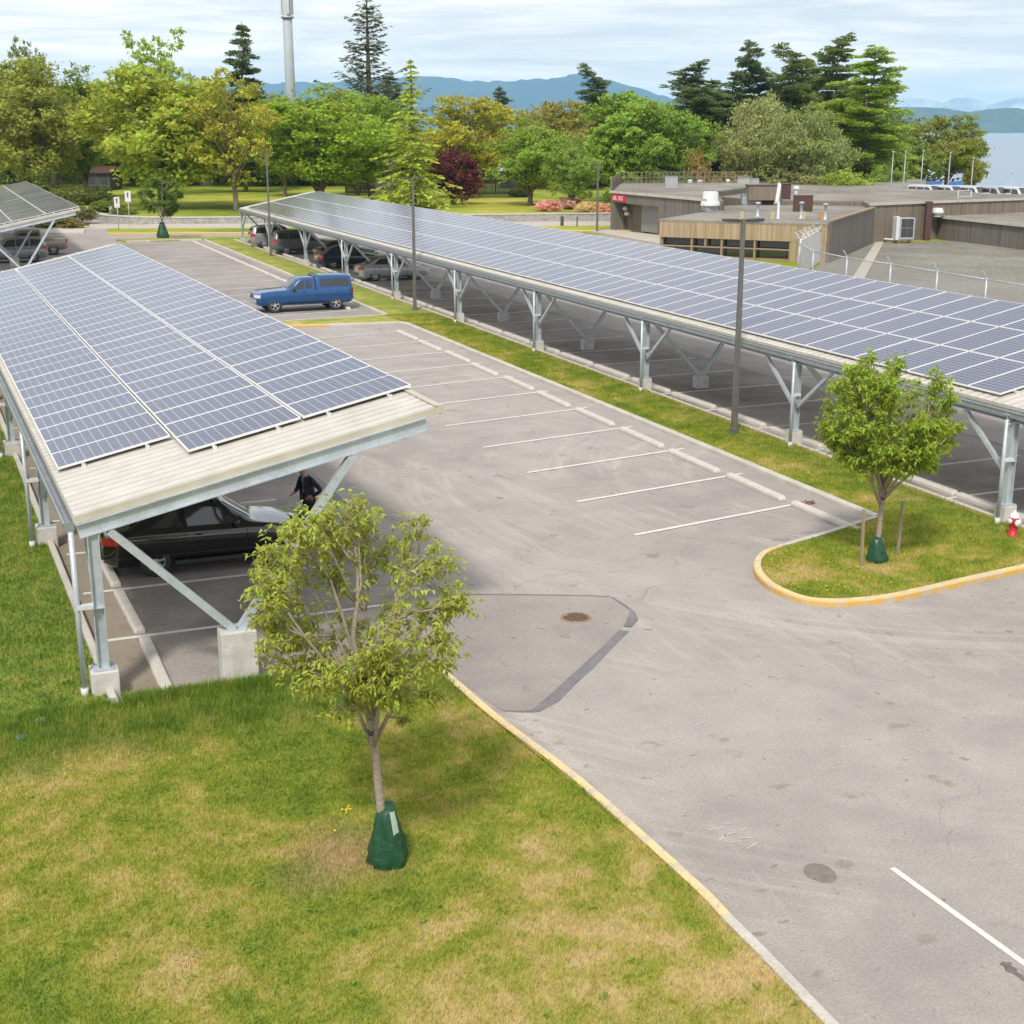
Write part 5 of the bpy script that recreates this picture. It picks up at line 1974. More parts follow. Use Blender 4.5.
def water_bag(label, loc, h, r0, r1, seed, rz=0.0):
    rng = random.Random(seed)
    t = thing('watering_bag', label, 'tree watering bag', (loc[0], loc[1], 0.08), rz, 'green tree watering bags')
    mb = MB()
    prof = [(0.0, 0.97), (0.08, 1.03), (0.2, 1.0), (0.32, 0.90), (0.44, 0.84), (0.56, 0.73), (0.68, 0.66), (0.8, 0.56), (0.9, 0.47), (1.0, 0.38)]
    n = 40
    vs = []
    for (k, q) in prof:
        for i in range(n):
            a = 2 * math.pi * i / n
            # teardrop plan with a sharp zip edge in front, soft creases
            e = 1 + 0.16 * max(0, math.cos(a + 1.35)) ** 6 + 0.10 * max(0, math.cos(a - 0.3)) ** 8 + 0.06 * math.sin(5 * a + k * 6) + 0.045 * math.sin(9 * a - 7 * k) + 0.03 * math.sin(17 * a + 11 * k)
            r = (r1 + (r0 - r1) * 1.0) * q * e
            vs.append((r * math.cos(a), r * 0.9 * math.sin(a), h * k + (0.05 * h * math.cos(a - 0.8) * (k > 0.9))))
    m_ = len(prof)
    fs = []
    for i in range(m_ - 1):
        for k in range(n):
            fs.append((i * n + k, i * n + (k + 1) % n, (i + 1) * n + (k + 1) % n, (i + 1) * n + k))
    fs.append(tuple((m_ - 1) * n + k for k in range(n)))
    mb.add(vs, fs, 0, True)
    mb.build('bag', 'mudgrass_bag', t)
    mb = MB()
    pts = []
    for k in (0.60, 0.78, 0.96):
        for da in (-0.30, 0.0, 0.28):
            a = -1.15 + da
            q = np.interp(k, [p[0] for p in prof], [p[1] for p in prof])
            e = 1 + 0.16 * max(0, math.cos(a + 1.35)) ** 6 + 0.06 * math.sin(5 * a + k * 6) + 0.045 * math.sin(9 * a - 7 * k) + 0.03 * math.sin(17 * a + 11 * k)
            r = r0 * q * e + 0.008
            pts.append((r * math.cos(a), r * 0.9 * math.sin(a), h * k))
    mb.add(pts, [(0, 1, 4, 3), (1, 2, 5, 4), (3, 4, 7, 6), (4, 5, 8, 7)], 0, True)
    mb.build('tag', 'bag_tag', t)
    return t


g = G(385, 868)
young_tree('young tree with a loose irregular crown in the foreground lawn', (g.x, g.y), 2.20, (-0.13, 0.02), 13, (-0.22, 0.05, 3.40), (1.28, 1.20, 1.36), 15500, 0.098, 5, rt=0.058, color=(0.44, 0.47, 0.08), low=0.2)
water_bag('green watering bag round the foreground young tree', (g.x + 0.03, g.y - 0.02), 0.78, 0.245, 0.24, 1)
g2 = G(876, 565)
young_tree('young tree with a dense rounded crown on the verge island', (g2.x, g2.y), 1.70, (0.07, 0.02), 16, (0.08, 0.0, 3.18), (1.38, 1.30, 1.28), 30000, 0.115, 9, rt=0.060, color=(0.38, 0.47, 0.06), low=0.1)
water_bag('green watering bag round the tree on the verge island', (g2.x - 0.03, g2.y - 0.02), 0.56, 0.23, 0.22, 2, 0.6)
for i, (px, py, h, lb) in enumerate(((861, 571, 1.25, 'left wooden stake tied to the island tree'), (897, 559, 1.2, 'right wooden stake tied to the island tree'))):
    g = G(px, py)
    mb = MB()
    mb.bar((0, 0, -0.1), (0.05 if i else -0.02, 0.02, h), 0.05, 0.05, up=(0, 1, 0))
    o = mb.build('wooden_stake', 'wood_stake', loc=(g.x, g.y, 0.1))
    tag(o, lb, 'wooden stake', 'stakes round the island tree')
g = G(163, 239)
young_tree('small young tree on the far island left of the signs road', (g.x, g.y), 1.9, (0.02, 0.0), 6, (0.0, 0.0, 3.9), (1.75, 1.7, 2.1), 9000, 0.26, 12, rt=0.09, color=(0.19, 0.27, 0.05))
water_bag('green watering bag round the small tree on the far island', (g.x, g.y), 1.3, 0.50, 0.45, 3, 0.6)

# far-off woods closing the view behind the trees
rng = np.random.default_rng(77)
C, CL = [], []
pxk = [-260, 0, 60, 110, 200, 260, 300, 345, 395, 430, 470, 520, 560, 620, 680, 740, 800, 860, 900]
tpk = [70, 66, 92, 84, 84, 90, 98, 100, 118, 126, 118, 122, 112, 108, 96, 92, 92, 100, 112]
for i in range(330):
    px = rng.uniform(-260, 898)
    dist = rng.uniform(236, 290) if px < 860 else rng.uniform(205, 218)
    topy = np.interp(px, pxk, tpk) + abs(rng.normal(0, 9)) + rng.uniform(0, 14)
    hh3 = H + (130 - topy) * dist / 1427.0
    if i % 3 == 0:
        dist = rng.uniform(226, 240) if px < 860 else 205
        hh3 = rng.uniform(3.5, 7.5)
    c = D(px, dist, 0)
    nl_ = int(10 + hh3 * 1.7)
    cl0 = rng.uniform(0, 1)
    for _ in range(nl_):
        zz = rng.uniform(0.03, 1.0) ** 0.75
        sp_ = 3.4 * (1.15 - zz ** 3)
        p = np.array([c.x, c.y, 0]) + np.array([rng.normal(0, sp_), rng.normal(0, sp_ * 0.8), zz * hh3])
        m = 40
        C.append(p + rng.normal(0, 1, (m, 3)) * np.array([0.95, 0.95, 0.55]))
        CL.append(np.full(m, np.clip(cl0 + rng.normal(0, 0.25), 0, 1)))
C, CL = np.concatenate(C), np.concatenate(CL)
v, f = leaf_cloud(C, np.array([0, 0, 0.6]), 0.62, 0.6, rng, droop=0.1, spread=0.8)
o = big_mesh('woods', v, f, 4, M['foliage'], rnd=rng.uniform(0, 1, len(f)), clump=CL)
o.color = (0.27, 0.35, 0.085, 1)
tag(o, kind='stuff')
# ------------------------------------------------------------------ vehicles
def smooth_interp(x, xs, ys):
    """monotone-ish smooth interpolation through control points"""
    i = max(0, min(len(xs) - 2, int(np.searchsorted(xs, x, side='right')) - 1))
    t = (x - xs[i]) / (xs[i + 1] - xs[i] + 1e-9)
    t = min(max(t, 0), 1)

    def slope(j):
        if j == 0 or j == len(xs) - 1:
            return 0.0
        a = (ys[j] - ys[j - 1]) / (xs[j] - xs[j - 1] + 1e-9)
        b = (ys[j + 1] - ys[j]) / (xs[j + 1] - xs[j] + 1e-9)
        return 0.0 if a * b <= 0 else 2 * a * b / (a + b)
    h = xs[i + 1] - xs[i]
    m0, m1 = slope(i) * h, slope(i + 1) * h
    return (2 * t ** 3 - 3 * t ** 2 + 1) * ys[i] + (t ** 3 - 2 * t ** 2 + t) * m0 + (-2 * t ** 3 + 3 * t ** 2) * ys[i + 1] + (t ** 3 - t ** 2) * m1


def vehicle(name, label, cat, loc, rz, paint, S, group=None):
    t = thing(name, label, cat, (loc[0], loc[1], loc[2] if len(loc) > 2 else 0.008), rz, group)
    L, W = S['L'], S['W']
    bx, bz = [p[0] for p in S['belt']], [p[1] for p in S['belt']]
    rx, rzs = [p[0] for p in S['roof']], [p[1] for p in S['roof']]
    cab0, cab1 = S['cab']
    tum = S.get('tumble', 0.20)

    def hw(x):
        e = (L / 2 - abs(x)) / (L / 2)
        k = 1 - 0.20 * max(0, 1 - e / S.get('round', 0.13)) ** 2.0
        return W / 2 * k

    def belt(x):
        return smooth_interp(x, bx, bz)

    def top(x):
        return max(smooth_interp(x, rx, rzs), belt(x) + 0.001)

    def bot(x):
        e = L / 2 - abs(x)
        return S['clear'] + 0.12 * max(0, 1 - e / 0.45) ** 2

    def ring(x):
        w_ = hw(x)
        zb, zt, zr = bot(x), belt(x), top(x)
        f = min(1, max(0, (zr - zt) / 0.40))
        wr = (w_ * 0.93) * (1 - f) * 0.86 + f * (w_ - tum)
        ze = zt + (zr - zt) * 0.90
        P = [(0, zb), (w_ * 0.80, zb), (w_ * 0.95, zb + 0.05), (w_, zb + 0.40 * (zt - zb)), (w_ * 0.995, zb + 0.72 * (zt - zb)), (w_ * 0.965, zt - 0.03), (w_ * 0.93, zt), (wr, ze), (wr * 0.90, zr), (wr * 0.5, zr + 0.018 + 0.012 * f), (0, zr + 0.025 + 0.015 * f)]
        return P

    def side(x, u, off=0.006):
        P = ring(x)
        a, b = P[6], P[7]
        y = a[1 - 1] + (b[0] - a[0]) * u
        z = a[1] + (b[1] - a[1]) * u
        return y + off, z + off * 0.4
    n = 150
    xs = list(np.linspace(-L / 2, L / 2, n))
    vs, fs = [], []
    for x in xs:
        P = ring(x)
        full = [(x, y, z) for y, z in P] + [(x, -y, z) for y, z in P[-2:0:-1]]
        vs += full
    m_ = len(full)
    for i in range(n - 1):
        for k in range(m_):
            fs.append((i * m_ + k, (i + 1) * m_ + k, (i + 1) * m_ + (k + 1) % m_, i * m_ + (k + 1) % m_))
    fs.append(tuple(range(m_)))
    fs.append(tuple((n - 1) * m_ + k for k in range(m_))[::-1])
    mb = MB()
    mb.add(vs, fs, 0, True)
    body = mb.build('body', [paint, 'well'], t)
    # wheel arches cut with cylinders
    cb = MB()
    r = S['wr']
    for wx in S['wheels']:
        for s in (-1, 1):
            prof = [(0.0, 0), (r * 1.16, 0), (r * 1.16, 0.5), (0.0, 0.5)]
            y0 = s * (W / 2 - 0.26) if s > 0 else -(W / 2 - 0.26) - 0.5
            cb.lathe([(0.0001, 0), (r * 1.16, 0), (r * 1.16, 0.5), (0.0001, 0.5)], 28, 0, (wx, y0, r), 'Y', False)
    cut = cb.build('cutter', ['well'])
    bmc = bmesh.new()
    bmc.from_mesh(cut.data)
    bmesh.ops.remove_doubles(bmc, verts=bmc.verts, dist=0.0005)
    bmesh.ops.recalc_face_normals(bmc, faces=bmc.faces)
    bmc.to_mesh(cut.data)
    bmc.free()
    bmc = bmesh.new()
    bmc.from_mesh(body.data)
    bmesh.ops.recalc_face_normals(bmc, faces=bmc.faces)
    bmc.to_mesh(body.data)
    bmc.free()
    md = body.modifiers.new('cut', 'BOOLEAN')
    md.object = cut
    md.operation = 'DIFFERENCE'
    md.solver = 'EXACT'
    try:
        md.material_mode = 'TRANSFER'
    except Exception:
        pass
    bpy.context.view_layer.update()
    apply_mods(body)
    bpy.data.objects.remove(cut)
    # glass
    def glass_panel(nm, grid, mat='glass'):
        g_ = MB()
        nr, nc = len(grid), len(grid[0])
        g_.add([p for row in grid for p in row], [(i * nc + j, i * nc + j + 1, (i + 1) * nc + j + 1, (i + 1) * nc + j) for i in range(nr - 1) for j in range(nc - 1)], 0, True)
        g_.build(nm, mat, t)
    for s in (1, -1):
        for q in S['side']:
            (x00, u00), (x10, u10), (x11, u11), (x01, u01) = q
            grid = []
            for i in range(7):
                a = i / 6
                row = []
                for j in range(11):
                    b = j / 10
                    x = (x00 * (1 - b) + x10 * b) * (1 - a) + (x01 * (1 - b) + x11 * b) * a
                    u = (u00 * (1 - b) + u10 * b) * (1 - a) + (u01 * (1 - b) + u11 * b) * a
                    y, z = side(x, u)
                    row.append((x, y * s, z))
                grid.append(row)
            glass_panel('side_window', grid)
    for nm, (x0, x1), kk in (('windshield', S['ws'], 0.80), ('rear_window', S['rw'], 0.80)):
        grid = []
        sg = 1 if nm == 'windshield' else -1
        for i in range(9):
            x = x0 + (x1 - x0) * i / 8
            P = ring(x)
            row = []
            yy = P[8][0] * 0.93
            for j in range(11):
                q = -1 + 2 * j / 10
                y = yy * q * 0.97
                z = P[8][1] + (P[10][1] - P[8][1]) * (1 - q * q)
                row.append((x + 0.014 * sg, y, z + 0.018))
            grid.append(row)
        glass_panel(nm, grid)
    # wheels
    for wx in S['wheels']:
        for s in (-1, 1):
            wl = empty('wheel', (wx, s * (W / 2 - 0.115), r))
            wl.parent = t
            b_ = MB()
            ti = 0.105
            b_.lathe([(r * 0.62, -ti), (r * 0.94, -ti), (r, -ti * 0.75), (r, ti * 0.75), (r * 0.94, ti), (r * 0.62, ti)], 32, 0, (0, 0, 0), 'Y')
            b_.build('tyre', 'black_rubber', wl)
            b_ = MB()
            oy = s * ti * 0.86
            b_.lathe([(r * 0.64, oy), (r * 0.585, oy + s * 0.012), (r * 0.56, oy - s * 0.02), (r * 0.56, oy - s * 0.09)], 32, 0, (0, 0, 0), 'Y')
            b_.lathe([(0.0001, oy - s * 0.06), (r * 0.565, oy - s * 0.06)], 32, 1, (0, 0, 0), 'Y')
            b_.lathe([(0.0001, oy + s * 0.008), (r * 0.15, oy + s * 0.004), (r * 0.17, oy - s * 0.05)], 16, 0, (0, 0, 0), 'Y')
            ns = S.get('spokes', 6)
            for k in range(ns):
                a = 2 * math.pi * k / ns + 0.2
                b_.bar((math.cos(a) * r * 0.12, oy - s * 0.012, math.sin(a) * r * 0.12), (math.cos(a) * r * 0.58, oy - s * 0.012, math.sin(a) * r * 0.58), 0.045 if ns > 5 else 0.06, 0.03, up=(0, 1, 0))
            b_.build('rim', ['rim', 'well'], wl)
    # lamps
    zh = S['zh']
    for s in (-1, 1):
        for nm, x, mat, z, (lx, ly, lz) in (('headlight', L / 2, 'clear_lens', zh, S.get('hl', (0.30, 0.34, 0.14))), ('taillight', -L / 2, 'red_lens', S['zt'], S.get('tl', (0.26, 0.30, 0.20)))):
            sg = 1 if x > 0 else -1
            g_ = []
            for i in range(7):
                f = i / 6
                if f < 0.5:
                    xx = abs(x) - 0.0
                    yy = (hw(x) * 0.93) - ly * (1 - f * 2)
                else:
                    xx = abs(x) - lx * (f - 0.5) * 2
                    yy = hw(sg * xx) * 0.985
                off = 0.014
                if f <= 0.5:
                    px_, py_ = sg * (xx + off), yy
                else:
                    px_, py_ = sg * (xx + 0.004), yy + off + 0.004
                g_.append([(px_, s * py_, z - lz / 2 + lz * j / 3) for j in range(4)])
            glass_panel(nm, g_, mat)
    # trims
    mb = MB()
    for s in (-1, 1):
        x0, x1 = S['wheels'][1] + r * 1.25, S['wheels'][0] - r * 1.25
        mb.bar((x0, s * (W / 2 - 0.012), S['clear'] + 0.06), (x1, s * (W / 2 - 0.012), S['clear'] + 0.06), 0.05, 0.07)
    mb.build('sill', 'trim', t)
    for s in (-1, 1):
        mb = MB()
        xm = S['mirror']
        y, z = side(xm, 0.12)
        mb.box((xm, s * (y + 0.10), z + 0.02), (0.12, 0.20, 0.13))
        bevel(mb.build('wing_mirror', S.get('mmat', 'trim'), t), 0.03, 3)
    for xe in (L / 2, -L / 2):
        mb = MB()
        sg = 1 if xe > 0 else -1
        w_ = hw(xe)
        mb.box((xe + sg * 0.012, 0, S['clear'] + 0.22 + S.get('bz', 0)), (0.05, w_ * 1.5, 0.10))
        mb.build('bumper_inset', 'trim', t)
    mb = MB()
    mb.box((L / 2 + 0.012, 0, zh - 0.02), (0.03, W * 0.36, 0.10))
    mb.build('grille', 'trim', t)
    for s in (-1, 1):
        for xd in S['doors']:
            mb = MB()
            y = hw(xd)
            zd = belt(xd) - 0.13
            mb.box((xd, s * (y + 0.006), zd), (0.16, 0.03, 0.03))
            bevel(mb.build('door_handle', S.get('hmat', 'trim'), t), 0.008)
    for s in (-1, 1):
        for xd in S['seams']:
            mb = MB()
            P = ring(xd)
            zk, yk = [P[q][1] for q in range(2, 7)], [P[q][0] for q in range(2, 7)]
            pz = np.linspace(bot(xd) + 0.10, belt(xd) - 0.01, 7)
            yz = [float(np.interp(z, zk, yk)) for z in pz]
            for z0, z1, y0, y1 in zip(pz[:-1], pz[1:], yz[:-1], yz[1:]):
                mb.bar((xd, s * (y0 + 0.0005), z0), (xd, s * (y1 + 0.0005), z1), 0.007, 0.012, up=(1, 0, 0))
            mb.build('door_seam', 'well', t)
    for xb in S.get('band', ()):  # cab-to-canopy slot drawn as a black band, its darkness put in the colour
        mb = MB()
        P = [(y, z) for y, z in ring(xb)][5:]
        P = [(y + 0.008, z + 0.006) for y, z in P[:-1]] + [(0, P[-1][1] + 0.008)]
        Q = P + [(-y, z) for y, z in P[-2::-1]]
        for (y0, z0), (y1, z1) in zip(Q[:-1], Q[1:]):
            mb.bar((xb, y0, z0), (xb, y1, z1), 0.02, 0.055, up=(1, 0, 0))
        mb.build('dark_slot_band', 'well', t)
    if S.get('plate', True):
        mb = MB()
        mb.box((-L / 2 - 0.02, 0, S['zt'] - 0.05), (0.02, 0.40, 0.13))
        mb.build('number_plate', 'white', t)
    return t


P_BLACK = mat_paint('black_paint', (0.004, 0.004, 0.005), 0.12)
P_BLUE = mat_paint('blue_paint', (0.004, 0.075, 0.25))
P_SILVER = mat_paint('silver_paint', (0.42, 0.44, 0.46))
P_GREY = mat_paint('grey_paint', (0.13, 0.14, 0.145))
P_LGREY = mat_paint('light_grey_paint', (0.30, 0.31, 0.32))
P_NAVY = mat_paint('navy_paint', (0.012, 0.025, 0.045))
P_BEIGE = mat_paint('beige_paint', (0.33, 0.28, 0.22))
P_WHITE = mat_paint('white_car_paint', (0.6, 0.62, 0.63))

COUPE = dict(L=4.45, W=1.70, clear=0.20, wr=0.315, wheels=(1.45, -1.20), cab=(-1.7, 0.9),
             belt=[(-2.225, 0.66), (-2.15, 0.86), (-1.6, 0.95), (-0.5, 0.93), (0.75, 0.90), (1.6, 0.80), (2.1, 0.66), (2.225, 0.50)],
             roof=[(-2.225, 0.66), (-2.10, 0.90), (-1.75, 0.965), (-1.25, 1.20), (-0.72, 1.37), (-0.2, 1.40), (0.15, 1.36), (0.62, 1.10), (0.95, 0.915), (1.6, 0.82), (2.1, 0.68), (2.225, 0.50)],
             side=[[(-1.32, 0.10), (-0.62, 0.08), (-0.70, 0.90), (-0.86, 0.88)], [(-0.50, 0.08), (0.62, 0.08), (0.22, 0.88), (-0.56, 0.90)]],
             ws=(0.86, 0.20), rw=(-1.66, -0.92), zh=0.66, zt=0.79, mirror=0.50, doors=(-0.28,), seams=(-0.56, 0.72), mmat=P_BLACK, hmat=P_BLACK, hl=(0.42, 0.40, 0.13), tl=(0.30, 0.36, 0.16), spokes=7)
SEDAN = dict(L=4.45, W=1.75, clear=0.20, wr=0.32, wheels=(1.36, -1.28), cab=(-1.6, 0.9),
             belt=[(-2.225, 0.72), (-2.12, 0.92), (-1.6, 1.0), (-0.5, 0.97), (0.8, 0.93), (1.6, 0.84), (2.1, 0.70), (2.225, 0.5)],
             roof=[(-2.225, 0.72), (-2.05, 0.97), (-1.72, 1.02), (-1.25, 1.28), (-0.8, 1.44), (-0.2, 1.48), (0.2, 1.43), (0.65, 1.18), (1.0, 0.95), (1.6, 0.86), (2.1, 0.72), (2.225, 0.5)],
             side=[[(-1.35, 0.1), (-0.42, 0.08), (-0.46, 0.9), (-0.98, 0.88)], [(-0.34, 0.08), (0.66, 0.08), (0.28, 0.88), (-0.36, 0.9)]],
             ws=(0.90, 0.28), rw=(-1.64, -0.98), zh=0.68, zt=0.82, mirror=0.55, doors=(-0.9, -0.08), seams=(-1.3, -0.38, 0.78), hl=(0.36, 0.36, 0.14), tl=(0.26, 0.30, 0.18), spokes=6)
SUV = dict(L=4.7, W=1.85, clear=0.24, wr=0.36, wheels=(1.40, -1.36), cab=(-2.2, 0.9),
           belt=[(-2.35, 0.80), (-2.27, 1.02), (-1.6, 1.10), (-0.5, 1.07), (0.9, 1.02), (1.7, 0.95), (2.2, 0.80), (2.35, 0.55)],
           roof=[(-2.35, 0.80), (-2.27, 1.20), (-2.12, 1.52), (-1.9, 1.66), (-0.8, 1.73), (0.1, 1.70), (0.5, 1.52), (1.05, 1.06), (1.7, 0.97), (2.2, 0.82), (2.35, 0.55)],
           side=[[(-1.98, 0.12), (-1.18, 0.1), (-1.22, 0.9), (-1.88, 0.88)], [(-1.08, 0.1), (-0.26, 0.1), (-0.30, 0.9), (-1.10, 0.9)], [(-0.18, 0.1), (0.74, 0.1), (0.38, 0.88), (-0.2, 0.9)]],
           ws=(0.98, 0.45), rw=(-2.24, -2.12), zh=0.78, zt=1.02, mirror=0.64, doors=(-1.2, -0.1), seams=(-1.14, -0.22, 0.86), hl=(0.40, 0.36, 0.16), tl=(0.30, 0.24, 0.24), spokes=6)
PICKUP = dict(band=(-0.55,), L=5.15, W=1.80, clear=0.34, wr=0.37, wheels=(1.62, -1.60), cab=(-2.5, 0.9), bz=0.02,
              belt=[(-2.575, 0.98), (-2.50, 1.10), (-1.0, 1.12), (0.75, 1.10), (1.6, 1.09), (2.30, 1.02), (2.50, 0.94), (2.575, 0.70)],
              roof=[(-2.575, 0.98), (-2.54, 1.30), (-2.46, 1.66), (-2.36, 1.74), (-1.2, 1.78), (-0.68, 1.78), (-0.58, 1.72), (-0.50, 1.69), (-0.35, 1.70), (0.05, 1.70), (0.20, 1.66), (0.60, 1.38), (0.96, 1.14), (1.6, 1.105), (2.30, 1.035), (2.50, 0.95), (2.575, 0.70)],
              side=[[(-2.36, 0.16), (-0.80, 0.16), (-0.80, 0.86), (-2.30, 0.86)], [(-0.36, 0.12), (-0.02, 0.10), (-0.04, 0.90), (-0.34, 0.90)], [(0.06, 0.08), (0.82, 0.08), (0.36, 0.90), (0.05, 0.92)]],
              ws=(0.86, 0.30), rw=(-2.52, -2.46), zh=0.86, zt=0.98, mirror=0.60, doors=(0.08,), seams=(-0.58, -0.02, 0.84), hl=(0.22, 0.36, 0.16), tl=(0.16, 0.14, 0.26), round=0.10, tumble=0.16, spokes=5)
TRUCK = dict(L=5.5, W=1.90, clear=0.36, wr=0.38, wheels=(1.75, -1.70), cab=(-0.9, 1.2), bz=0.02,
             belt=[(-2.75, 0.98), (-2.70, 1.16), (-1.0, 1.18), (0.75, 1.16), (1.8, 1.10), (2.5, 0.98), (2.75, 0.62)],
             roof=[(-2.75, 0.98), (-2.69, 1.20), (-1.05, 1.23), (-0.98, 1.60), (-0.85, 1.78), (0.4, 1.80), (0.65, 1.72), (1.05, 1.35), (1.30, 1.17), (1.8, 1.12), (2.5, 1.0), (2.75, 0.62)],
             side=[[(-0.78, 0.12), (-0.02, 0.1), (-0.04, 0.88), (-0.74, 0.88)], [(0.08, 0.10), (1.05, 0.10), (0.70, 0.86), (0.08, 0.88)]],
             ws=(1.22, 0.72), rw=(-1.02, -0.95), zh=0.88, zt=1.02, mirror=0.95, doors=(-0.62, 0.22), seams=(-0.95, 0.02, 1.15), hl=(0.22, 0.36, 0.16), tl=(0.14, 0.14, 0.28), round=0.10, tumble=0.18, spokes=5)

blk = vehicle('parked_car', 'black coupe with a roof rack parked under the nearest canopy', 'car', (4.58, 28.87, 0.012), R(-1.5), P_BLACK, COUPE)
blk.scale = (1, 1, 1.06)
mb = MB()
for x in (-0.75, 0.10):
    mb.bar((x, -0.58, 1.50), (x, 0.58, 1.50), 0.05, 0.035)
    for s in (-1, 1):
        mb.bar((x, 0.56 * s, 1.36), (x, 0.56 * s, 1.50), 0.07, 0.06, up=(1, 0, 0))
for y in (-0.32, 0.10):
    mb.bar((-0.95, y, 1.535), (0.35, y, 1.535), 0.09, 0.025)
    mb.tube([(0.0, y, 1.55), (0.12, y, 1.68), (0.22, y + 0.05, 1.60)], 0.018, 6)
    mb.box((-0.7, y, 1.57), (0.16, 0.12, 0.08))
mb.build('roof_rack', 'trim', blk)
vehicle('parked_car', 'dark car two stalls beyond the black coupe, mostly hidden by the canopy roof', 'car', nl(3.05, 16.0) + (0.012,), R(0), P_GREY, SEDAN)
blue_truck = vehicle('pickup_truck', 'blue pickup truck with a matching canopy over its bed', 'pickup truck', (16.75, 70.55, 0.008), math.pi + R(1.5), P_BLUE, PICKUP)
mb = MB()
mb.bar((-0.66, -0.66, 1.80), (-0.66, 0.66, 1.80), 0.05, 0.05)
mb.build('rear_rack_bar', 'trim', blue_truck)
mb = MB()
mb.box((2.60, 0, 0.60), (0.10, 1.62, 0.16))
mb.box((-2.62, 0, 0.62), (0.12, 1.55, 0.14))
bevel(mb.build('chrome_bumper', 'rim', blue_truck), 0.02)
vehicle('parked_car', 'silver sedan under the long canopy, nearest of the cars there', 'car', (25.5, 83.1, 0.012), R(-2), P_SILVER, SEDAN)
vehicle('parked_car', 'dark navy sedan backed in beside the silver sedan', 'car', (25.2, 92.0, 0.012), R(-1), P_NAVY, SEDAN)
vehicle('parked_car', 'second dark navy car, farther in than the one beside the silver sedan', 'car', (26.2, 96.4, 0.012), R(-1), P_NAVY, SEDAN)
vehicle('parked_car', 'grey hatchback with red taillights under the far part of the long canopy', 'car', (24.9, 104.0, 0.012), R(-2), P_GREY, SUV)
vehicle('parked_car', 'lighter grey wagon parked beyond the grey hatchback', 'car', (24.6, 110.4, 0.012), R(-2), P_LGREY, SUV)
vehicle('pickup_truck', 'beige pickup truck with a covered bed at the left edge', 'pickup truck', (5.6, 110.2), math.pi, P_BEIGE, TRUCK)
vehicle('parked_car', 'silver and black van in front of the beige pickup', 'car', (4.2, 104.6), math.pi, P_LGREY, SUV)
def person(label, loc, rz):
    t = thing('person', label, 'person', (loc[0], loc[1], 0.012), rz)
    # facing +x ; skeleton
    J = {
        'pelvis': ((0.0, 0.0, 0.93), 0.150), 'waist': ((0.01, 0, 1.08), 0.135), 'chest': ((0.05, 0, 1.28), 0.160), 'neckb': ((0.10, 0, 1.44), 0.085), 'neck': ((0.135, 0, 1.50), 0.058), 'head0': ((0.165, 0, 1.57), 0.078),
        'head1': ((0.185, 0, 1.655), 0.088), 'head2': ((0.185, 0, 1.70), 0.062),
        'shl': ((0.07, 0.175, 1.40), 0.075), 'ell': ((-0.03, 0.40, 1.17), 0.056), 'wrl': ((0.10, 0.22, 1.02), 0.036),
        'shr': ((0.07, -0.175, 1.40), 0.075), 'elr': ((0.10, -0.29, 1.13), 0.056), 'wrr': ((0.29, -0.18, 1.08), 0.036),
        'hl': ((0.0, 0.10, 0.88), 0.105), 'kl': ((0.05, 0.12, 0.49), 0.072), 'al': ((0.0, 0.13, 0.10), 0.046), 'fl': ((0.15, 0.14, 0.045), 0.040),
        'hr': ((0.0, -0.10, 0.88), 0.105), 'kr': ((0.03, -0.12, 0.49), 0.072), 'ar': ((-0.05, -0.12, 0.10), 0.046), 'fr': ((0.10, -0.15, 0.045), 0.040),
    }
    E_ = [('pelvis', 'waist'), ('waist', 'chest'), ('chest', 'neckb'), ('neckb', 'neck'), ('neck', 'head0'), ('head0', 'head1'), ('head1', 'head2'), ('chest', 'shl'), ('shl', 'ell'), ('ell', 'wrl'), ('chest', 'shr'), ('shr', 'elr'), ('elr', 'wrr'),
          ('pelvis', 'hl'), ('hl', 'kl'), ('kl', 'al'), ('al', 'fl'), ('pelvis', 'hr'), ('hr', 'kr'), ('kr', 'ar'), ('ar', 'fr')]
    # fingers: five short chains per hand
    for side_, wr, dirv, sp in (('l', 'wrl', Vector((0.5, -0.75, -0.35)).normalized(), Vector((0.5, 0.1, 0.8)).normalized()), ('r', 'wrr', Vector((0.9, 0.3, -0.2)).normalized(), Vector((0.0, 0.9, 0.3)).normalized())):
        w0 = Vector(J[wr][0])
        J['pm' + side_] = (tuple(w0 + dirv * 0.06), 0.034)
        E_.append((wr, 'pm' + side_))
        for k, (o, L_) in enumerate(((-0.032, 0.055), (-0.011, 0.072), (0.011, 0.078), (0.032, 0.068))):
            a = w0 + dirv * 0.09 + sp * o
            J['f%s%da' % (side_, k)] = (tuple(a), 0.0105)
            J['f%s%db' % (side_, k)] = (tuple(a + dirv * L_ * 0.55), 0.0095)
            J['f%s%dc' % (side_, k)] = (tuple(a + dirv * L_ + Vector((0, 0, -0.02))), 0.008)
            E_ += [('pm' + side_, 'f%s%da' % (side_, k)), ('f%s%da' % (side_, k), 'f%s%db' % (side_, k)), ('f%s%db' % (side_, k), 'f%s%dc' % (side_, k))]
        J['t%sa' % side_] = (tuple(w0 + dirv * 0.03 + sp * 0.045), 0.012)
        J['t%sb' % side_] = (tuple(w0 + dirv * 0.075 + sp * 0.065), 0.010)
        E_ += [('pm' + side_, 't%sa' % side_), ('t%sa' % side_, 't%sb' % side_)]
    names = list(J)
    me = bpy.data.meshes.new('body')
    me.from_pydata([J[k][0] for k in names], [(names.index(a), names.index(b)) for a, b in E_], [])
    o = bpy.data.objects.new('body', me)
    COL.objects.link(o)
    sk = o.modifiers.new('s', 'SKIN')
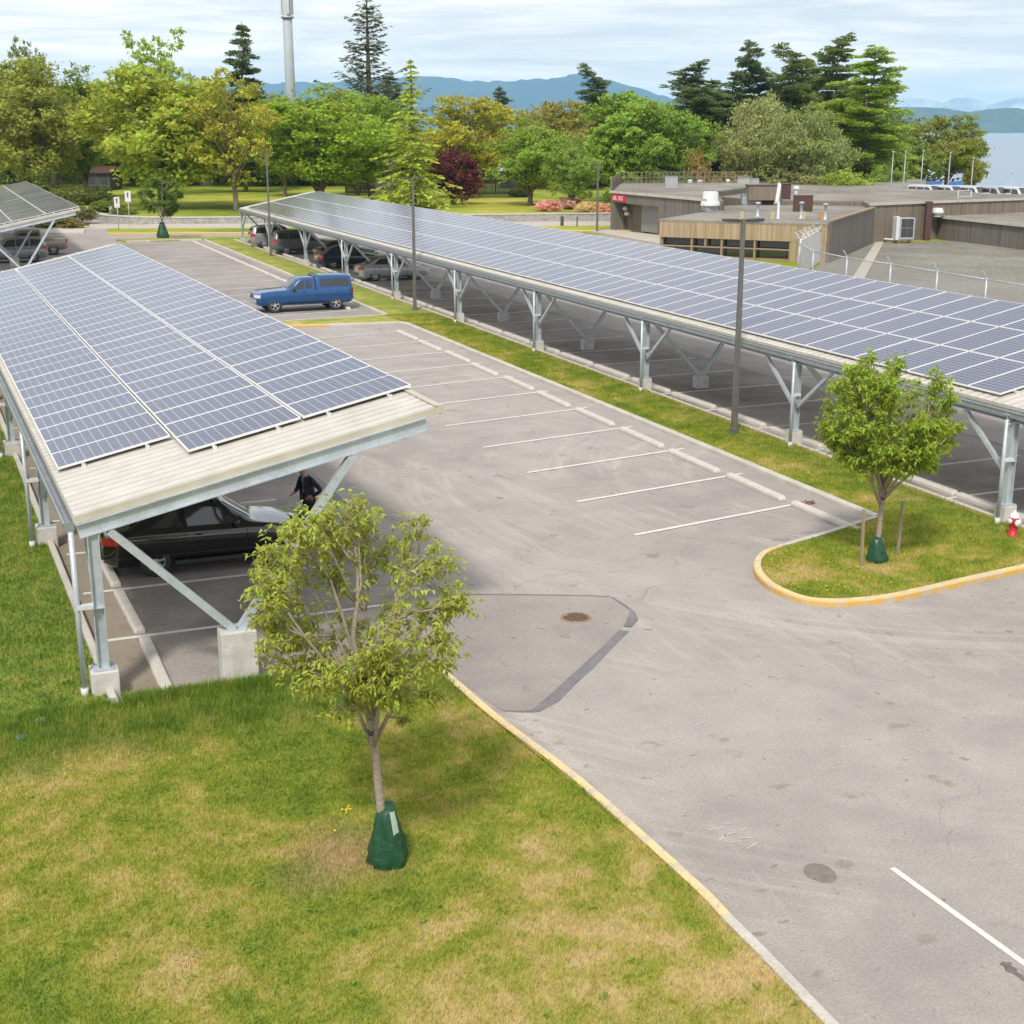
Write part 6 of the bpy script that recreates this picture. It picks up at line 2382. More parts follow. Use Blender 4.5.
    for i, k in enumerate(names):
        sv = me.skin_vertices[0].data[i]
        r = J[k][1]
        flat = 1.0
        sv.radius = (r, r)
        if k in ('chest', 'waist', 'pelvis'):
            sv.radius = (r * 1.12, r * 0.82)
        sv.use_root = (k == 'pelvis')
    sb = o.modifiers.new('sub', 'SUBSURF')
    sb.levels = 2
    sb.render_levels = 2
    bpy.context.view_layer.update()
    apply_mods(o)
    o.parent = t
    for p in o.data.polygons:
        p.use_smooth = True
    skin = simple('skin', (0.46, 0.25, 0.17), (0.40, 0.21, 0.14), 6, 0.6)
    jacket = simple('dark_jacket', (0.012, 0.013, 0.022), (0.02, 0.02, 0.03), 6, 0.8)
    trous = simple('dark_trousers', (0.012, 0.014, 0.026), (0.02, 0.022, 0.035), 6, 0.85)
    shirt = simple('blue_shirt', (0.30, 0.40, 0.55), (0.25, 0.34, 0.5), 6, 0.8)
    shoe = simple('black_shoe', (0.012, 0.012, 0.014), (0.02, 0.02, 0.02), 6, 0.5)
    for m_ in (skin, jacket, trous, shirt, shoe):
        o.data.materials.append(m_)
    wl, wr_ = Vector(J['wrl'][0]), Vector(J['wrr'][0])
    for p in o.data.polygons:
        c = p.center
        if (c - (wl + Vector((0.04, -0.06, -0.03)))).length < 0.105 or (c - (wr_ + Vector((0.07, 0.02, -0.02)))).length < 0.105:
            p.material_index = 0
        elif c.z > 1.475:
            p.material_index = 0
        elif c.z < 0.10:
            p.material_index = 4
        elif c.z < 0.96 and abs(c.y) < 0.24:
            p.material_index = 2
        elif c.x > 0.10 and abs(c.y) < 0.055 + 0.05 * max(0, c.z - 1.3) and c.z > 1.08:
            p.material_index = 3
        else:
            p.material_index = 1
    # hair, eyes, nose, mouth, ears
    hm = simple('brown_hair', (0.055, 0.03, 0.018), (0.035, 0.02, 0.012), 10, 0.7)
    mb = MB()
    vs = []
    nn, mm = 18, 9
    for i in range(mm):
        ph = math.pi * 0.60 * i / (mm - 1)
        for k in range(nn):
            a = 2 * math.pi * k / nn
            r = 0.098
            front = math.cos(a)
            ph2 = ph * (1 - 0.42 * max(0, front))
            vs.append((0.176 + r * 1.02 * math.sin(ph2) * math.cos(a), r * 0.90 * math.sin(ph2) * math.sin(a), 1.655 + r * 1.05 * math.cos(ph2)))
    mb.add(vs, [(i * nn + k, i * nn + (k + 1) % nn, (i + 1) * nn + (k + 1) % nn, (i + 1) * nn + k) for i in range(mm - 1) for k in range(nn)], 0, True)
    mb.build('hair', hm, t)
    mb = MB()
    for s in (-1, 1):
        mb.lathe([(0.0, -0.008), (0.010, -0.004), (0.010, 0.004), (0, 0.008)], 10, 0, (0.262, 0.032 * s, 1.645), 'X')
    mb.build('eyes', shoe, t)
    mb = MB()
    mb.add([(0.262, -0.014, 1.600), (0.262, 0.014, 1.600), (0.266, 0, 1.650), (0.290, 0, 1.606)], [(0, 1, 3), (1, 2, 3), (2, 0, 3), (0, 2, 1)])
    for s in (-1, 1):
        mb.box((0.175, 0.088 * s, 1.635), (0.03, 0.012, 0.055))
    mb.build('nose_and_ears', skin, t)
    mb = MB()
    mb.box((0.252, 0, 1.578), (0.01, 0.045, 0.010))
    mb.build('mouth', simple('lips', (0.30, 0.11, 0.09), (0.28, 0.1, 0.08), 6, 0.6), t)
    # open jacket flaps, tilted collar
    mb = MB()
    for s in (-1, 1):
        vs = [(0.075, 0.16 * s, 0.86), (0.175, 0.095 * s, 0.87), (0.195, 0.085 * s, 1.1), (0.215, 0.07 * s, 1.30), (0.17, 0.05 * s, 1.46), (0.10, 0.09 * s, 1.475), (0.07, 0.17 * s, 1.40), (0.08, 0.17 * s, 1.1)]
        off = Vector((0.012, 0.006 * s, 0))
        mb.add(vs + [tuple(Vector(v_) + off) for v_ in vs], [(0, 1, 2, 7), (7, 2, 3, 6), (6, 3, 4, 5), (8, 15, 10, 9), (15, 14, 11, 10), (14, 13, 12, 11), (1, 9, 10, 2), (2, 10, 11, 3), (3, 11, 12, 4)])
    mb.build('jacket_front', jacket, t)
    return t


person('person in a dark jacket and blue shirt standing at the nose of the black coupe', (7.05, 29.72), R(205))


# ------------------------------------------------------------------ road signs, bollards, wall
def road_sign(label, px, py, w_, h_, ht, mark=True, face=None):
    g = G(px, py)
    ang = math.atan2(g.y, g.x) - math.pi / 2
    t = thing('road_sign', label, 'road sign', (g.x, g.y, 0.1), ang, 'signs by the road')
    mb = MB()
    mb.tube([(0, 0.03, -0.1), (0, 0.03, ht)], 0.04, 8)
    mb.build('post', 'steel', t)
    mb = MB()
    mb.box((0, 0, ht - h_ / 2), (w_, 0.015, h_))
    bevel(mb.build('plate', face or 'white', t), 0.004)
    if mark:
        mb = MB()
        mb.box((0, -0.012, ht - h_ * 0.42), (w_ * 0.20, 0.006, h_ * 0.36))
        mb.lathe([(0.0001, 0), (w_ * 0.16, 0), (w_ * 0.16, 0.006), (0.0001, 0.006)], 12, 0, (0, -0.016, ht - h_ * 0.22), 'Y')
        mb.build('symbol', 'dark_metal', t)


road_sign('white rectangular road sign with a dark symbol, lower and left of the pair', 119, 231.5, 0.50, 0.95, 3.0)
road_sign('white rectangular road sign with a dark symbol, taller and right of the pair', 130, 227.5, 0.55, 1.0, 3.3)
road_sign('small grey sign back on a short post left of the two white signs', 111.5, 220, 0.32, 0.7, 1.3, False, 'grey_box')
g = G(103, 216)
mb = MB()
mb.lathe([(0, 0.9), (0.22, 0.85), (0.25, 0.7), (0.1, 0.65), (0.08, 0)], 14)
tag(mb.build('path_light', 'white', loc=(g.x, g.y, 0.1)), 'squat white-topped path light in the planting bed', 'path light')
for i, (px, py, lb) in enumerate(((562, 227, 'short black bollard left of the lamp post by the garage'), (577, 227.5, 'thin black bollard between the short bollard and the lamp post'))):
    g = G(px, py)
    mb = MB()
    r = 0.16 if i == 0 else 0.06
    mb.lathe([(0, 1.0), (r * 0.8, 0.98), (r, 0.9), (r, -0.1)], 12)
    tag(mb.build('bollard', 'dark_metal', loc=(g.x, g.y, 0.05)), lb, 'bollard', 'bollards by the garage')
# low stone wall behind the pavement
wl_pts = [G(84, 213.5), G(92, 219.5), G(104, 222.3), G(130, 224.2), G(180, 225), G(240, 224.5), G(330, 223.5), G(430, 222.4), G(520, 221.3), G(613, 220.2)]
a = offset_poly([(p.x, p.y) for p in wl_pts], 0.0)
b = offset_poly([(p.x, p.y) for p in wl_pts], 0.55)
mb = MB()
vs, fs = [], []
rw = random.Random(2)
for p, q in zip(a, b):
    vs += [(p.x, p.y, -0.05), (p.x, p.y, 0.66), (q.x, q.y, 0.66), (q.x, q.y, -0.05)]
for i in range(len(a) - 1):
    for k in range(3):
        fs.append((i * 4 + k, (i + 1) * 4 + k, (i + 1) * 4 + k + 1, i * 4 + k + 1))
mb.add(vs, fs)
sw = mb.build('stone_wall', 'stonewall')
tag(sw, 'low grey stone wall running behind the pavement', 'stone wall')
mb = MB()
mb2 = offset_poly([(p.x, p.y) for p in wl_pts], -0.05)
mb3 = offset_poly([(p.x, p.y) for p in wl_pts], 0.62)
vs, fs = [], []
for p, q in zip(mb2, mb3):
    vs += [(p.x, p.y, 0.662), (p.x, p.y, 0.76), (q.x, q.y, 0.76), (q.x, q.y, 0.662)]
for i in range(len(a) - 1):
    for k in range(3):
        fs.append((i * 4 + k, (i + 1) * 4 + k, (i + 1) * 4 + k + 1, i * 4 + k + 1))
mb.add(vs, fs)
mb.build('coping', 'concrete', sw)
# raised ground behind the wall
mb = MB()
wb = offset_poly([(p.x, p.y) for p in wl_pts], 0.56)
far = [D(700, 300), D(60, 300), D(-60, 230), D(30, 190)]
mb.prism([(p.x, p.y) for p in wb] + [(p.x, p.y) for p in far], -0.02, 0.55)
tag(mb.build('park_lawn', 'parkland'), kind='structure')

# ------------------------------------------------------------------ tower
p = D(292, 225)
t = thing('radio_tower', 'tall slim grey monopole tower with antennas rising over the trees', 'tower', p)
mb = MB()
mb.tube([(0, 0, 0), (0, 0, 14), (0, 0, 31.5)], [0.85, 0.78, 0.70], 18)
mb.build('pole', simple('tower_grey', (0.40, 0.44, 0.46), (0.34, 0.38, 0.40), 0.6, 0.6), t)
for k, (a, z) in enumerate(((2.6, 26.4), (0.4, 26.4), (4.6, 26.4))):
    mb = MB()
    q = Vector((math.cos(a) * 0.95, math.sin(a) * 0.95, 0))
    mb.box(q + Vector((0, 0, z + 1.6)), (0.25, 0.35, 3.6), a)
    mb.bar((0, 0, z + 0.6), q + Vector((0, 0, z + 0.6)), 0.1, 0.1)
    mb.bar((0, 0, z + 2.8), q + Vector((0, 0, z + 2.8)), 0.1, 0.1)
    mb.build('antenna', 'white_metal', t)
mb = MB()
for z in (25.6, 30.3):
    mb.lathe([(0.74, z), (1.0, z), (1.0, z + 0.3), (0.74, z + 0.3)], 18)
mb.build('collar', 'grey_box', t)


# ------------------------------------------------------------------ buildings
def pr(mb, pts, z0, z1, mi=0, mtop=None):
    mb.prism([(p[0], p[1]) for p in pts], z0, z1, mi, mtop)


def wall_strip(mb, p, q, z0, z1, th, mi=0):
    p, q = Vector((p[0], p[1], 0)), Vector((q[0], q[1], 0))
    mb.bar(p + Vector((0, 0, (z0 + z1) / 2)), q + Vector((0, 0, (z0 + z1) / 2)), th, z1 - z0, mi)


# garage block
t = thing('garage_building', 'dark timber-clad garage with a grey roller door and red sign', 'garage', (57, 108, 0))


def local(pts, o=(57, 108)):
    return [(p[0] - o[0], p[1] - o[1]) for p in pts]


A1 = local([(56.9, 116.5), (57.2, 99.5), (66.0, 113.0), (75.0, 121.0), (80, 130), (66.5, 134.0)])
f0, f1 = Vector((-0.1, 8.5, 0)), Vector((0.2, -8.5, 0))
fd = (f1 - f0).normalized()


def fp(s, out=0.0):
    q = f0 + fd * s
    return Vector((q.x - out, q.y, 0))


mb = MB()
# wall with recessed openings (0.8 to 9.0 m from the left corner)
inner = [tuple((fp(0, -1.6)).xy)] + [tuple(fp(17.03, -1.6).xy)] + A1[2:]
pr(mb, inner, -0.05, 3.40, 0, 0)
for s0, s1, z0, z1 in ((0, 0.7, -0.05, 2.62), (8.9, 17.0, -0.05, 2.62), (0, 17.0, 2.62, 3.42)):
    P = [fp(s0), fp(s1), fp(s1, -1.58), fp(s0, -1.58)]
    pr(mb, P, z0, z1)
mb.build('wall', 'boards_dark', t)
mb = MB()
ro = [tuple(fp(-0.05, 0.05).xy), tuple(fp(17.08, 0.05).xy)] + A1[2:]
pr(mb, ro, 3.424, 3.60)
mb.build('roof', 'roofgravel', t)
mb = MB()
wall_strip(mb, fp(-0.08, 0.10), fp(17.1, 0.10), 3.45, 3.66, 0.10)
mb.build('fascia', 'kerbmat', t)
mb = MB()
P = [fp(4.3, -1.50), fp(8.75, -1.50), fp(8.75, -1.57), fp(4.3, -1.57)]
P = [fp(4.3, -0.9), fp(8.75, -0.9), fp(8.75, -1.3), fp(4.3, -1.3)]
pr(mb, P, 0.25, 2.6)
mb.build('roller_door', 'door_grey', t)
mb = MB()
P = [fp(0.75, -1.3), fp(4.25, -1.3), fp(4.25, -1.55), fp(0.75, -1.55)]
pr(mb, P, 0.0, 2.6)
mb.build('timber_panel', 'boards_mid', t)
mb = MB()
wall_strip(mb, fp(0.4, 0.06), fp(3.0, 0.06), 2.74, 3.34, 0.08)
sg = mb.build('sign_board', 'red_sign', t)
mb = MB()
# two short words in white block letters
gly = {'J': [(0.6, 0, 0.25, 1), (0, 0, 0.85, 0.2), (0, 0, 0.2, 0.4)], 'O': [(0, 0, 0.22, 1), (0.63, 0, 0.22, 1), (0, 0.8, 0.85, 0.2), (0, 0, 0.85, 0.2)], 'L': [(0, 0, 0.22, 1), (0, 0, 0.85, 0.2)],
       'B': [(0, 0, 0.22, 1), (0.55, 0.05, 0.22, 0.9), (0, 0.8, 0.7, 0.2), (0, 0.4, 0.7, 0.18), (0, 0, 0.7, 0.2)], 'I': [(0.3, 0, 0.25, 1)], 'G': [(0, 0, 0.22, 1), (0, 0.8, 0.85, 0.2), (0, 0, 0.85, 0.2), (0.63, 0, 0.22, 0.45)]}
s = 0.62
K = 0.47
for word in ('JOL', 'BIG'):
    for ch in word:
        for (x, z, w_, h_) in gly[ch]:
            p0 = fp(s + x * 0.55 * K, 0.118)
            p1 = fp(s + (x + w_) * 0.55 * K, 0.118)
            wall_strip(mb, p0, p1, 2.86 + z * 0.36, 2.86 + (z + h_) * 0.36, 0.02)
        s += 0.62 * K
    s += 0.55 * K
mb.build('sign_lettering', 'white', sg)
for i, (sx, z) in enumerate(((1.2, 2.05), (1.55, 1.6))):
    mb = MB()
    c = fp(sx, -0.9)
    mb.lathe([(0.0001, -0.15), (0.24, -0.1), (0.28, 0.05), (0.18, 0.22), (0.0001, 0.25)], 14, c=(c.x, c.y, z))
    mb.build('wall_light', 'white', t)
mb = MB()
rail = [A1[0], A1[-1], A1[-2]]
for p, q in zip(rail[:-1], rail[1:]):
    p, q = Vector((p[0], p[1], 0)), Vector((q[0], q[1], 0))
    n = int((q - p).length / 0.45)
    for i in range(n + 1):
        c = p + (q - p) * i / n
        hh2 = 1.15
        mb.bar(c + Vector((0, 0, 3.6)), c + Vector((0, 0, 3.6 + hh2)), 0.06 if i % 5 else 0.14, 0.06, up=(0, 1, 0))
    for z in (3.72, 4.2, 4.72):
        mb.bar(p + Vector((0, 0, z)), q + Vector((0, 0, z)), 0.05, 0.07)
mb.build('roof_railing', 'boards_mid', t)

# cedar-clad front block
O = (57, 92)
t = thing('flat_roofed_building', 'low flat-roofed block with tan cedar fascia over a band of dark windows', 'building', (57, 92, 0))
F0, F1 = Vector((48.8 - 57, 91.5 - 92, 0)), Vector((56.9 - 57, 82.2 - 92, 0))
dd = (F1 - F0).normalized()
LEN = (F1 - F0).length
nrm = Vector((dd.y, -dd.x, 0))     # outwards (towards the camera)
if nrm.y > 0:
    nrm = -nrm


def fb(s, out=0.0):
    return F0 + dd * s + nrm * out


wl_ = LEN * 0.955
poly = [fb(0, -1.0), fb(LEN * 0.92, -1.0), fb(LEN, 0), Vector((70.4 - 57, 95.9 - 92, 0)), Vector((73.2 - 57, 101.0 - 92, 0)), Vector((66.0 - 57, 106.6 - 92, 0)), Vector((61.3 - 57, 105.3 - 92, 0)), Vector((57.3 - 57, 99.3 - 92, 0))]
mb = MB()
pr(mb, poly, -0.03, 2.55)
mb.build('wall', 'boards_dark', t)
mb = MB()
polyr = [fb(-0.1, 0.16), fb(LEN + 0.1, 0.16), Vector((70.6 - 57, 95.7 - 92, 0)), Vector((73.4 - 57, 101.0 - 92, 0)), Vector((66.0 - 57, 106.6 - 92, 0)), Vector((61.3 - 57, 105.3 - 92, 0)), Vector((57.3 - 57, 99.3 - 92, 0))]
pr(mb, polyr, 2.55, 2.70)
mb.build('roof', 'roofgravel', t)
mb = MB()
P = [fb(-0.02, 0.14), fb(LEN + 0.04, 0.14), fb(LEN + 0.04, -0.98), fb(-0.02, -0.98)]
pr(mb, P, 1.42, 2.546)
P = [fb(LEN * 0.80, 0.12), fb(LEN + 0.02, 0.12), fb(LEN, -0.96), fb(LEN * 0.80, -0.96)]
pr(mb, P, -0.03, 1.416)
mb.build('fascia', 'boards_tan', t)
mb = MB()
P = [fb(0.05, -0.45), fb(LEN * 0.80, -0.45), fb(LEN * 0.80, -0.90), fb(0.05, -0.90)]
pr(mb, P, 0.12, 1.40)
mb.build('window_band', 'glass', t)
mb = MB()
for f in (0.005, 0.20, 0.285, 0.385, 0.585, 0.795):
    c = fb(LEN * f, 0.02)
    z0 = 0.85 if f == 0.285 else -0.02
    mb.box(c + Vector((0, 0, (z0 + 1.40) / 2)), (0.14, 0.14, 1.40 - z0), math.atan2(dd.y, dd.x))
mb.bar(fb(0.0, 0.02) + Vector((0, 0, 0.82)), fb(LEN * 0.795, 0.02) + Vector((0, 0, 0.82)), 0.10, 0.10)
mb.build('mullions', 'wood_trim', t)
mb = MB()
wall_strip(mb, fb(0, -0.3), fb(LEN * 0.80, -0.3), -0.03, 0.15, 0.2)
mb.build('base_course', 'rust', t)
# coping along the sloping side parapet
mb = MB()
wall_strip(mb, fb(LEN - 0.1, 0.0) + Vector((0.35, 0, 0)), Vector((13.6, 3.6, 0)), -0.03, 2.84, 0.22)
mb.build('side_parapet', 'boards_dark', t)
mb = MB()
wall_strip(mb, fb(LEN - 0.1, 0.0) + Vector((0.35, 0, 0)), Vector((13.6, 3.6, 0)), 2.844, 2.95, 0.34)
mb.build('parapet_coping', 'wood_trim', t)

# main roof behind
t = thing('long_building', 'wide brown-clad building with a big gravel roof, behind the cedar block', 'building', (80, 110, 0))
O = (80, 110)
mainp = [(70.6, 96.2), (76.8, 97.4), (92, 99.5), (104, 101.5), (92.5, 108), (96.5, 117.5), (105, 131.5), (113, 144), (98, 148.5), (85, 150), (66.9, 134.5), (80.5, 130.2), (75.4, 121.0), (66.3, 113.2), (66.3, 106.8), (73.6, 101.3)]
pl = local(mainp, O)
mb = MB()
pr(mb, pl, -0.03, 3.0)
mb.build('wall', 'boards_mid', t)
mb = MB()
pr(mb, [(p[0], p[1]) for p in pl], 3.004, 3.10)
mb.build('roof', 'roofgravel', t)
mb = MB()
for p, q in zip(pl[0:3], pl[1:4]):
    wall_strip(mb, Vector((p[0], p[1] - 0.05, 0)), Vector((q[0], q[1] - 0.05, 0)), 3.0, 3.2, 0.16)
mb.build('coping', 'kerbmat', t)
mb = MB()
wall_strip(mb, Vector((77.0 - 80, 96.6 - 110, 0)), Vector((77.4 - 80, 97.3 - 110, 0)), -0.03, 3.2, 0.5)
mb.build('corner_post', 'brown_box', t)

# low wing on the right
t = thing('low_wing', 'low weathered-board wing with a pale flat roof, right of the outdoor cooling unit', 'building', (90, 88, 0))
O = (90, 88)
cp = local([(78.9, 98.4), (77.6, 85.7), (75.0, 60), (120, 60), (118, 101.5)], O)
mb = MB()
pr(mb, cp, -0.03, 1.80)
mb.build('wall', 'boards_dark', t)
mb = MB()
pr(mb, [(p[0] - (0.1 if i < 3 else 0), p[1]) for i, p in enumerate(cp)], 1.804, 1.93)
mb.build('roof', 'roofgravel', t)
mb = MB()
for p, q in zip(cp[0:2], cp[1:3]):
    wall_strip(mb, Vector((p[0] - 0.15, p[1], 0)), Vector((q[0] - 0.15, q[1], 0)), 1.75, 1.97, 0.10)
mb.build('coping', 'kerbmat', t)
mb = MB()
wall_strip(mb, Vector((77.05 - 90, 81.5 - 88, 0)), Vector((76.75 - 90, 78.6 - 88, 0)), 0.35, 0.95, 0.10)
mb.build('window', 'glass', t)
mb = MB()
wall_strip(mb, Vector((77.1 - 90, 81.9 - 88, 0)), Vector((76.75 - 90, 78.2 - 88, 0)), 0.30, 0.38, 0.30)
wall_strip(mb, Vector((77.1 - 90, 81.9 - 88, 0)), Vector((77.06 - 90, 81.6 - 88, 0)), 0.38, 0.98, 0.30)
mb.build('window_frame', 'wood_trim', t)


# ------------------------------------------------------------------ rooftop equipment
def roof_pipe(label, px, py, h, cap=True, zr=2.70, r=0.11, mat='steel', cr=None):
    g = G(px, py, zr)
    mb = MB()
    prof = [(0.0001, h + 0.02), (cr or r * 1.7, h), (cr or r * 1.7, h - 0.12), (r, h - 0.14), (r, 0.14), (r * 1.9, 0.02), (r * 1.9, -0.01)]
    if not cap:
        prof = [(0.0001, h), (r, h), (r, 0.10), (r * 1.8, 0.0)]
    mb.lathe(prof, 14)
    return tag(mb.build('vent_pipe', mat, loc=(g.x, g.y, zr)), label, 'vent pipe', 'vent pipes on the roof')


roof_pipe('capped metal vent pipe left of the lamp post head on the cedar block roof', 757.5, 216.5, 1.05, mat='steel')
roof_pipe('metal vent pipe with a white foot, right of the lamp post head', 778, 218.5, 1.25, cap=False, mat='steel')
roof_pipe('capped metal vent pipe in front of the brown rooftop box', 801, 218.5, 1.2, mat='steel')
roof_pipe('capped metal vent pipe nearest the white slatted fence', 825, 219.5, 1.15, mat='steel')
for i, (px, lb) in enumerate(((741.5, 'pale stub on the cedar roof edge left of the lamp head'), (772, 'pale stub on the cedar roof edge right of the lamp head'), (803.5, 'pale stub on the roof edge below the brown box'), (821, 'orange-capped stub on the roof edge by the slatted fence'))):
    g = G(px, 219.5, 2.70)
    mb = MB()
    mb.box((0, 0, 0.28), (0.18, 0.18, 0.58))
    tag(mb.build('roof_stub', 'pale_yellow' if i < 3 else 'orange', loc=(g.x, g.y, 2.70)), lb, 'roof stub', 'stubs on the roof edge')
g = G(710, 210.5, 2.7)
t = thing('exhaust_fan', 'white drum-shaped exhaust fan on the cedar block roof', 'exhaust fan', (g.x, g.y, 2.70))
mb = MB()
mb.box((0, 0, 0.17), (1.1, 1.0, 0.36))
mb.build('curb', 'grey_box', t)
mb = MB()
mb.lathe([(0.0001, 1.52), (0.58, 1.50), (0.63, 1.42), (0.63, 0.78), (0.74, 0.72), (0.80, 0.44), (0.80, 0.36), (0.0001, 0.36)], 24)
mb.build('drum', 'white_metal', t)


def roof_box(name, label, px, py, size, mat, zr, rz=0.0, cat='roof box', legs=0.0):
    g = G(px, py, zr)
    t = thing(name, label, cat, (g.x, g.y, zr), rz)
    mb = MB()
    mb.box((0, 0, size[2] / 2 + legs), size)
    bevel(mb.build('housing', mat, t), 0.03)
    mb = MB()
    mb.box((0, 0, size[2] + legs + 0.03), (size[0] * 1.05, size[1] * 1.08, 0.06))
    mb.build('lid', 'gutter' if mat == 'grey_box' else 'dark_metal', t)
    if legs:
        mb = MB()
        for sx in (-1, 1):
            for sy in (-1, 1):
                mb.box((sx * size[0] * 0.4, sy * size[1] * 0.4, legs / 2), (0.08, 0.08, legs))
        mb.build('legs', 'dark_metal', t)
    return t


VR = -YAW
roof_box('air_handler', 'long light-grey rooftop unit with a rounded top, left of the lamp head', 751, 204.5, (1.75, 0.9, 0.82), 'grey_box', 2.7, VR, 'rooftop unit')
roof_box('brown_enclosure', 'dark brown square rooftop enclosure', 802.5, 211.5, (1.50, 0.5, 1.22), 'brown_box', 2.7, VR, 'rooftop enclosure')
roof_box('service_enclosure', 'wide brown rooftop enclosure behind the light-grey unit', 763, 200, (2.9, 1.6, 1.25), 'boards_mid', 3.1, VR, 'rooftop enclosure')
roof_box('service_enclosure', 'narrow dark end box attached right of the wide enclosure', 785, 199, (0.75, 1.2, 1.3), 'brown_box', 3.1, VR, 'rooftop enclosure')
g = G(777, 204, 3.1)
mb = MB()
mb.tube([(0, 0, 0), (0, 0, 0.35), (0.15, 0, 1.55), (0.25, 0.2, 1.6)], [0.30, 0.16, 0.15, 0.13], 12)
tag(mb.build('flue', 'white', loc=(g.x, g.y, 3.09)), 'white leaning flue between the rooftop enclosures', 'flue')
roof_box('small_vent_unit', 'light-grey box vent behind the garage railing', 671, 188.5, (1.2, 0.7, 1.1), 'grey_box', 3.6, VR, 'rooftop unit')
roof_box('small_vent_unit', 'small grey rear roof box under the tan-green bush', 743, 188, (1.3, 0.8, 1.0), 'grey_box', 3.1, VR, 'rooftop unit')
roof_box('small_vent_unit', 'small grey rear roof box beside a brown one', 754, 187.5, (0.9, 0.8, 0.9), 'grey_box', 3.1, VR, 'rooftop unit')
mb = MB()
g = G(796, 196, 3.1)
mb.tube([(0, 0, 0), (0, 0, 0.5), (0.05, 0, 0.62)], [0.16, 0.16, 0.02], 10)
mb.lathe([(0.0001, 0.95), (0.25, 0.85), (0.32, 0.65), (0.2, 0.5), (0.0001, 0.5)], 14)
tag(mb.build('turbine_vent', 'white_metal', loc=(g.x, g.y, 3.1)), 'round white turbine vent above the brown box', 'turbine vent')
g = G(937, 216.5, 1.93)
mb = MB()
mb.lathe([(0.0001, 0.72), (0.42, 0.70), (0.46, 0.5), (0.55, 0.46), (0.55, 0.25), (0.40, 0.2), (0.40, -0.005)], 20)
tag(mb.build('mushroom_vent', 'white_metal', loc=(g.x, g.y, 1.93)), 'white mushroom vent on the low wing roof', 'roof vent')
g = G(964, 202.5, 3.1)
t = thing('roof_hatch_guard', 'small pipe guard rail at a roof edge below the parked vans', 'guard rail', (g.x, g.y, 3.1), VR)
for x in (-0.55, 0.55):
    mb = MB()
    mb.tube([(x, 0, 0), (x, 0, 1.0)], 0.04, 6)
    mb.build('post', 'white_metal', t)
for z in (0.5, 1.0):
    mb = MB()
    mb.tube([(-0.55, 0, z), (0.55, 0, z)], 0.035, 6)
    mb.build('rail', 'white_metal', t)
for i, (px, py, s_) in enumerate(((690, 186, 0.35), (700, 185, 0.3), (728, 184.5, 0.3))):
    g = G(px, py, 3.1)
    mb = MB()
    mb.lathe([(0.0001, s_ * 2), (s_ * 0.8, s_ * 1.7), (s_, s_ * 0.8), (s_ * 0.5, s_ * 0.6), (s_ * 0.5, 0)], 12)
    tag(mb.build('small_roof_vent', 'white', loc=(g.x, g.y, 3.1)), ['small white vent at the rear roof edge, nearest the garage railing', 'small white vent right of the one nearest the railing', 'small white vent at the rear roof edge left of the grey boxes'][i], 'roof vent', 'small white vents at the rear roof edge')

# outdoor cooling unit on the gravel
g = G(903, 243)
t = thing('cooling_unit', 'upright blue-grey outdoor cooling unit on the gravel by the brown wall', 'cooling unit', (g.x, g.y, 0.02), VR + R(6))
mb = MB()
mb.box((0.1, 0, 1.15), (1.35, 0.75, 1.75))
bevel(mb.build('housing', simple('unit_blue', (0.40, 0.46, 0.52), (0.34, 0.40, 0.46), 1, 0.5), t), 0.04)
mb = MB()
for dx in (-0.26, 0.26):
    for dz in (-0.38, 0.38):
        mb.box((0.12 + dx, -0.386, 1.22 + dz), (0.50, 0.02, 0.72))
mb.build('coil_grille', 'dark_metal', t)
mb = MB()
mb.box((-0.72, -0.05, 1.2), (0.26, 0.85, 1.9))
bevel(mb.build('side_cabinet', 'white', t), 0.02)
mb = MB()
for x in (-0.5, 0.6):
    for y in (-0.3, 0.3):
        mb.box((x, y, 0.14), (0.09, 0.09, 0.30))
mb.build('legs', 'rust', t)
mb = MB()
q = G(858, 239.5) - g
q.rotate(Matrix.Rotation(-(VR + R(6)), 3, 'Z'))
for dy in (0.0, 0.3):
    mb.tube([(-0.85, dy, 0.25), (q.x * 0.5, q.y * 0.5 + dy, 0.20), (q.x, q.y + dy, 0.25)], 0.07, 8)
mb.build('supply_pipes', 'white', t)

# fences
def chain_fence(label, pts, h, group=None):
    p0 = pts[0]
    t = thing('chain_link_fence', label, 'chain-link fence', (p0[0], p0[1], 0))
    Q = [Vector((p[0] - p0[0], p[1] - p0[1], 0)) for p in pts]
    for i, q in enumerate(Q):
        mb = MB()
        mb.tube([q + Vector((0, 0, -0.1)), q + Vector((0, 0, h))], 0.05, 8)
        mb.bar(q + Vector((0, 0, h - 0.02)), q + Vector((-0.28, 0.0, h + 0.34)), 0.05, 0.05)
        mb.build('post', 'steel', t)
    for a, b in zip(Q[:-1], Q[1:]):
        mb = MB()
        mb.tube([a + Vector((0, 0, h - 0.06)), b + Vector((0, 0, h - 0.06))], 0.035, 6)
        mb.build('top_rail', 'steel', t)
        mb = MB()
        mb.add([a + Vector((0, 0, 0.05)), b + Vector((0, 0, 0.05)), b + Vector((0, 0, h - 0.06)), a + Vector((0, 0, h - 0.06))], [(0, 1, 2, 3)])
        mb.build('mesh_panel', 'chain', t)
    return t


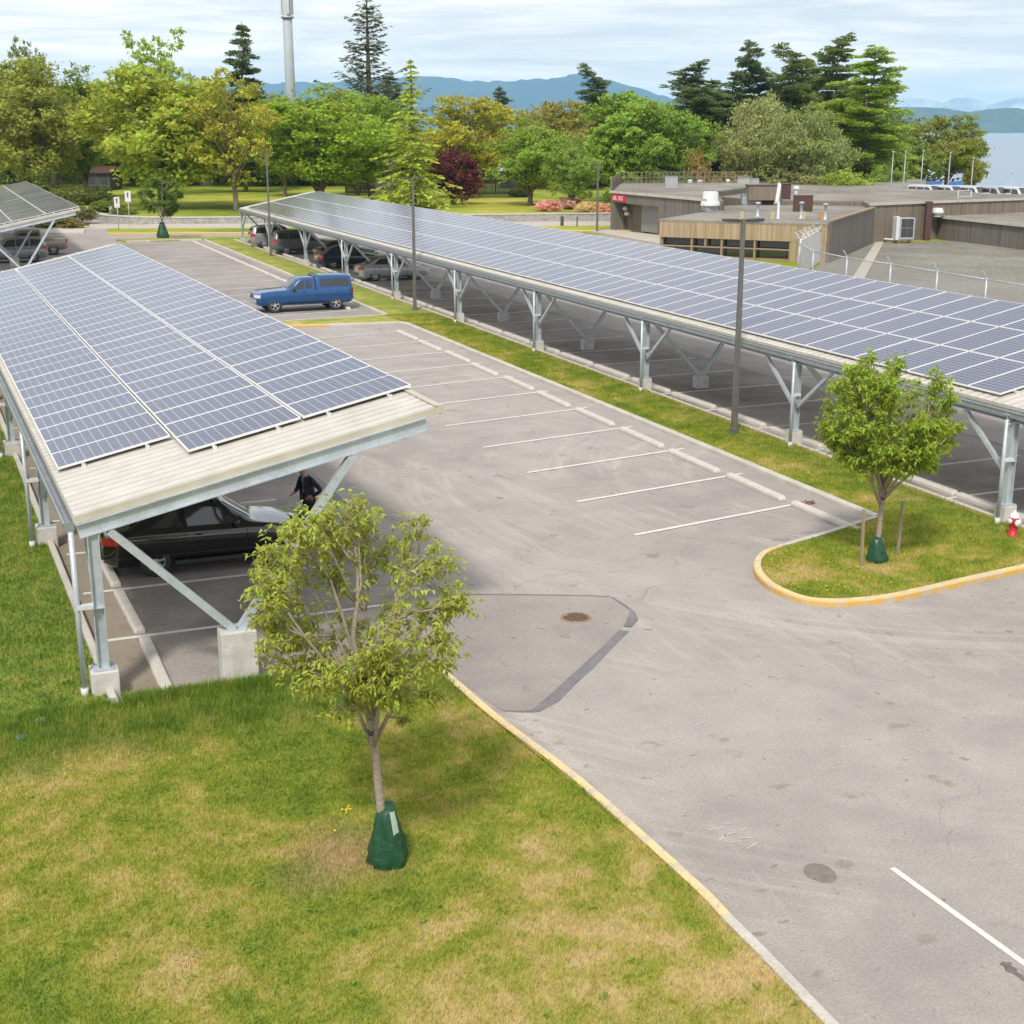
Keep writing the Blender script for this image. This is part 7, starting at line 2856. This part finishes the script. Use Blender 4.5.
chain_fence('grey chain-link fence with angled post tops along the gravel yard', [(50.0, 75.1), (47.6, 70.0), (46.8, 65.5), (46.7, 61.4), (46.4, 57.2), (46.1, 53.2), (45.9, 49.2), (45.7, 45.0)], 2.15)
t = thing('slatted_fence', 'tall pale grey slatted fence with wire on top beside the cedar block', 'slatted fence', (50.2, 75.3, 0))
q1 = Vector((56.7 - 50.2, 82.6 - 75.3, 0))
n = 34
for k in range(6):
    mb = MB()
    c = q1 * (k / 5)
    mb.tube([c + Vector((0, 0, 0)), c + Vector((0, 0, 2.35))], 0.05, 8)
    mb.bar(c + Vector((0, 0, 2.3)), c + Vector((-0.30, 0.20, 2.75)), 0.05, 0.05)
    mb.bar(c + Vector((0, 0, 2.3)), c + Vector((0.25, -0.1, 2.7)), 0.05, 0.05)
    mb.build('post', 'white_metal', t)
mb = MB()
for k in range(n):
    c = q1 * ((k + 0.5) / n)
    mb.box(c + Vector((0.05, -0.05, 1.15)), (q1.length / n * 0.80, 0.02, 2.1), math.atan2(q1.y, q1.x))
mb.build('slats', 'white_metal', t)
mb = MB()
for z in (2.25, 0.25):
    mb.tube([Vector((0, 0, z)), q1 + Vector((0, 0, z))], 0.04, 6)
for o_, z in ((-0.10, 2.45), (-0.2, 2.6), (-0.3, 2.74), (0.2, 2.62)):
    mb.tube([Vector((o_, 0.1, z)), q1 + Vector((o_, 0.1, z))], 0.015, 4)
mb.build('rails', 'white_metal', t)

# ------------------------------------------------------------------ far fences and huts among the trees
def far_fence(label, px0, px1, dist, h, mat, cat='fence'):
    a, b = D(px0, dist), D(px1, dist)
    t = thing('wooden_fence', label, cat, a)
    q = b - a
    n = max(2, int(q.length / 2.4))
    mb = MB()
    nb_ = int(q.length / 0.16)
    for k in range(nb_):
        c = q * ((k + 0.5) / nb_)
        mb.box(c + Vector((0, 0, h / 2 + 0.5)), (0.13, 0.03, h), math.atan2(q.y, q.x))
    mb.build('pickets', mat, t)
    mb = MB()
    for z in (0.25, h - 0.2):
        mb.bar(Vector((0, 0.06, z + 0.5)), q + Vector((0, 0.06, z + 0.5)), 0.05, 0.10)
    for k in range(n + 1):
        mb.box(q * (k / n) + Vector((0, 0.1, h / 2 + 0.5)), (0.12, 0.12, h))
    mb.build('frame', mat, t)


far_fence('dark picket fence between the wide green tree and the cedar', 344, 373, 196, 1.9, 'darkwood_fence')
far_fence('dark wooden fence seen under the golden-green tree', 470, 522, 192, 2.0, 'darkwood_fence')


def hut(label, px0, px1, dist, h, rh, mat, roofm, depth=6, win=0):
    a, b = D(px0, dist, 0.5), D(px1, dist, 0.5)
    q = b - a
    t = thing('park_building', label, 'building', a, math.atan2(q.y, q.x))
    L = q.length
    mb = MB()
    mb.box((L / 2, depth / 2, h / 2), (L, depth, h))
    mb.build('wall', mat, t)
    mb = MB()
    mb.add([(-0.4, -0.5, h), (L + 0.4, -0.5, h), (L + 0.4, depth / 2, h + rh), (-0.4, depth / 2, h + rh), (-0.4, depth + 0.5, h), (L + 0.4, depth + 0.5, h)], [(0, 1, 2, 3), (3, 2, 5, 4), (0, 3, 4), (1, 5, 2), (0, 4, 5, 1)])
    mb.build('roof', roofm, t)
    for i in range(win):
        mb = MB()
        x = L * (i + 0.5) / win
        mb.box((x, -0.02, h * 0.6), (L / win * 0.5, 0.06, h * 0.35))
        mb.build('window', 'glass', t)


hut('long low dark building with a pale roof behind the pink bushes', 500, 600, 212, 2.6, 1.3, 'darkwood_fence', 'grey_box', 8, 4)
hut('dark shelter half hidden under the trees at the left', 82, 106, 205, 2.5, 0.9, 'darkwood_fence', 'brown_box', 6, 2)
hut('low dark garden building left of the cedar', 352, 392, 206, 2.8, 1.2, 'darkwood_fence', 'boards_mid', 5, 2)
# boulders on the lawn
for i, (px, py, s_, lb) in enumerate(((196, 187, 1.7, 'large pale boulder beside the path on the lawn'), (207, 189, 1.0, 'small pale boulder right of the large one'), (300, 186, 0.8, 'pale rock on the lawn under the wide green tree'))):
    g = G(px, py)
    bm = bmesh.new()
    bmesh.ops.create_icosphere(bm, subdivisions=3, radius=1.0)
    rr = random.Random(i)
    ph = [rr.uniform(0, 6) for _ in range(6)]
    for v_ in bm.verts:
        c = v_.co
        k = 1 + 0.13 * math.sin(3 * c.x + ph[0]) + 0.12 * math.sin(4 * c.y + ph[1]) + 0.10 * math.sin(5 * c.z + ph[2]) + 0.06 * math.sin(9 * c.x + ph[3])
        v_.co = Vector((c.x * s_ * 1.3 * k, c.y * s_ * k, c.z * s_ * 0.8 * k))
    me = bpy.data.meshes.new('boulder')
    bm.to_mesh(me)
    bm.free()
    me.materials.append(M['stonewall'])
    o = bpy.data.objects.new('boulder', me)
    COL.objects.link(o)
    o.location = (g.x, g.y, 0.9)
    tag(o, lb, 'boulder', 'boulders on the lawn')

# ------------------------------------------------------------------ beyond the long roof: vans, boats and masts
VAN = dict(L=5.2, W=1.95, clear=0.25, wr=0.36, wheels=(1.70, -1.60), cab=(-2.4, 1.4),
           belt=[(-2.6, 0.80), (-2.55, 1.10), (-1.6, 1.15), (1.2, 1.10), (2.1, 1.0), (2.5, 0.80), (2.6, 0.55)],
           roof=[(-2.6, 0.80), (-2.56, 1.60), (-2.45, 1.98), (-0.8, 2.05), (1.0, 2.02), (1.3, 1.90), (1.95, 1.18), (2.2, 1.02), (2.5, 0.82), (2.6, 0.55)],
           side=[[(-2.2, 0.2), (-0.9, 0.2), (-0.9, 0.8), (-2.2, 0.8)], [(-0.8, 0.2), (0.4, 0.2), (0.4, 0.8), (-0.8, 0.8)], [(0.5, 0.1), (1.7, 0.1), (1.35, 0.8), (0.5, 0.85)]],
           ws=(1.9, 1.3), rw=(-2.54, -2.46), zh=0.8, zt=1.1, mirror=1.6, doors=(0.6,), seams=(-0.85, 0.45, 1.75), spokes=5)
deck = [D(905, 158), D(1100, 150), D(1100, 128), D(905, 139)]
mb = MB()
row = [(931, 'white van with a dark windshield, leftmost beyond the flat roof', P_WHITE, VAN), (952, 'white van beside the leftmost one beyond the flat roof', P_WHITE, VAN), (976, 'white van in the middle of the row beyond the flat roof', P_WHITE, VAN),
       (998, 'silver van right of the middle one beyond the flat roof', P_SILVER, VAN), (1019, 'white van at the right edge beyond the flat roof', P_WHITE, VAN)]
# they stand on the paved bank behind the building
mb = MB()
mb.prism([tuple(D(938, 141).xy), tuple(D(1200, 132).xy), tuple(D(1200, 158).xy), tuple(D(925, 158).xy)], -0.05, 1.9)
tag(mb.build('embankment', 'sidewalkmat'), kind='structure')
for i, (px, lb, pt, S_) in enumerate(row):
    c = D(px, 146.0 - i * 1.2, 1.9)
    vv = vehicle('parked_van', lb, 'van', (c.x, c.y, 1.91), VR - math.pi / 2 + R(28), pt, S_, group='vans beyond the flat roof')
    vv.scale = (0.85, 0.85, 0.80)
for i, (px, lb) in enumerate(((938, 'blue tarpaulin bundle lying between the two leftmost vans'), (960, 'blue tarpaulin bundle right of the second van'))):
    c = D(px, 152, 1.9)
    mb = MB()
    mb.add([(-1.2, -0.9, 0), (1.2, -0.9, 0), (1.2, 0.9, 0), (-1.2, 0.9, 0), (-0.9, -0.15, 1.75), (0.8, -0.15, 1.85), (0.8, 0.15, 1.85), (-0.9, 0.15, 1.75)], [(0, 1, 5, 4), (1, 2, 6, 5), (2, 3, 7, 6), (3, 0, 4, 7), (4, 5, 6, 7), (0, 3, 2, 1)])
    tag(bevel(mb.build('covered_boat', 'blue_cover', loc=c), 0.12, 3), lb.replace('bundle', 'covered boat'), 'covered boat', 'covered boats beyond the roof')
for i, (px, ty, by, lb) in enumerate(((895, 152, 184, 'leftmost white flagpole in front of the conifers'), (907.5, 152, 183, 'second white flagpole from the left beyond the roof'), (925, 151, 182, 'white flagpole left of the round tree by the water'), (952.5, 153, 180, 'white flagpole in front of the round tree'), (976, 158, 182, 'white flagpole against the water'), (1016, 172, 188, 'short dark-tipped mast at the right edge'))):
    dist = 150.0  # sailboat masts, modelled as plain thin poles
    z1 = H + (130 - ty) * dist / (FPX / math.cos(PITCH))
    c = D(px, dist, 0)
    mb = MB()
    mb.tube([(0, 0, 0), (0, 0, z1)], [0.07, 0.045], 8)
    mb.lathe([(0.0001, z1 + 0.18), (0.13, z1 + 0.09), (0.13, z1 + 0.03), (0.0001, z1 - 0.02)], 10)
    tag(mb.build('boatmast', 'grey_box', loc=(c.x, c.y, 0)), lb, 'boatmast', 'masts beyond the roof')
